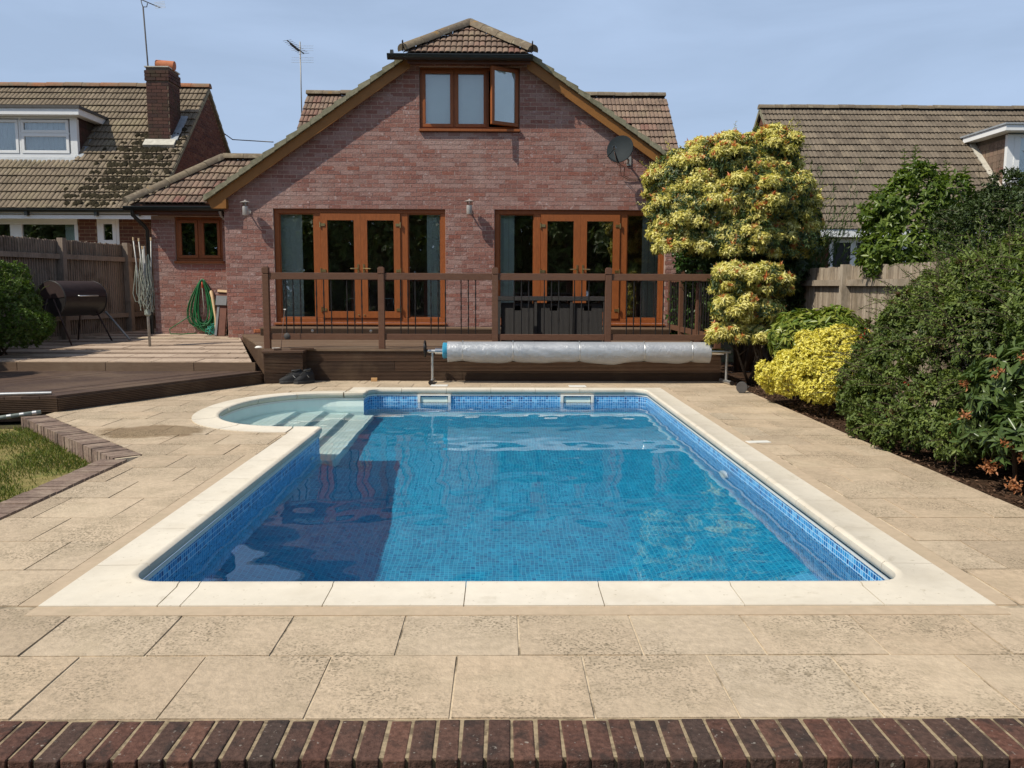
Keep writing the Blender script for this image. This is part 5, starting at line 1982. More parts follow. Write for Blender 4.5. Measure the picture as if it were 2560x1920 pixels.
for a, c in zip(PX, PX[1:]):
    for z0, z1 in ((1.42, 1.515), (0.575, 0.66)):
        mb = MB()
        mb.box(a + 0.044, c - 0.044, RYF - 0.022, RYF + 0.022, z0, z1)
        part('rail', mb, M['rail'], rail, bevel=0.004)
    w = c - a
    for g_ in range(3):
        for k_ in range(3):
            spindle(a + w * (0.169 + 0.266 * g_ + 0.064 * k_), RYF)
for a, c in zip(SIDE, SIDE[1:]):
    for z0, z1 in ((1.42, 1.515), (0.575, 0.66)):
        mb = MB()
        mb.box(3.04, 3.084, a + 0.045, c - 0.045, z0, z1)
        part('rail', mb, M['rail'], rail)
    for k_ in range(6):
        spindle(3.062, a + (c - a) * (k_ + 1) / 7)
mb = MB()
mb.lathe([(0.0, 0.012), (0.025, 0.012), (0.045, 0.0), (0.045, -0.02)], (-3.02, RYF - 0.026, 0.625), (0, -1, 0), 16, cap=False)
part('round_cap', mb, M['float'], rail, smooth=True, angle=40)

# =================================================================== POOL COVER ROLLER
reel = thing('pool_cover_roller', 'long roller holding the silver pool cover in front of the raised deck', 'pool cover roller', (1.0, 11.66, 0))
RYC, RZC = 11.66, 0.445
b = MB()
nx_, nt_ = 150, 40
X0, X1 = -0.735, 2.88
straps = [-0.525, 0.165, 1.08, 1.97, 2.625]
ids = []
wr = random.Random(9)
kn = [(wr.uniform(8, 40), wr.uniform(-14, 14), wr.uniform(0, 6)) for _ in range(12)]
for i in range(nx_ + 1):
    x = X0 + (X1 - X0) * i / nx_
    seg = [X0 - 0.35] + straps + [X1 + 0.3]
    for a, c in zip(seg, seg[1:]):
        if a <= x <= c:
            t = (x - a) / (c - a)
            sag = math.sin(PI * t) ** 0.8 * min(1.0, (c - a) / 0.8)
            pin = min(x - a, c - x)
    ring = []
    for k_ in range(nt_):
        th_ = 2 * PI * k_ / nt_
        cy, sz = math.cos(th_), math.sin(th_)
        r = 0.134
        if pin < 0.02:
            r -= 0.003
        wrk = sum(math.sin(f * x + g_ * th_ + p) for f, g_, p in kn) / 12
        front = max(0.0, -cy) ** 0.5
        r += 0.0085 * wrk * front * (0.35 + sag) * (1 - max(0, sz) ** 2 * 0.8)
        dz_ = -0.034 * sag * max(0.0, -sz) ** 2.6 * (1 + 0.45 * math.sin(5.1 * x + 1) + 0.2 * math.sin(13 * x))
        ring.append(b.pt((x, RYC + r * cy, RZC + r * sz + dz_)))
    ids.append(ring)
for i in range(nx_):
    for k_ in range(nt_):
        q = (k_ + 1) % nt_
        b.idx([ids[i][k_], ids[i + 1][k_], ids[i + 1][q], ids[i][q]])
k = NT('silver_cover_fabric')
nz = k.noise(26, 5, 0.62, stretch=(1.0, 1.4, 0.6), dist=1.2)
M['silver'] = k.done(k.bsdf(k.mix(k.rng(k.noise(3.0, 3), 0.35, 0.65), (0.37, 0.385, 0.405), (0.45, 0.46, 0.48)), 0.42, 0.3, 0.5, k.bump(nz, 0.6, 0.012)))
part('cover_wrap', b, M['silver'], reel, smooth=True)
for x in straps:
    mb = MB()
    mb.tube([(x, RYC + 0.1295 * math.cos(2 * PI * q / 28), RZC + 0.1295 * math.sin(2 * PI * q / 28)) for q in range(28)], 0.006, 6, closed=True)
    mb.cbox((x, RYC, RZC + 0.137), (0.02, 0.02, 0.016))
    part('tie_cord', mb, M['alu'], reel, smooth=True, angle=50)
b = MB()
b.lathe([(0.098, 0.0), (0.112, 0.012), (0.108, 0.05), (0.10, 0.09)], (-0.80, RYC, RZC + 0.01), (1, 0, 0), 26)
part('bubble_cover', b, M['blue_foam'], reel, smooth=True, angle=50)
b = MB()
b.lathe([(0.115, 0.0), (0.110, 0.03)], (2.86, RYC, RZC + 0.005), (1, 0, 0), 26)
part('bubble_cover', b, M['blue_foam'], reel, smooth=True, angle=50)
b = MB()
b.lathe([(0.046, 0.0), (0.046, 0.22)], (-0.905, RYC, RZC), (1, 0, 0), 22)
b.lathe([(0.046, 0.0), (0.046, 0.20)], (2.88, RYC, RZC), (1, 0, 0), 22)
b.lathe([(0.018, 0.0), (0.018, 0.16)], (-1.02, RYC, RZC), (1, 0, 0), 14)
b.lathe([(0.018, 0.0), (0.018, 0.09)], (3.08, RYC, RZC), (1, 0, 0), 14)
part('roller_tube', b, M['steel'], reel, smooth=True, angle=50)
b = MB()
b.tube([(-1.045, RYC + 0.108 * math.cos(2 * PI * q / 30), RZC + 0.03 + 0.108 * math.sin(2 * PI * q / 30)) for q in range(30)], 0.013, 8, closed=True)
for q in range(3):
    a = 2 * PI * q / 3 + 0.4
    b.tube([(-1.045, RYC, RZC + 0.03 * 0 + 0.0), (-1.045, RYC + 0.105 * math.cos(a), RZC + 0.03 + 0.105 * math.sin(a))], 0.016, 8)
b.lathe([(0.03, 0), (0.03, 0.05)], (-1.06, RYC, RZC), (1, 0, 0), 14)
part('hand_wheel', b, M['steel_black'], reel, smooth=True, angle=50)
for x in (-0.945, 3.125):
    b = MB()
    b.lathe([(0.024, -0.05), (0.024, 0.05)], (x, RYC, RZC), (1, 0, 0), 14)
    b.tube([(x, RYC, RZC), (x, RYC, 0.05)], 0.019, 12)
    stn = part('stand', b, M['alu'], reel, smooth=True, angle=50)
    b = MB()
    b.tube([(x + (0.0 if x < 0 else -0.03), RYC + 0.17, 0.032), (x + (-0.01 if x < 0 else 0.03), RYC - 0.19, 0.032)], 0.028, 12)
    part('foot', b, M['alu'], stn, smooth=True, angle=50)
    b = MB()
    xe = x + (-0.01 if x < 0 else 0.03)
    b.tube([(xe, RYC - 0.185, 0.032), (xe + 0.002, RYC - 0.215, 0.032)], 0.032, 12)
    part('end_cap', b, M['steel_black'], stn, smooth=True, angle=50)

# =================================================================== RATTAN TABLE SET ON THE DECK
rt = thing('rattan_storage_table', 'long black woven rattan table with three tucked-in cube seats behind the railing', 'garden furniture', (0.74, 12.75, 0.45))
b = MB()
b.box(-0.055, 1.545, 12.42, 13.05, 1.125, 1.185)
part('table_top', b, M['rattan'], rt, bevel=0.008)
for x in (-0.03, 1.52):
    for y in (12.45, 13.02):
        b = MB()
        b.box(x - 0.022, x + 0.022, y - 0.022, y + 0.022, DZ + 0.002, 1.124)
        part('leg', b, M['rattan'], rt)
for x in (0.505, 1.03):
    b = MB()
    b.box(x - 0.02, x + 0.02, 12.43, 13.0, DZ + 0.002, 1.124)
    part('divider', b, M['rattan'], rt)
for i, (a, c) in enumerate(((0.0, 0.478), (0.53, 1.005), (1.055, 1.49))):
    b = MB()
    b.box(a, c, 12.47, 12.96, DZ + 0.03, 0.98)
    xm = (a + c) / 2
    b.box(a, xm - 0.055, 12.47, 12.50, 0.98, 1.05)
    b.box(xm + 0.055, c, 12.47, 12.50, 0.98, 1.05)
    b.box(a, c, 12.47, 12.50, 1.05, 1.085)
    b.box(a, c, 12.93, 12.96, 0.98, 1.085)
    part('cube_seat', b, M['rattan'], rt)

# =================================================================== WALL LAMPS, DISH, AERIALS
def wall_lamp(x, z, label):
    t = thing('wall_lamp', label, 'wall lamp', (x, WY, z), 'steel lanterns on the gable wall')
    b = MB()
    y = WY - 0.20
    b.lathe([(0.045, -0.14), (0.052, -0.13), (0.052, 0.01), (0.04, 0.02)], (x, y, z), (0, 0, 1), 18)
    part('lamp_body', b, M['lamp'], t, smooth=True, angle=40)
    b = MB()
    b.lathe([(0.035, 0.02), (0.05, 0.085)], (x, y, z), (0, 0, 1), 18)
    part('lamp_glass', b, M['glass'], t, smooth=True, angle=40)
    b = MB()
    b.lathe([(0.092, 0.083), (0.094, 0.09), (0.05, 0.105), (0.012, 0.118), (0.010, 0.132), (0.0, 0.134)], (x, y, z), (0, 0, 1), 20, cap=False)
    b.lathe([(0.094, 0.083), (0.0, 0.082)], (x, y, z), (0, 0, 1), 20, cap=False)
    part('lamp_hat', b, M['lamp'], t, smooth=True, angle=40)
    b = MB()
    b.tube([(x, WY - 0.005, z - 0.06), (x, WY - 0.10, z - 0.10), (x, y + 0.05, z - 0.07)], 0.014, 8)
    b.lathe([(0.045, 0), (0.045, 0.015)], (x, WY - 0.004, z - 0.06), (0, -1, 0), 16)
    part('bracket', b, M['lamp'], t, smooth=True, angle=40)


wall_lamp(-4.52, 2.70, 'steel lantern lamp on the brick pier under the left bargeboard')
wall_lamp(-0.565, 2.735, 'steel lantern lamp on the brick pier between the two sets of french doors')

ds = thing('satellite_dish', 'dark grey satellite dish on a bracket under the right bargeboard', 'satellite dish', (2.15, WY, 3.8))
dn = Vector((-0.42, -0.86, 0.28)).normalized()
dx = dn.cross(Vector((0, 0, 1))).normalized()
dzv = dx.cross(dn)
dc = Vector((2.05, WY - 0.47, 3.705))
b = MB()
rings = []
for i in range(9):
    r = i / 8
    rings.append([b.pt(dc + dx * (r * 0.235 * math.cos(2 * PI * q / 32)) + dzv * (r * 0.245 * math.sin(2 * PI * q / 32)) + dn * (0.055 * r * r - 0.055)) for q in range(32)])
rings.append([b.pt(dc + dx * (0.240 * math.cos(2 * PI * q / 32)) + dzv * (0.250 * math.sin(2 * PI * q / 32)) - dn * 0.012) for q in range(32)])
rings.append([b.pt(dc - dn * 0.075) for q in range(1)] * 32)
for i in range(len(rings) - 1):
    for q in range(32):
        w = (q + 1) % 32
        if i == 0:
            b.idx([rings[0][0], rings[1][q], rings[1][w]])
        elif i == len(rings) - 2:
            b.idx([rings[i][q], rings[-1][0], rings[i][w]])
        else:
            b.idx([rings[i][q], rings[i + 1][q], rings[i + 1][w], rings[i][w]])
part('reflector', b, M['dish'], ds, smooth=True, angle=60)
b = MB()
foc = dc + dn * 0.26 - dzv * 0.10 + dx * 0.0
b.tube([dc - dzv * 0.25 - dn * 0.02, foc - dzv * 0.06], 0.012, 8)
b.tube([dc + dx * 0.21 - dzv * 0.13, foc - dzv * 0.02], 0.007, 6)
part('feed_arm', b, M['dish'], ds, smooth=True, angle=60)
b = MB()
b.lathe([(0.026, -0.05), (0.028, 0.03), (0.0, 0.035)], foc, -dn, 14, cap=False)
part('receiver', b, M['lead'], ds, smooth=True, angle=60)
b = MB()
b.tube([dc - dn * 0.07, dc - dn * 0.16 - Vector((0, 0, 0.02)), (2.26, WY - 0.12, 3.56), (2.26, WY - 0.01, 3.52)], 0.018, 8)
b.box(2.24, 2.32, WY - 0.025, WY - 0.008, 3.48, 3.64)
part('bracket', b, M['galv'], ds, smooth=True, angle=60)
b = MB()
b.tube([foc - dzv * 0.07, dc - dzv * 0.30 + dn * 0.02, (2.10, WY - 0.22, 3.45), (2.14, WY - 0.05, 3.30), (2.28, WY - 0.03, 3.235), (2.6, WY - 0.02, 3.225), (2.9, WY - 0.02, 3.22)], 0.006, 6)
b.tube([dc - dzv * 0.26, (2.17, WY - 0.25, 3.42), (2.19, WY - 0.06, 3.30), (2.31, WY - 0.03, 3.255), (2.6, WY - 0.015, 3.24), (2.9, WY - 0.02, 3.235)], 0.006, 6)
part('cable', b, M['cable'], ds, smooth=True)

al = thing('tv_aerial', 'tall thin television aerial on the tall brick chimney of the left bungalow', 'aerial', (-7.78, 19.45, 6.0))
b = MB()
top_ = Vector((-7.83, 19.45, 7.36))
b.tube([(-7.775, 19.44, 5.6), (-7.78, 19.45, 6.08), top_], 0.016, 6)
part('mast', b, M['float'], al, smooth=True)
b = MB()
b0, b1 = Vector((-8.12, 19.60, 7.64)), Vector((-7.40, 19.30, 7.30))
b.tube([b0, b1], 0.012, 6)
b.tube([top_, top_ + Vector((-0.02, 0, 0.05)), b0.lerp(b1, 0.32) + Vector((0, 0, -0.02))], 0.010, 6)
b.tube([top_, top_ + Vector((0.08, 0, 0.0)), b0.lerp(b1, 0.55) + Vector((0, 0, -0.02))], 0.010, 6)
for i in range(9):
    p = b0.lerp(b1, i / 9.5)
    b.tube([p + Vector((0.02, 0.09, 0.0)), p - Vector((0.02, 0.09, 0.0))], 0.004, 4)
part('boom', b, M['float'], al, smooth=True)
b = MB()
for i in range(5):
    z = 7.40 - i * 0.03
    b.bar((-7.52 + i * 0.004, 19.28, z), (-7.27 + i * 0.004, 19.22, z - 0.0), 0.006, 0.008)
for xx in (-7.5, -7.40, -7.29):
    b.bar((xx, 19.255, 7.41), (xx, 19.255, 7.27), 0.006, 0.006)
part('reflector_grid', b, M['alu'], al)

ar = thing('tv_aerial', 'television aerial with many cross rods rising behind the left slope of the gable', 'aerial', (-5.27, 23.0, 5.5))
b = MB()
ax_, ay_ = -5.24, 23.0
b.tube([(ax_, ay_, 5.3), (ax_, ay_, 7.62)], 0.017, 6)
part('mast', b, M['galv'], ar, smooth=True)
b = MB()
b0, b1 = Vector((ax_ - 0.20, ay_ - 0.55, 7.50)), Vector((ax_ + 0.06, ay_ + 0.15, 7.36))
b.tube([b0, b1], 0.014, 6)
for i in range(10):
    p = b0.lerp(b1, i / 9)
    hw_ = 0.12 + 0.03 * (i / 9)
    b.bar(p - Vector((hw_, -0.06, 0)), p + Vector((hw_, -0.06, 0)), 0.007, 0.007)
b.tube([(ax_ - 0.15, ay_ - 0.42, 7.46), (ax_ - 0.02, ay_ - 0.06, 7.38)], 0.03, 6)
part('boom', b, M['float'], ar, smooth=True)
b = MB()
for s in (-1, 1):
    for i in range(3):
        z = 7.36 + s * (0.09 + 0.06 * i)
        b.bar((ax_ - 0.28, ay_ + 0.2, z), (ax_ + 0.30, ay_ + 0.2, z), 0.006, 0.006)
part('reflector_grid', b, M['alu'], ar)
b = MB()
b.tube([(-7.05, 22.2, 5.16), (-6.3, 20.5, 4.72), (-4.6, 17.6, 4.2)], 0.012, 6)
tag(link('overhead_cable', b.mesh('overhead_cable', M['steel_black'], True)), 'thin black overhead cable above the extension roof', 'cable')

# =================================================================== THINGS ON THE TERRACE
# drum barbecue
bq = thing('barrel_barbecue', 'drum barbecue with rusty half-round lid on splayed legs by the left fence', 'barbecue', (-7.2, 14.4, 0.36))
bc = Vector((-7.19, 14.4, 1.10))
bax = Vector((0.30, 0.954, 0))
bsd = Vector((0.954, -0.30, 0))


def half_drum(r, a0, a1, L, caps=True, n=16):
    mb = MB()
    ring = []
    for e in (-L / 2, L / 2):
        ring.append([mb.pt(bc + bax * e + bsd * (r * math.cos(a)) + Vector((0, 0, r * math.sin(a)))) for a in [a0 + (a1 - a0) * i / n for i in range(n + 1)]])
    for i in range(n):
        mb.idx([ring[0][i], ring[0][i + 1], ring[1][i + 1], ring[1][i]])
    if caps:
        mb.idx(ring[0][::-1])
        mb.idx(ring[1])
    return mb


part('drum', half_drum(0.288, PI + 0.12, 2 * PI + 0.12, 0.90), M['drum_black'], bq, smooth=True, angle=40)
part('lid', half_drum(0.297, 0.13, PI + 0.10, 0.915), M['drum_rust'], bq, smooth=True, angle=40)
b = MB()
for e in (-0.45, 0.45):
    b.tube([bc + bax * e + bsd * (0.292 * math.cos(2 * PI * q / 32)) + Vector((0, 0, 0.292 * math.sin(2 * PI * q / 32))) for q in range(32)], 0.010, 6, closed=True)
part('rim', b, M['drum_black'], bq, smooth=True)
b = MB()
b.tube([bc + bax * -0.2 + bsd * 0.29 + Vector((0, 0, 0.05)), bc + bax * -0.2 + bsd * 0.34 + Vector((0, 0, 0.05)), bc + bax * 0.2 + bsd * 0.34 + Vector((0, 0, 0.05)), bc + bax * 0.2 + bsd * 0.29 + Vector((0, 0, 0.05))], 0.012, 8)
part('lid_handle', b, M['alu'], bq, smooth=True)
for e in (-0.33, 0.33):
    for s in (-1, 1):
        b = MB()
        top_ = bc + bax * e + bsd * (s * 0.17) + Vector((0, 0, -0.22))
        if e < 0:
            top_ = bc + bax * -0.462 + bsd * (s * 0.06) + Vector((0, 0, 0.0))
        ft = bc + bax * (e * 1.35) + bsd * (s * 0.36)
        ft.z = terr_z(ft.x, ft.y)
        b.tube([top_, ft], 0.014, 8)
        part('leg', b, M['drum_rust'], bq, smooth=True)
pr = thing('metal_prop', 'slanting grey metal bar propped beside the drum barbecue', 'bar', (-6.6, 15.0, 0.38))
b = MB()
b.tube([(-7.0, 15.15, 0.86), (-6.42, 14.75, terr_z(-6.42, 14.75) + 0.02)], 0.018, 8)
part('bar', b, M['galv'], pr, smooth=True)

# folded rotary dryer
rd_ = thing('rotary_dryer', 'folded rotary clothes dryer with bundled grey lines standing on the terrace', 'clothes dryer', (-5.69, 13.8, 0.34))
px_, py_, pz_ = -5.69, 13.8, terr_z(-5.69, 13.8)
b = MB()
b.tube([(px_, py_, pz_), (px_ - 0.01, py_, 0.92), (px_ - 0.03, py_, 1.95)], [0.021, 0.021, 0.018], 10)
part('pole', b, M['galv'], rd_, smooth=True)
b = MB()
b.lathe([(0.022, 0), (0.05, 0.03), (0.045, 0.09), (0.022, 0.12)], (px_ - 0.01, py_, 0.83), (0, 0, 1), 12)
part('hub', b, M['line'], rd_, smooth=True, angle=40)
wr = random.Random(3)
for i, (ox, oy, zt) in enumerate(((-0.145, -0.03, 2.06), (-0.10, 0.07, 2.05), (0.115, 0.02, 2.06), (0.02, -0.09, 1.92))):
    b = MB()
    b.tube([(px_ - 0.01 + ox * 0.3, py_ + oy * 0.3, 0.90), (px_ - 0.02 + ox * 0.75, py_ + oy, 1.5), (px_ - 0.03 + ox, py_ + oy, zt)], 0.011, 8)
    part('arm', b, M['galv'], rd_, smooth=True)
    b = MB()
    b.lathe([(0.014, 0), (0.014, 0.05)], (px_ - 0.03 + ox, py_ + oy, zt - 0.02), (0, 0, 1), 8)
    part('arm_cap', b, M['cream_wood'], rd_, smooth=True, angle=40)
for i in range(46):
    b = MB()
    a = wr.uniform(0, 2 * PI)
    r0, r1 = wr.uniform(0.03, 0.10), wr.uniform(0.03, 0.12)
    zt, zb = wr.uniform(1.45, 1.85), wr.uniform(0.88, 1.25)
    pts = []
    for s in range(6):
        t = s / 5
        r = r0 + (r1 - r0) * t + 0.025 * math.sin(PI * t) * wr.uniform(0.2, 1.4)
        aa = a + 0.5 * t * wr.uniform(-1, 1)
        pts.append((px_ - 0.02 + r * math.cos(aa), py_ + r * math.sin(aa), zt + (zb - zt) * t))
    b.tube(pts, 0.0055, 5, cap=False)
    part('line', b, M['line'], rd_, smooth=True)
b = MB()
b.tube([(px_ - 0.16, py_, 1.66), (px_ - 0.19, py_, 1.45), (px_ - 0.23, py_, 1.2), (px_ - 0.20, py_, 1.07), (px_ - 0.12, py_, 1.06)], 0.007, 6)
b.tube([(px_ - 0.15, py_, 1.62), (px_ - 0.16, py_ - 0.02, 1.4), (px_ - 0.17, py_, 1.2), (px_ - 0.10, py_, 1.0)], 0.007, 6)
part('loose_line', b, M['line'], rd_, smooth=True)

# green hose hung on the extension wall
hs = thing('garden_hose', 'long green garden hose hung in a loop on the extension wall', 'hose', (-5.62, 16.1, 0.4))
hx_, hzt = -5.62, 1.43
wr = random.Random(8)
hz0 = terr_z(-5.7, 16.0)
for i in range(15):
    b = MB()
    w0 = wr.uniform(0.18, 0.42)
    zb = hz0 + wr.uniform(0.02, 0.22)
    y0 = EXY - 0.03 - 0.012 * (i % 6) - wr.uniform(0, 0.01)
    sh = wr.uniform(-0.10, 0.06)
    pts = []
    for s in range(21):
        t = -1 + 2 * s / 20
        u = abs(t)
        xx = hx_ + math.copysign(1, t) * w0 * (1 - (1 - u) ** 1.0) * (0.25 + 0.75 * u) if False else None
        a = PI * (s / 20)
        # loop: narrow at the hook, wide at the foot
        f = math.sin(a / 2 * 2 - 0) if False else None
        h = 1 - math.cos(2 * PI * s / 20)          # 0..2
        z = hzt - (hzt - zb) * h / 2
        x = hx_ + math.sin(2 * PI * s / 20) * w0 * (0.30 + 0.55 * h / 2) + sh * (h / 2)
        pts.append((x, y0, z + 0.015 * math.cos(i)))
    b.tube(pts, 0.0095, 6, rnd=0.0)
    part('hose_loop', b, M['hose'], hs, smooth=True)
b = MB()
b.tube([(hx_ - 0.25, EXY - 0.10, 0.75), (hx_ - 0.45, EXY - 0.12, 0.62), (hx_ - 0.62, EXY - 0.14, hz0 + 0.10), (hx_ - 0.60, EXY - 0.16, hz0 + 0.015), (hx_ - 0.35, EXY - 0.20, hz0 + 0.012), (hx_ - 0.1, EXY - 0.18, hz0 + 0.03)], 0.0095, 6)
part('hose_tail', b, M['hose'], hs, smooth=True)
b = MB()
b.tube([(hx_, EXY - 0.08, 1.40), (hx_ + 0.005, EXY - 0.08, 1.28)], 0.012, 8)
part('hose_end', b, M['red_clip'], hs, smooth=True)
b = MB()
b.tube([(hx_, EXY - 0.08, 1.28), (hx_ + 0.02, EXY - 0.09, 0.95), (hx_ + 0.03, EXY - 0.09, 0.82)], 0.007, 6)
b.tube([(hx_, EXY, 1.42), (hx_, EXY - 0.10, 1.425), (hx_, EXY - 0.11, 1.45)], 0.010, 6)
part('hook', b, M['line'], hs, smooth=True)
b = MB()
wr = random.Random(18)
for i in range(16):
    c = Vector((-5.36 + wr.gauss(0, 0.09), 15.98 + wr.gauss(0, 0.05), hz0 + 0.04 + abs(wr.gauss(0, 0.06))))
    r = wr.uniform(0.05, 0.10)
    ax = Vector((wr.gauss(0, 1), wr.gauss(0, 1), wr.gauss(0, 1) + 0.8)).normalized()
    u = ax.orthogonal().normalized()
    v = ax.cross(u)
    b.tube([c + (u * math.cos(2 * PI * q / 12) + v * math.sin(2 * PI * q / 12)) * r * (1 + 0.2 * math.sin(3 * q)) for q in range(12)], 0.008, 5, closed=True)
nm = thing('net_bundle', 'bundle of teal cord lying at the foot of the green hose', 'cord', (-5.36, 15.98, 0.4))
part('cord', b, M['hose_teal'], nm, smooth=True)

# tall board and poles in the corner by the gable
bd = thing('leaning_board', 'red brown board with grey tape leaning in the corner beside the green hose', 'board', (-5.10, 15.75, 0.4))
gz = terr_z(-5.1, 15.7)
b = MB()
b.bar((-5.205, 15.78, gz), (-5.195, 16.02, 1.20), 0.185, 0.05, up=(0, -1, 0.2))
part('board', b, M['boardbrown'], bd, bevel=0.004)
b = MB()
b.bar((-5.275, 15.755, gz + 0.005), (-5.255, 15.97, 1.05), 0.04, 0.05, up=(0, -1, 0.2))
part('side_strip', b, M['greytape'], bd)
b = MB()
b.bar((-5.205, 15.912, gz + 0.56), (-5.20, 15.965, gz + 0.73), 0.20, 0.064, up=(0, -1, 0.2))
part('tape_band', b, M['greytape'], bd)
b = MB()
b.bar((-5.20, 15.985, gz + 0.80), (-5.197, 15.998, gz + 0.84), 0.175, 0.052, up=(0, -1, 0.2))
part('wood_end', b, M['cream_wood'], bd)
pp = thing('leaning_poles', 'two dark poles leaning upright in the corner of the gable wall', 'pole', (-5.05, 15.9, 0.4))
b = MB()
b.tube([(-5.15, 16.02, gz), (-5.0, 16.12, 2.15)], 0.018, 8)
part('pole', b, M['black_plastic'], pp, smooth=True)
b = MB()
b.tube([(-5.035, 15.85, gz + 0.02), (-4.99, 16.08, 2.45)], 0.022, 8)
part('pole', b, M['greytape'], pp, smooth=True)
bt = thing('wooden_bat', 'pale turned wooden bat leaning beside the red brown board', 'bat', (-5.25, 15.9, 0.4))
b = MB()
b.tube([(-5.31, 15.86, gz), (-5.325, 15.93, 0.72), (-5.40, 16.03, 1.10), (-5.43, 16.06, 1.20), (-5.435, 16.065, 1.23)], [0.014, 0.02, 0.030, 0.034, 0.02], 10)
part('bat', b, M['cream_wood'], bt, smooth=True, angle=50)

# white scraps beside the railing's corner post, and the thin rod stuck by it
sc_ = thing('white_plate', 'small white plastic plate by the foot of the leftmost railing post', 'plate', (-3.44, 12.0, 0.45))
b = MB()
b.lathe([(0.0, 0.0), (0.05, 0.002), (0.055, 0.012), (0.03, 0.03), (0.0, 0.034)], (-3.43, 12.03, DZ + 0.002), (0, 0, 1), 16, cap=False)
part('plate', b, M['white_plastic'], sc_, smooth=True, angle=50)
b = MB()
b.cbox((-3.18, 12.02, DZ + 0.006), (0.10, 0.05, 0.01))
part('strip', b, M['white_plastic'], sc_)
rod = thing('garden_rod', 'thin rusty rod with a small white tip standing on the boxed step', 'rod', (-3.05, 11.85, 0.45))
b = MB()
b.tube([(-3.06, 11.82, 0.447), (-3.045, 11.86, 0.70), (-3.015, 11.9, 1.0)], 0.004, 6)
part('rod', b, M['cable'], rod, smooth=True)
b = MB()
b.cbox((-3.013, 11.9, 1.005), (0.03, 0.012, 0.014))
part('tip', b, M['white_plastic'], rod)


# trainers
def shoe(x, y, rot, label):
    t = thing('shoe', label, 'shoe', (x, y, 0), 'pair of black trainers')
    Mx = Matrix.Translation((x, y, 0.003)) @ Matrix.Rotation(rot, 4, 'Z') @ Matrix.Diagonal((1.08, 1.1, 1.3, 1.0))
    prof = [(-0.145, 0.034, 0.095), (-0.13, 0.043, 0.135), (-0.075, 0.046, 0.142), (-0.03, 0.047, 0.125), (0.02, 0.05, 0.105), (0.07, 0.054, 0.085), (0.12, 0.048, 0.066), (0.155, 0.032, 0.05)]
    b = MB()
    b.M = Mx
    rings = []
    for (u, hwid, hgt) in prof:
        rings.append([b.pt((u, hwid * math.cos(a) * (0.82 if math.sin(a) > 0.6 else 1.0), 0.024 + (hgt - 0.024) * max(0.0, math.sin(a)) ** 0.7)) for a in [PI * s / 10 for s in range(11)]])
    for p, q in zip(rings, rings[1:]):
        for s in range(10):
            b.idx([p[s], p[s + 1], q[s + 1], q[s]])
    b.idx(rings[0])
    b.idx(rings[-1][::-1])
    part('upper', b, M['shoe'], t, smooth=True, angle=70)
    b = MB()
    b.M = Mx
    out = [(u, hwid * 1.10 + 0.002) for u, hwid, h in prof]
    poly = [(u, -w) for u, w in out] + [(u, w) for u, w in out[::-1]]
    b.prism(poly, 0.0, 0.030)
    part('sole', b, M['shoe_sole'], t, bevel=0.006)
    b = MB()
    b.M = Mx
    b.tube([(-0.11 + 0.055 * (1 - math.cos(2 * PI * s / 14)), 0.026 * math.sin(2 * PI * s / 14), 0.142 - 0.010 * (1 - math.cos(2 * PI * s / 14)) / 2) for s in range(14)], 0.008, 6, closed=True)
    part('collar', b, M['shoe_sole'], t, smooth=True)
    b = MB()
    b.M = Mx
    for s in (-1, 1):
        b.face([(-0.035, s * 0.0505, 0.060), (-0.027, s * 0.0505, 0.060), (0.000, s * 0.046, 0.086), (-0.004, s * 0.0455, 0.088)])
    part('flash_mark', b, M['white_plastic'], t)
    b = MB()
    b.M = Mx
    for kk in range(4):
        u = 0.0 + kk * 0.022
        b.tube([(u, -0.026, 0.113 - 0.35 * u), (u + 0.004, 0, 0.121 - 0.4 * u), (u, 0.026, 0.113 - 0.35 * u)], 0.0035, 5)
    part('laces', b, M['shoe_sole'], t, smooth=True)


shoe(-2.865, 11.60, math.radians(205), 'left one of the pair of black trainers beside the boxed step')
shoe(-2.70, 11.62, math.radians(238), 'right one of the pair of black trainers beside the boxed step')
wb = thing('wooden_block', 'small orange-brown wooden block at the foot of the raised deck', 'block', (-1.80, 11.86, 0))
b = MB()
b.cbox((-1.78, 11.87, 0.0255), (0.085, 0.06, 0.048), Matrix.Rotation(0.1, 3, 'Z'))
part('block', b, M['block'], wb, bevel=0.003)
fl = thing('rubber_wheel', 'small grey rubber wheel with a stub axle on the paving by the yellow shrub', 'wheel', (3.09, 10.6, 0))
b = MB()
b.lathe([(0.0, 0.0), (0.068, 0.0), (0.072, 0.01), (0.072, 0.04), (0.066, 0.048), (0.0, 0.05)], (3.05, 10.62, 0.074), Vector((0.35, 0.94, 0)), 22, cap=False)
part('tyre', b, M['float'], fl, smooth=True, angle=40)
b = MB()
b.tube([(3.05, 10.66, 0.06), (3.13, 10.72, 0.03), (3.18, 10.75, 0.07)], 0.012, 8)
part('axle', b, M['float'], fl, smooth=True)
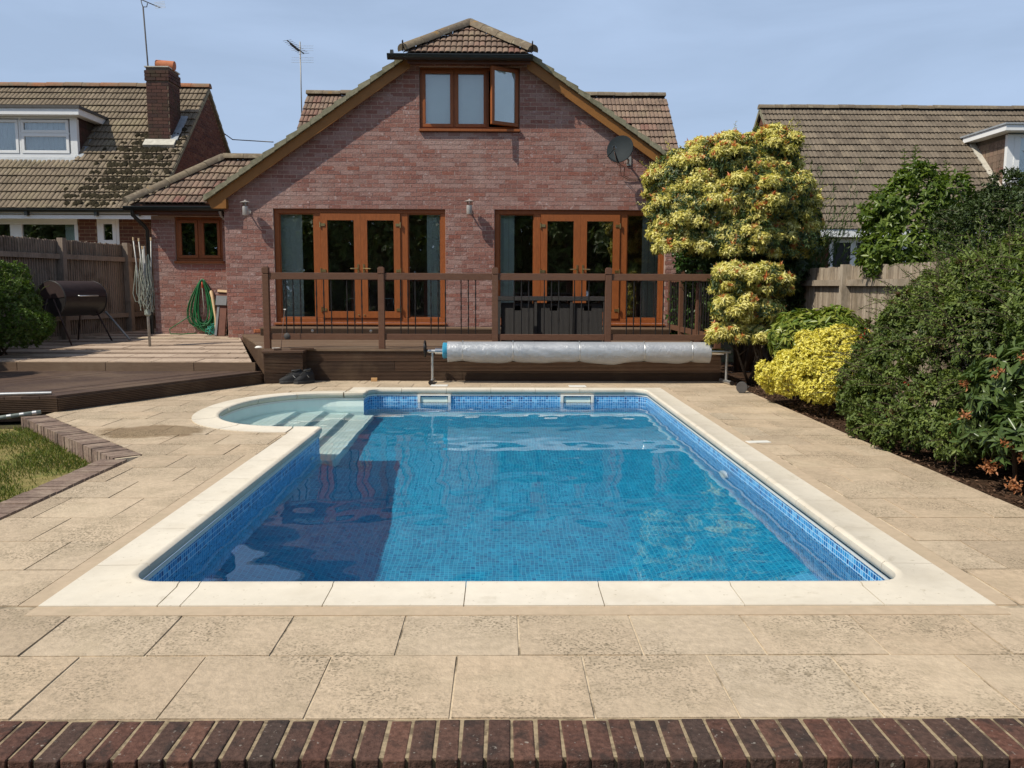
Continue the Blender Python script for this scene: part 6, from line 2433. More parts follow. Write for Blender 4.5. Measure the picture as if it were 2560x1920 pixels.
# pole on the low deck, hose on the lawn
po = thing('pool_pole', 'shiny telescopic pole lying along the front edge of the low deck', 'pole', (-5.4, 9.0, 0.17))
b = MB()
b.tube([(-7.6, 8.40, 0.19), (-5.35, 8.90, 0.19)], 0.016, 10)
part('tube', b, M['steel'], po, smooth=True)
b = MB()
b.tube([(-5.35, 8.90, 0.19), (-4.79, 9.035, 0.19)], 0.020, 10)
part('grip', b, M['alu'], po, smooth=True, angle=40)
hh_ = thing('vacuum_hose', 'pale ribbed pool hose lying on the lawn below the low deck', 'hose', (-5.2, 8.5, -0.08))
b = MB()
pts = [(-6.6, 8.18, -0.045), (-5.8, 8.42, -0.045), (-5.2, 8.56, -0.02), (-4.74, 8.71, 0.035)]
b.tube(pts, 0.022, 10)
part('hose', b, M['line'], hh_, smooth=True)
for i in range(26):
    t = i / 25 * (len(pts) - 1)
    j = min(int(t), len(pts) - 2)
    p = Vector(pts[j]).lerp(Vector(pts[j + 1]), t - j)
    d = (Vector(pts[j + 1]) - Vector(pts[j])).normalized()
    if i % 2 == 0:
        b = MB()
        b.tube([p - d * 0.02, p + d * 0.02], 0.0245, 10)
        part('rib', b, M['alu'], hh_, smooth=True, angle=40)
ri = thing('black_ring', 'small black ring lying in the grass of the lawn', 'ring', (-4.75, 7.75, -0.07))
b = MB()
b.tube([(-4.72 + 0.085 * math.cos(2 * PI * q / 20), 7.66 + 0.10 * math.sin(2 * PI * q / 20), -0.052) for q in range(20)], 0.009, 6, closed=True)
part('ring', b, M['steel_black'], ri, smooth=True)

# =================================================================== FENCES
def fence(name, label, p, q, z0, z1, mat, rails, face, posts, board=0.10, dark=None):
    t = thing(name, label, 'fence', ((p[0] + q[0]) / 2, (p[1] + q[1]) / 2, z0))
    p, q = Vector((*p, 0)), Vector((*q, 0))
    d = (q - p).normalized()
    L = (q - p).length
    n = Vector((*face, 0)).normalized()
    s = 0.0
    R3 = Matrix((d, n, Vector((0, 0, 1)))).transposed()
    while s < L - 0.03:
        w = board * random.uniform(0.93, 1.05)
        h = z1 - z0 + random.uniform(-0.012, 0.012)
        mb = MB()
        # feather-edge: thick on one edge, thin on the other
        mb.M = Matrix.Translation(p + d * s + Vector((0, 0, z0))) @ R3.to_4x4() @ Matrix.Rotation(random.uniform(-0.006, 0.006), 4, 'Y')
        lo = [(0, -0.012), (w + 0.008, -0.012), (w + 0.008, -0.006), (0, 0.014)]
        mb.prism(lo if True else lo, 0.0, h)
        part('fence_board', mb, M[mat], t)
        s += w
    for zr in rails:
        mb = MB()
        a, c = p + n * 0.045 + Vector((0, 0, zr)), q + n * 0.045 + Vector((0, 0, zr))
        mb.bar(a, c, 0.065, 0.085)
        part('rail', mb, M[mat], t)
    for s in posts:
        mb = MB()
        c = p + d * s + n * 0.055
        mb.M = Matrix.Translation(c) @ R3.to_4x4() @ Matrix.Rotation(random.uniform(-0.025, 0.025), 4, 'Y')
        mb.prism([(-0.05, -0.04), (0.05, -0.04), (0.05, 0.075), (-0.05, 0.075)], z0 - 0.1, z1 + 0.03)
        part('post', mb, M[mat], t)
    mb = MB()
    mb.bar(p + n * 0.02 + Vector((0, 0, z0 - 0.06)), q + n * 0.02 + Vector((0, 0, z0 - 0.06)), 0.03, 0.16)
    part('gravel_board', mb, M[mat], t)
    return t


# left boundary: two bays seen beyond the terrace and more towards the viewer
fence('fence', 'weathered brown close-boarded fence in shade behind the drum barbecue', (-8.35, 12.0), (-7.05, 18.1), 0.42, 2.11, 'fence_left', (0.75, 1.82), (1, -0.2), (1.55, 3.05, 4.9), 0.058)
fence('fence', 'silvery close-boarded fence behind the shrubs on the right', (4.84, 16.2), (4.78, 2.5), 0.04, 1.62, 'fence', (0.70, 1.40), (-1, 0), (1.6, 4.45, 7.3, 10.2, 13.0), 0.052)


# =================================================================== PLANTS
def lumpy(blobs, n, spread=0.06, low=-0.55):
    """points on the outside of a union of ellipsoids, with outward directions"""
    P, D = [], []
    B = np.array(blobs, float)
    wts = B[:, 3] * B[:, 4] + B[:, 4] * B[:, 5] + B[:, 3] * B[:, 5]
    wts /= wts.sum()
    got = 0
    while got < n:
        m = n * 2
        bi = rng.choice(len(B), m, p=wts)
        u = unit(m)
        r = 1.0 - np.abs(rng.normal(0, spread, m))
        p = B[bi, :3] + u * B[bi, 3:6] * r[:, None]
        d = u / B[bi, 3:6]
        d /= np.linalg.norm(d, axis=1, keepdims=True)
        ok = u[:, 2] > low
        for k_ in range(len(B)):
            q = (p - B[k_, :3]) / B[k_, 3:6]
            ins = (q * q).sum(1) < 0.80
            ok &= ~(ins & (bi != k_))
        P.append(p[ok])
        D.append(d[ok])
        got += ok.sum()
    return np.concatenate(P)[:n], np.concatenate(D)[:n]


def lumps(c, r, n, lr, seed, squash=(1, 1, 1), low=-0.5):
    """scatter lobes over an ellipsoid so that the outline breaks up"""
    g = np.random.default_rng(seed)
    out = [(c[0], c[1], c[2], r[0] * 0.86, r[1] * 0.86, r[2] * 0.86)]
    k_ = 0
    while k_ < n:
        u = g.normal(size=3)
        u /= np.linalg.norm(u)
        if u[2] < low:
            continue
        s = g.uniform(*lr)
        out.append((c[0] + u[0] * r[0] * 0.86, c[1] + u[1] * r[1] * 0.86, c[2] + u[2] * r[2] * 0.86, s * squash[0], s * squash[1], s * squash[2]))
        k_ += 1
    return out


def foliage(name, parent, blobs, tips, per, L, W, mat, droop=0.25, open_=(55, 100), spread=0.06, young_frac=0.0, low=-0.55, up=0.35, tone=None, cull=None, kind='stuff'):
    P, D = lumpy(blobs, tips, spread, low)
    if cull is not None:
        k_ = cull(P)
        P, D = P[k_], D[k_]
    n = len(P)
    ax = D + np.array([0, 0, up]) + rng.normal(0, 0.25, (n, 3))
    ax /= np.linalg.norm(ax, axis=1, keepdims=True)
    yg = (rng.random(n) < young_frac) & (D[:, 2] > -0.25)
    Pb = np.repeat(P, per, 0)
    A = np.repeat(ax, per, 0)
    N_ = n * per
    e1 = np.cross(A, unit(N_))
    e1 /= np.linalg.norm(e1, axis=1, keepdims=True)
    an = np.radians(rng.uniform(open_[0], open_[1], N_))
    ygl = np.repeat(yg, per)
    an = np.where(ygl, np.radians(rng.uniform(15, 55, N_)), an)
    d = A * np.cos(an)[:, None] + e1 * np.sin(an)[:, None]
    d[:, 2] -= droop * rng.uniform(0.2, 1.0, N_) * (~ygl)
    ll = rng.uniform(L[0], L[1], N_)
    ww = rng.uniform(W[0], W[1], N_)
    base = Pb - A * rng.uniform(0, L[1] * 0.7, N_)[:, None]
    t_tip = rng.normal(0.5, 0.22, n) if tone is None else tone(P, D)
    r = np.clip(np.repeat(t_tip, per) + rng.normal(0, 0.14, N_), 0, 1)
    yv = np.where(ygl, rng.uniform(0.5, 1.0, N_), np.clip(rng.normal(0.0, 0.04, N_), 0, 1))
    me = leaf_mesh(name, base, d, A, ll, ww, [mat], r, yv if young_frac > 0 else None)
    return link(name, me, parent, kind=kind)


def stems(parent, base, targets, r0=0.03, mat='bark', name='stem', seed=0):
    g = random.Random(seed)
    for tg in targets:
        b = MB()
        p0 = Vector(base) + Vector((g.gauss(0, 0.06), g.gauss(0, 0.06), 0))
        p3 = Vector(tg)
        mid1 = p0.lerp(p3, 0.35) + Vector((g.gauss(0, 0.08), g.gauss(0, 0.08), 0.05))
        mid2 = p0.lerp(p3, 0.7) + Vector((g.gauss(0, 0.08), g.gauss(0, 0.08), 0.03))
        b.tube([p0, mid1, mid2, p3], [r0, r0 * 0.8, r0 * 0.55, r0 * 0.2], 7)
        for q in range(3):
            o = mid1.lerp(mid2, g.random())
            e = o + Vector((g.uniform(-0.35, 0.35), g.uniform(-0.35, 0.35), g.uniform(0.1, 0.4)))
            b.tube([o, o.lerp(e, 0.5) + Vector((0, 0, 0.05)), e], [r0 * 0.45, r0 * 0.3, r0 * 0.1], 5)
        part(name, b, M[mat], parent, smooth=True)


M['pieris'] = leafmat('variegated_pieris_leaf', [(0.16, 0.18, 0.035), (0.50, 0.46, 0.09), (0.78, 0.71, 0.23), (0.88, 0.82, 0.40)], (0.68, 0.15, 0.07), trans=0.32)
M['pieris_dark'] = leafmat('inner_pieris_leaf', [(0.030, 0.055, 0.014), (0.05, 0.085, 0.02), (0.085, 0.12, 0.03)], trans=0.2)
M['gold'] = leafmat('golden_euonymus_leaf', [(0.36, 0.36, 0.04), (0.62, 0.55, 0.07), (0.80, 0.70, 0.13), (0.80, 0.74, 0.22)], trans=0.25)
M['aucuba'] = leafmat('spotted_laurel_leaf', [(0.07, 0.12, 0.02), (0.16, 0.22, 0.03), (0.30, 0.32, 0.06), (0.10, 0.16, 0.025)], trans=0.25, rough=0.32)
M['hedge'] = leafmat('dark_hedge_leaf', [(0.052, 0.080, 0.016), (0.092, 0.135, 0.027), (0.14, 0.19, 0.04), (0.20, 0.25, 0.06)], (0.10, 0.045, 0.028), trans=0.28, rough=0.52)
M['hedge_light'] = leafmat('bright_shrub_leaf', [(0.055, 0.095, 0.014), (0.095, 0.15, 0.022), (0.145, 0.205, 0.035), (0.21, 0.275, 0.055)], trans=0.38, rough=0.35)
M['conifer'] = leafmat('dark_yew_needle', [(0.030, 0.050, 0.014), (0.048, 0.074, 0.019), (0.072, 0.104, 0.026)], trans=0.15)
M['rhodo'] = leafmat('rhododendron_leaf', [(0.05, 0.085, 0.022), (0.085, 0.13, 0.035), (0.12, 0.165, 0.05)], trans=0.22, rough=0.30)
M['flower_brown'] = leafmat('faded_orange_petal', [(0.36, 0.13, 0.05), (0.46, 0.19, 0.08), (0.52, 0.26, 0.13)], trans=0.3)
M['flower_red'] = leafmat('red_petal', [(0.55, 0.02, 0.015), (0.70, 0.05, 0.03)], trans=0.3)
M['broom'] = leafmat('wispy_broom_needle', [(0.04, 0.07, 0.016), (0.065, 0.105, 0.024), (0.095, 0.14, 0.036)], trans=0.25)

def sprays(parent, blobs, n, length, leaf, mat, seed=0, name='stray_shoots'):
    """stray shoots arching out of a shrub's surface, small leaves along them"""
    P, D = lumpy(blobs, n, 0.05, -0.2)
    g = np.random.default_rng(seed)
    B_, d_, n_, L_, W_, r_ = [], [], [], [], [], []
    tb = MB()
    for p, d in zip(P, D):
        L = g.uniform(*length)
        h = d + np.array([0, 0, g.uniform(0.2, 0.9)]) + g.normal(0, 0.25, 3)
        h /= np.linalg.norm(h)
        m = int(L / 0.018)
        pts = []
        q = p - d * 0.05
        tone_ = g.uniform(0.3, 0.9)
        for s in range(m):
            h = h + np.array([0, 0, -0.045])
            h /= np.linalg.norm(h)
            q = q + h * 0.018
            pts.append(tuple(q))
            sd = np.cross(h, g.normal(size=3))
            sd /= np.linalg.norm(sd)
            B_.append(q.copy())
            d_.append(sd + h * 0.5)
            n_.append(np.array([0, 0, 1.0]) + g.normal(0, 0.4, 3))
            f = 1 - 0.5 * s / m
            L_.append(leaf * f * g.uniform(0.7, 1.2))
            W_.append(leaf * 0.45 * f)
            r_.append(min(1, max(0, tone_ + g.normal(0, 0.12))))
        if len(pts) > 3:
            tb.tube(pts[::3] + [pts[-1]], 0.0025, 4, cap=False)
    me = leaf_mesh(name, np.array(B_), np.array(d_), np.array(n_), np.array(L_), np.array(W_), [mat], np.array(r_))
    link(name, me, parent, kind='stuff')
    part('twigs', tb, M['bark'], parent, kind='stuff')


M['ivy'] = leafmat('ivy_leaf', [(0.03, 0.075, 0.018), (0.055, 0.115, 0.025), (0.09, 0.16, 0.035)], trans=0.25, rough=0.32)
M['bush'] = leafmat('bright_green_bush_leaf', [(0.045, 0.085, 0.012), (0.09, 0.155, 0.02), (0.15, 0.23, 0.035)], trans=0.35)

# tall pieris at the right corner of the deck
t = thing('pieris_tree', 'tall yellow-green pieris with red young shoots at the right corner of the house', 'shrub', (3.9, 13.6, 0))
B1 = [(2.85, 13.5, 2.95, .62, .6, .55), (3.50, 13.5, 3.2, .8, .7, .50), (4.22, 13.6, 3.40, .50, .6, .50), (3.02, 13.3, 2.50, .82, .65, .55), (3.98, 13.3, 2.68, .92, .75, .65), (4.48, 13.5, 2.35, .55, .6, .50),
      (2.85, 13.2, 2.12, .55, .5, .42), (3.65, 13.1, 2.05, .85, .6, .5), (4.3, 13.3, 2.0, .70, .6, .45)]
BB = []
for i, bb in enumerate(B1):
    BB += lumps(bb[:3], bb[3:], 34, (0.07, 0.17), 100 + i, (1.15, 1.1, 0.85), low=-0.6)
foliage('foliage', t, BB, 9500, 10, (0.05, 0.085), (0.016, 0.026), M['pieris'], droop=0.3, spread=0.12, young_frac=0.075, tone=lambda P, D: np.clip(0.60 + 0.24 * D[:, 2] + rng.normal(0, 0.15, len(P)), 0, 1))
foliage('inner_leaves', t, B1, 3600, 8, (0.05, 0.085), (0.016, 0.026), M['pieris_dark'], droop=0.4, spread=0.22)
sprays(t, B1, 70, (0.10, 0.28), 0.06, M['pieris'], 7)
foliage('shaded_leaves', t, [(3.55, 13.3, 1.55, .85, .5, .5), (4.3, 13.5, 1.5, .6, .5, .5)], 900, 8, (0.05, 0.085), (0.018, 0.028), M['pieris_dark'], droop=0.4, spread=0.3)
stems(t, (3.9, 13.6, 0), [(3.1, 13.5, 2.9), (3.8, 13.5, 3.2), (4.5, 13.6, 3.3), (3.3, 13.3, 2.4), (4.3, 13.3, 2.5), (4.8, 13.5, 2.2)], 0.05, name='trunk', seed=1)

t = thing('pieris_shrub', 'smaller yellow-green pieris with reddish tips in front of the end of the railing', 'shrub', (3.5, 11.75, 0))
B2 = [(3.25, 11.75, 1.42, .40, .4, .30), (3.62, 11.8, 1.40, .38, .4, .30), (3.20, 11.7, 1.05, .36, .36, .30), (3.60, 11.75, 1.0, .38, .4, .33), (3.1, 11.6, .70, .26, .26, .16), (3.50, 11.7, .70, .34, .36, .22)]
BB = []
for i, bb in enumerate(B2):
    BB += lumps(bb[:3], bb[3:], 16, (0.05, 0.12), 140 + i, (1.2, 1.1, 0.8))
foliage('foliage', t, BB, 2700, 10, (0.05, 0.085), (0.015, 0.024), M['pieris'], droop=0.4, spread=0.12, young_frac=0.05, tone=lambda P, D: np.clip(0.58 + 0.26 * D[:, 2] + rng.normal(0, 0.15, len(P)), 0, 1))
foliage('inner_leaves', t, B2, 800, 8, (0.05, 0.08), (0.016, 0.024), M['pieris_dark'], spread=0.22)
stems(t, (3.55, 11.75, -0.03), [(3.35, 11.75, 1.4), (3.7, 11.8, 1.35), (3.3, 11.7, 1.0), (3.7, 11.75, .95), (3.2, 11.6, .7)], 0.022, name='stem', seed=2)

t = thing('euonymus_shrub', 'low bright golden-yellow euonymus mound spilling onto the right edge of the paving', 'shrub', (3.6, 9.2, 0))
B3 = [(3.60, 9.2, .58, .46, .50, .32), (3.42, 9.4, .36, .46, .62, .36), (3.66, 9.3, .50, .46, .58, .32), (3.50, 8.9, .34, .42, .45, .34), (3.78, 9.05, .62, .40, .45, .28), (3.32, 9.75, .28, .34, .4, .28)]
BB = []
for i, bb in enumerate(B3):
    BB += lumps(bb[:3], bb[3:], 14, (0.06, 0.13), 160 + i)
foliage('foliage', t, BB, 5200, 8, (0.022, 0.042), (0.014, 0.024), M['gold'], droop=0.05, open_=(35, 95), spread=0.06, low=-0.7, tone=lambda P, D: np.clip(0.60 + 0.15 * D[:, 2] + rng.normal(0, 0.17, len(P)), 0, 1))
sprays(t, B3, 60, (0.06, 0.14), 0.03, M['gold'], 6)
stems(t, (3.65, 9.05, -0.03), [(3.5, 9.1, .4), (3.7, 9.1, .5), (3.6, 8.8, .35), (3.85, 8.9, .6)], 0.014, seed=3)

t = thing('laurel_shrub', 'yellow-green spotted laurel bush between the smaller pieris and the golden mound', 'shrub', (3.85, 10.3, 0))
B4 = [(3.75, 10.5, .72, .42, .45, .36), (4.05, 10.3, .78, .42, .45, .34), (3.72, 10.4, .35, .34, .4, .3), (4.1, 10.1, .4, .4, .4, .35)]
foliage('foliage', t, B4, 620, 9, (0.08, 0.14), (0.030, 0.05), M['aucuba'], droop=0.25, spread=0.14, low=-0.6)
stems(t, (3.85, 10.3, -0.03), [(3.75, 10.5, .8), (4.05, 10.3, .8), (3.7, 10.4, .4), (4.1, 10.1, .5)], 0.014, seed=4)


def cullx(x):
    return lambda P: P[:, 0] > x


def pocket(P, s=1.0):
    """slow three-dimensional wobble: gaps and tone drifts inside a shrub"""
    x, y, z = P[:, 0] * s, P[:, 1] * s, P[:, 2] * s
    return np.sin(5.1 * x + 2.2 * np.sin(3.3 * z + y)) + np.sin(4.3 * y + 2.0 * np.sin(4.1 * x - z)) + np.sin(6.7 * z + 1.7 * np.sin(3.7 * y))


def cullgap(x):
    return lambda P: (P[:, 0] > x) & ((pocket(P) > -1.15) | (rng.random(len(P)) < 0.12))


# big dark mixed shrub mass along the right border: three shrubs that can be told apart
t = thing('spiraea_shrub', 'large dark green arching shrub with a few red flowers beside the paving', 'shrub', (3.9, 7.3, 0))
B5 = [(3.72, 8.05, .36, .34, .36, .38), (3.95, 8.1, .75, .40, .4, .35), (3.48, 7.7, .25, .25, .4, .27), (3.40, 7.2, .20, .24, .5, .24), (3.40, 6.5, .22, .24, .5, .26), (3.95, 7.75, .55, .55, .6, .55), (3.95, 7.3, .75, .62, .7, .65), (4.05, 6.6, .85, .62, .65, .70), (3.65, 7.0, .38, .42, .75, .40), (3.98, 6.35, .50, .42, .45, .48), (4.2, 7.8, 1.05, .45, .7, .40), (4.25, 7.0, 1.22, .45, .65, .40), (3.55, 7.5, .42, .34, .5, .40), (4.05, 5.9, .95, .55, .5, .55)]
BB = []
for i, bb in enumerate(B5):
    BB += lumps(bb[:3], bb[3:], 15, (0.09, 0.22), 180 + i)
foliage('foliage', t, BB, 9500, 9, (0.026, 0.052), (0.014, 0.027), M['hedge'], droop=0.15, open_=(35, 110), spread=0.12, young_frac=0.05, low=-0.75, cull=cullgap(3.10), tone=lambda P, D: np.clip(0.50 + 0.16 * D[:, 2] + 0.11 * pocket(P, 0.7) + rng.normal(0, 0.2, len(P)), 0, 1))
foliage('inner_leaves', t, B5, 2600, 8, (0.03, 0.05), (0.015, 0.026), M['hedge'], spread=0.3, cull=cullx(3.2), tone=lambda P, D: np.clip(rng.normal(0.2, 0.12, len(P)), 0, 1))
stems(t, (3.95, 7.2, -0.03), [(3.8, 8.0, .7), (4.0, 7.3, 1.0), (4.1, 6.6, 1.1), (3.7, 6.9, .6), (4.2, 7.9, 1.2), (4.3, 7.0, 1.4), (3.8, 6.1, .8)], 0.02, seed=5)
sprays(t, B5, 420, (0.14, 0.48), 0.036, M['hedge'], 3)
for i, (x, y, z) in enumerate(((3.44, 8.02, .90), (3.47, 7.55, .66), (3.44, 7.12, .52), (3.40, 7.08, .50), (3.31, 6.7, .25), (3.36, 7.2, .24), (3.33, 6.15, .30))):
    n = 26 if i == 2 else 11
    P = np.array([(x, y, z)]) + rng.normal(0, 0.018, (n, 3))
    me = leaf_mesh('flower', P, unit(n) + np.array([-0.6, -0.8, 0.3]), unit(n), rng.uniform(.02, .032, n), rng.uniform(.014, .022, n), [M['flower_red']], rng.random(n))
    link('flower', me, t)

t = thing('weigela_shrub', 'tall mid-green leafy shrub rising at the right edge above the flowering shrub', 'shrub', (4.4, 6.4, 0))
B6 = [(4.5, 7.3, 1.30, .50, .6, .42), (4.55, 6.4, 1.42, .55, .65, .45), (4.5, 5.7, 1.35, .5, .55, .5), (4.22, 6.1, 1.32, .42, .45, .36), (4.3, 7.6, 1.42, .32, .36, .22), (4.35, 5.3, 1.55, .4, .4, .3), (4.6, 8.1, 1.25, .4, .5, .35)]
BB = []
for i, bb in enumerate(B6):
    BB += lumps(bb[:3], bb[3:], 10, (0.10, 0.24), 220 + i)
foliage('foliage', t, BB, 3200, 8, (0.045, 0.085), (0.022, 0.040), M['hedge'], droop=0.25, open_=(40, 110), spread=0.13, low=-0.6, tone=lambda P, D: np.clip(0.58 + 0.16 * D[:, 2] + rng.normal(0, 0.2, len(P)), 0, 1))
sprays(t, B6, 170, (0.2, 0.6), 0.055, M['hedge_light'], 4)
stems(t, (4.45, 6.5, -0.03), [(4.5, 7.3, 1.4), (4.55, 6.4, 1.6), (4.5, 5.7, 1.4), (4.6, 8.0, 1.3)], 0.022, seed=6)

t = thing('yew_hedge', 'dark clipped hedge at the upper right in front of the white dormer', 'hedge', (5.6, 8.4, 0))
B7 = [(5.35, 9.2, 1.9, .55, .7, .62), (5.5, 8.3, 1.95, .6, .8, .66), (5.5, 7.4, 1.95, .6, .8, .68), (5.6, 6.4, 1.9, .6, .8, .7), (5.4, 9.0, 1.2, .6, .9, .8), (5.5, 7.6, 1.2, .6, 1.2, .8)]
BB = []
for i, bb in enumerate(B7):
    BB += lumps(bb[:3], bb[3:], 14, (0.10, 0.22), 240 + i)
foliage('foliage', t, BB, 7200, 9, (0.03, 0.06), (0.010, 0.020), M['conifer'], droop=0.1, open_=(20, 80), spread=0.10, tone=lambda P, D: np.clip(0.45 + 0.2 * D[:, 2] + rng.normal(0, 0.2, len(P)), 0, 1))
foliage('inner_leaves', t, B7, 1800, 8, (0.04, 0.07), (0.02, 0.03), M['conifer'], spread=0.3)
sprays(t, B7, 200, (0.12, 0.34), 0.035, M['conifer'], 5)
stems(t, (5.5, 8.2, -0.05), [(5.4, 9.2, 2.0), (5.5, 8.3, 2.2), (5.5, 7.4, 2.1), (5.6, 6.5, 2.0)], 0.035, name='trunk', seed=7)

t = thing('viburnum_shrub', 'bright green large-leaved shrub with upright shoots growing above the right fence', 'shrub', (5.25, 11.0, 0))
B8 = [(5.15, 11.1, 2.2, .55, .5, .50), (5.55, 11.0, 2.35, .55, .5, .45), (5.05, 10.9, 1.75, .5, .5, .4), (5.5, 10.8, 1.8, .6, .5, .5), (5.3, 11.0, 2.65, .30, .3, .32), (5.75, 10.9, 2.55, .25, .25, .25)]
foliage('foliage', t, B8, 1000, 8, (0.06, 0.115), (0.030, 0.050), M['hedge_light'], droop=0.12, open_=(35, 100), spread=0.30, low=-0.7)
for i, (x, y, z, h) in enumerate(((5.18, 10.95, 2.45, .62), (5.30, 11.0, 2.7, .42), (5.05, 11.0, 2.2, .45), (5.62, 10.9, 2.5, .42), (5.85, 10.9, 2.5, .36), (4.86, 11.1, 2.1, .42))):
    nn = 16
    zz = np.linspace(0, h, nn)
    P = np.stack([x + rng.normal(0, 0.01, nn) + 0.05 * zz * (i - 2.5), np.full(nn, y), z + zz], 1)
    P = np.repeat(P, 2, 0)
    ang = np.repeat(np.arange(nn) * 1.57, 2) + np.tile([0, PI], nn)
    d = np.stack([np.cos(ang), np.sin(ang), np.full(2 * nn, 0.55)], 1)
    up_ = np.tile(np.array([[0, 0, 1.0]]), (2 * nn, 1))
    fr_ = np.repeat(1 - 0.65 * zz / h, 2)
    me = leaf_mesh('shoot_leaves', P, d, up_, 0.14 * fr_, 0.05 * fr_, [M['hedge_light']], np.clip(rng.normal(0.5, 0.2, 2 * nn), 0, 1), droop=0.3)
    link('shoot_leaves', me, t)
    b = MB()
    b.tube([(x, y, z - 0.3), (x + 0.05 * h * (i - 2.5), y, z + h)], [0.008, 0.003], 5)
    part('stem', b, M['bush'], t)
stems(t, (5.3, 11.0, -0.05), [(5.15, 11.1, 2.2), (5.55, 11.0, 2.4), (5.05, 10.9, 1.8), (5.3, 11.0, 2.7)], 0.03, seed=8)

t = thing('broom_shrub', 'wispy dark green broom beyond the fence between the pieris and the white window', 'shrub', (5.3, 14.6, 0))
nst = 150
bx = rng.normal(4.95, 0.25, nst)
P, D_ = [], []
for i in range(nst):
    o = np.array([bx[i], 14.6 + rng.normal(0, 0.2), 0.6 + rng.uniform(0, 0.5)])
    tip = o + np.array([rng.normal(0.12, 0.42), rng.normal(0, 0.25), rng.uniform(1.2, 2.5)])
    m = 70
    tt = rng.random(m)[:, None]
    bow = np.sin(tt * PI) * rng.normal(0, 0.06)
    P.append(o + (tip - o) * tt + np.array([[1, 0, 0]]) * bow)
    D_.append(np.tile((tip - o) / np.linalg.norm(tip - o), (m, 1)) + rng.normal(0, 0.35, (m, 3)))
P, D_ = np.concatenate(P), np.concatenate(D_)
link('foliage', leaf_mesh('foliage', P, D_, unit(len(P)), rng.uniform(.06, .13, len(P)), rng.uniform(.010, .018, len(P)), [M['broom']], rng.random(len(P))), t, kind='stuff')
stems(t, (5.25, 14.6, -0.05), [(5.1, 14.6, 1.4), (5.4, 14.6, 1.5), (5.3, 14.5, 1.6)], 0.02, seed=9)

t = thing('laurel_hedge', 'dark green shrub mass in shade behind the pieris and the right fence', 'shrub', (5.1, 13.6, 0))
B9 = [(4.9, 14.6, 1.3, .7, .6, .75), (4.55, 14.3, 1.0, .55, .6, .9), (5.0, 13.9, 1.0, .5, .6, .7), (3.9, 14.9, 1.2, .55, .4, .95), (4.3, 14.9, 1.7, .6, .4, .6)]
foliage('foliage', t, B9, 2800, 9, (0.05, 0.09), (0.022, 0.04), M['pieris_dark'], spread=0.18, low=-0.8)
stems(t, (4.6, 14.3, -0.05), [(4.9, 14.6, 1.6), (4.5, 14.3, 1.4), (3.9, 14.9, 1.5)], 0.03, seed=10)

t = thing('ivy', 'glossy ivy climbing the house corner beside the right-hand french window', 'climber', (3.35, 15.3, 0.4))
nI = 2600
P = np.stack([rng.normal(3.36, 0.16, nI), 15.36 - np.abs(rng.normal(0, 0.10, nI)), rng.uniform(0.4, 2.5, nI)], 1)
P = P[np.abs(P[:, 0] - 3.34 - 0.10 * np.sin(P[:, 2] * 5)) < 0.30]
nI = len(P)
d = unit(nI) * 0.6 + np.array([0, -0.35, -0.5])
link('foliage', leaf_mesh('foliage', P, d, np.tile([[0, -1.0, 0.3]], (nI, 1)) + rng.normal(0, .3, (nI, 3)), rng.uniform(.05, .09, nI), rng.uniform(.045, .075, nI), [M['ivy']], rng.random(nI)), t, kind='stuff')
stems(t, (3.35, 15.42, 0.2), [(3.3, 15.42, 1.6), (3.45, 15.42, 2.3), (3.25, 15.4, 2.0)], 0.012, seed=11)

t = thing('rhododendron', 'rhododendron with faded orange flower heads at the lower right edge', 'shrub', (3.6, 5.6, 0))
B10 = [(3.50, 5.78, .66, .26, .30, .26), (3.66, 5.62, .78, .28, .34, .28), (3.46, 5.5, .34, .24, .26, .20), (3.72, 5.4, .40, .3, .3, .3), (3.42, 5.9, .34, .18, .2, .18)]
foliage('foliage', t, B10, 260, 11, (0.07, 0.12), (0.026, 0.04), M['rhodo'], droop=0.2, open_=(50, 95), spread=0.12, low=-0.6)
for i, (x, y, z) in enumerate(((3.30, 5.58, .15), (3.29, 5.28, .08), (3.38, 5.78, .86), (3.46, 5.55, .88), (3.24, 5.80, .46), (3.30, 5.40, .34), (3.52, 5.46, 1.0), (3.26, 5.86, .68), (3.34, 5.62, .78), (3.38, 5.34, .26))):
    n = 80 if i < 2 else 40
    P = np.array([(x, y, z)]) + rng.normal(0, 0.022 if i < 2 else 0.014, (n, 3))
    me = leaf_mesh('flower_head', P, unit(n), unit(n), rng.uniform(.022, .04, n), rng.uniform(.010, .018, n), [M['flower_brown']], rng.random(n))
    link('flower_head', me, t)
stems(t, (3.6, 5.6, -0.03), [(3.5, 5.75, .6), (3.66, 5.62, .8), (3.46, 5.5, .35), (3.72, 5.4, .4)], 0.018, seed=12)

t = thing('round_bush', 'bright green rounded bush at the left edge of the terrace', 'shrub', (-7.3, 12.4, 0.29))
B11 = [(-7.25, 12.35, 1.05, .62, .6, .58), (-7.9, 12.3, 1.15, .6, .6, .6), (-7.0, 12.35, .72, .48, .5, .42), (-7.7, 12.0, .7, .7, .5, .5)]
BB = []
for i, bb in enumerate(B11):
    BB += lumps(bb[:3], bb[3:], 14, (0.08, 0.2), 300 + i)
foliage('foliage', t, BB, 6000, 9, (0.022, 0.045), (0.010, 0.018), M['bush'], droop=0.05, open_=(20, 90), spread=0.10, low=-0.8, tone=lambda P, D: np.clip(0.5 + 0.2 * D[:, 2] + rng.normal(0, 0.2, len(P)), 0, 1))
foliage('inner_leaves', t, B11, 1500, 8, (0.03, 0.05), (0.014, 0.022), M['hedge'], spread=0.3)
sprays(t, B11, 160, (0.08, 0.22), 0.03, M['bush'], 8)
stems(t, (-7.3, 12.4, 0.28), [(-7.2, 12.3, 1.2), (-7.8, 12.3, 1.3), (-7.0, 12.3, .8)], 0.018, seed=13)

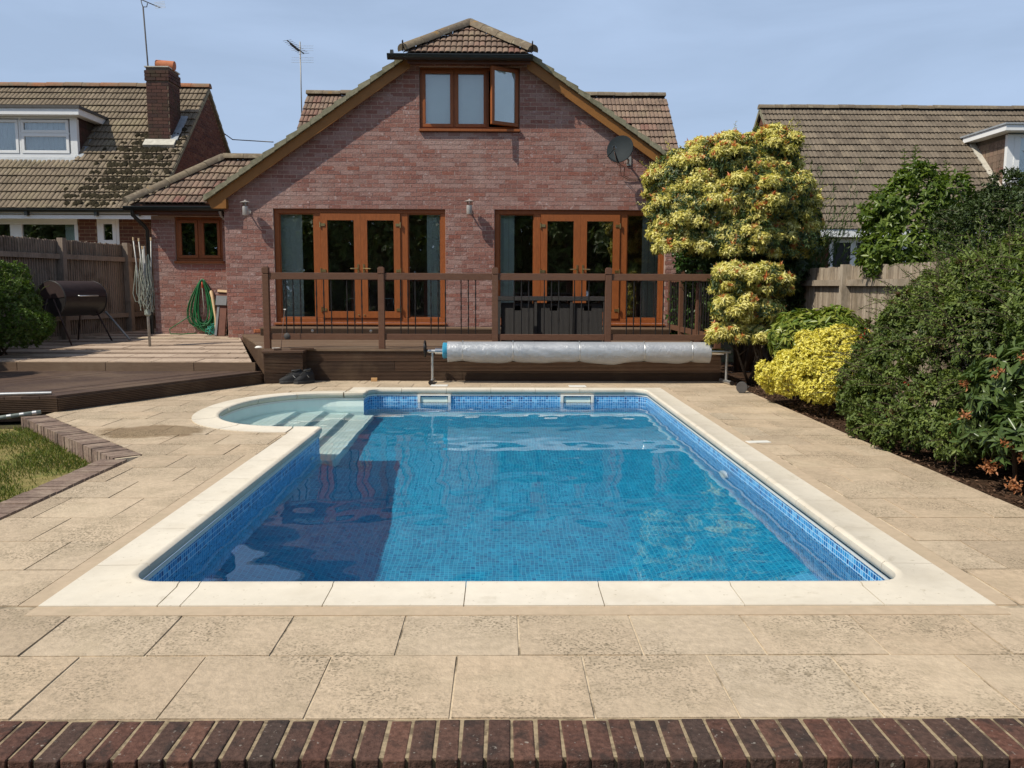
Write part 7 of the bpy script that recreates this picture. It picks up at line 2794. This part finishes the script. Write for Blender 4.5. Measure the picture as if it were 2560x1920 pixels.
# boundary planting outside the left of the frame: it shades the low deck
t = thing('boundary_hedge', 'tall leafy boundary hedge beyond the left edge shading the low deck', 'hedge', (-8.6, 9.8, 0))
B12 = [(-8.6, 11.2, 1.7, .8, .9, 1.45), (-8.7, 9.9, 1.7, .8, .9, 1.55), (-8.8, 8.7, 1.5, .8, .9, 1.4)]
BB = []
for i, bb in enumerate(B12):
    BB += lumps(bb[:3], bb[3:], 12, (0.2, 0.4), 330 + i)
foliage('foliage', t, BB, 5200, 9, (0.06, 0.11), (0.035, 0.06), M['hedge'], spread=0.25, low=-0.9)
stems(t, (-8.7, 9.9, -0.1), [(-8.6, 11.2, 2.2), (-8.7, 9.9, 2.6), (-8.8, 8.7, 2.2)], 0.05, name='trunk', seed=14)

# trees behind the viewer: they stand in the window reflections
fg = thing('garden_trees', 'dense belt of tall garden trees behind the viewer mirrored in the window glass', 'trees', (0, -12, 0))
fg['kind'] = 'stuff'
B13 = []
for i in range(27):
    B13.append((-39 + i * 3.0 + random.uniform(-.5, .5), -13 + random.uniform(-1.5, 1.5), random.uniform(2.6, 3.6), 2.2, 2.0, random.uniform(3.0, 4.0)))
for i in range(20):
    B13.append((-40 + i * 4.2 + random.uniform(-.5, .5), -18 + random.uniform(-1, 1), random.uniform(2.8, 3.6), 2.8, 2.0, random.uniform(3.2, 4.0)))
foliage('foliage', fg, B13, 26000, 7, (0.25, 0.5), (0.14, 0.26), M['hedge'], spread=0.22, low=-0.95)
for bb in B13:
    b = MB()
    b.tube([(bb[0], bb[1], -0.2), (bb[0], bb[1], bb[2])], [0.2, 0.1], 7)
    part('trunk', b, M['bark'], fg, smooth=True)
# fallen leaves and chips on the border soil
nL = 5000
P = np.stack([rng.uniform(3.2, 4.7, nL), rng.uniform(3.4, 12.0, nL), np.full(nL, -0.025) + rng.uniform(0, 0.015, nL)], 1)
d = unit(nL)
d[:, 2] *= 0.25
M['litter'] = leafmat('dry_leaf_litter', [(0.06, 0.035, 0.022), (0.11, 0.06, 0.035), (0.17, 0.10, 0.06)], trans=0.05, rough=0.9)
tag(link('leaf_litter', leaf_mesh('leaf_litter', P, d, np.tile([[0, 0, 1.0]], (nL, 1)) + rng.normal(0, .3, (nL, 3)), rng.uniform(.02, .05, nL), rng.uniform(.012, .025, nL), [M['litter']], rng.random(nL))), 'brown leaf litter on the border soil', kind='stuff')
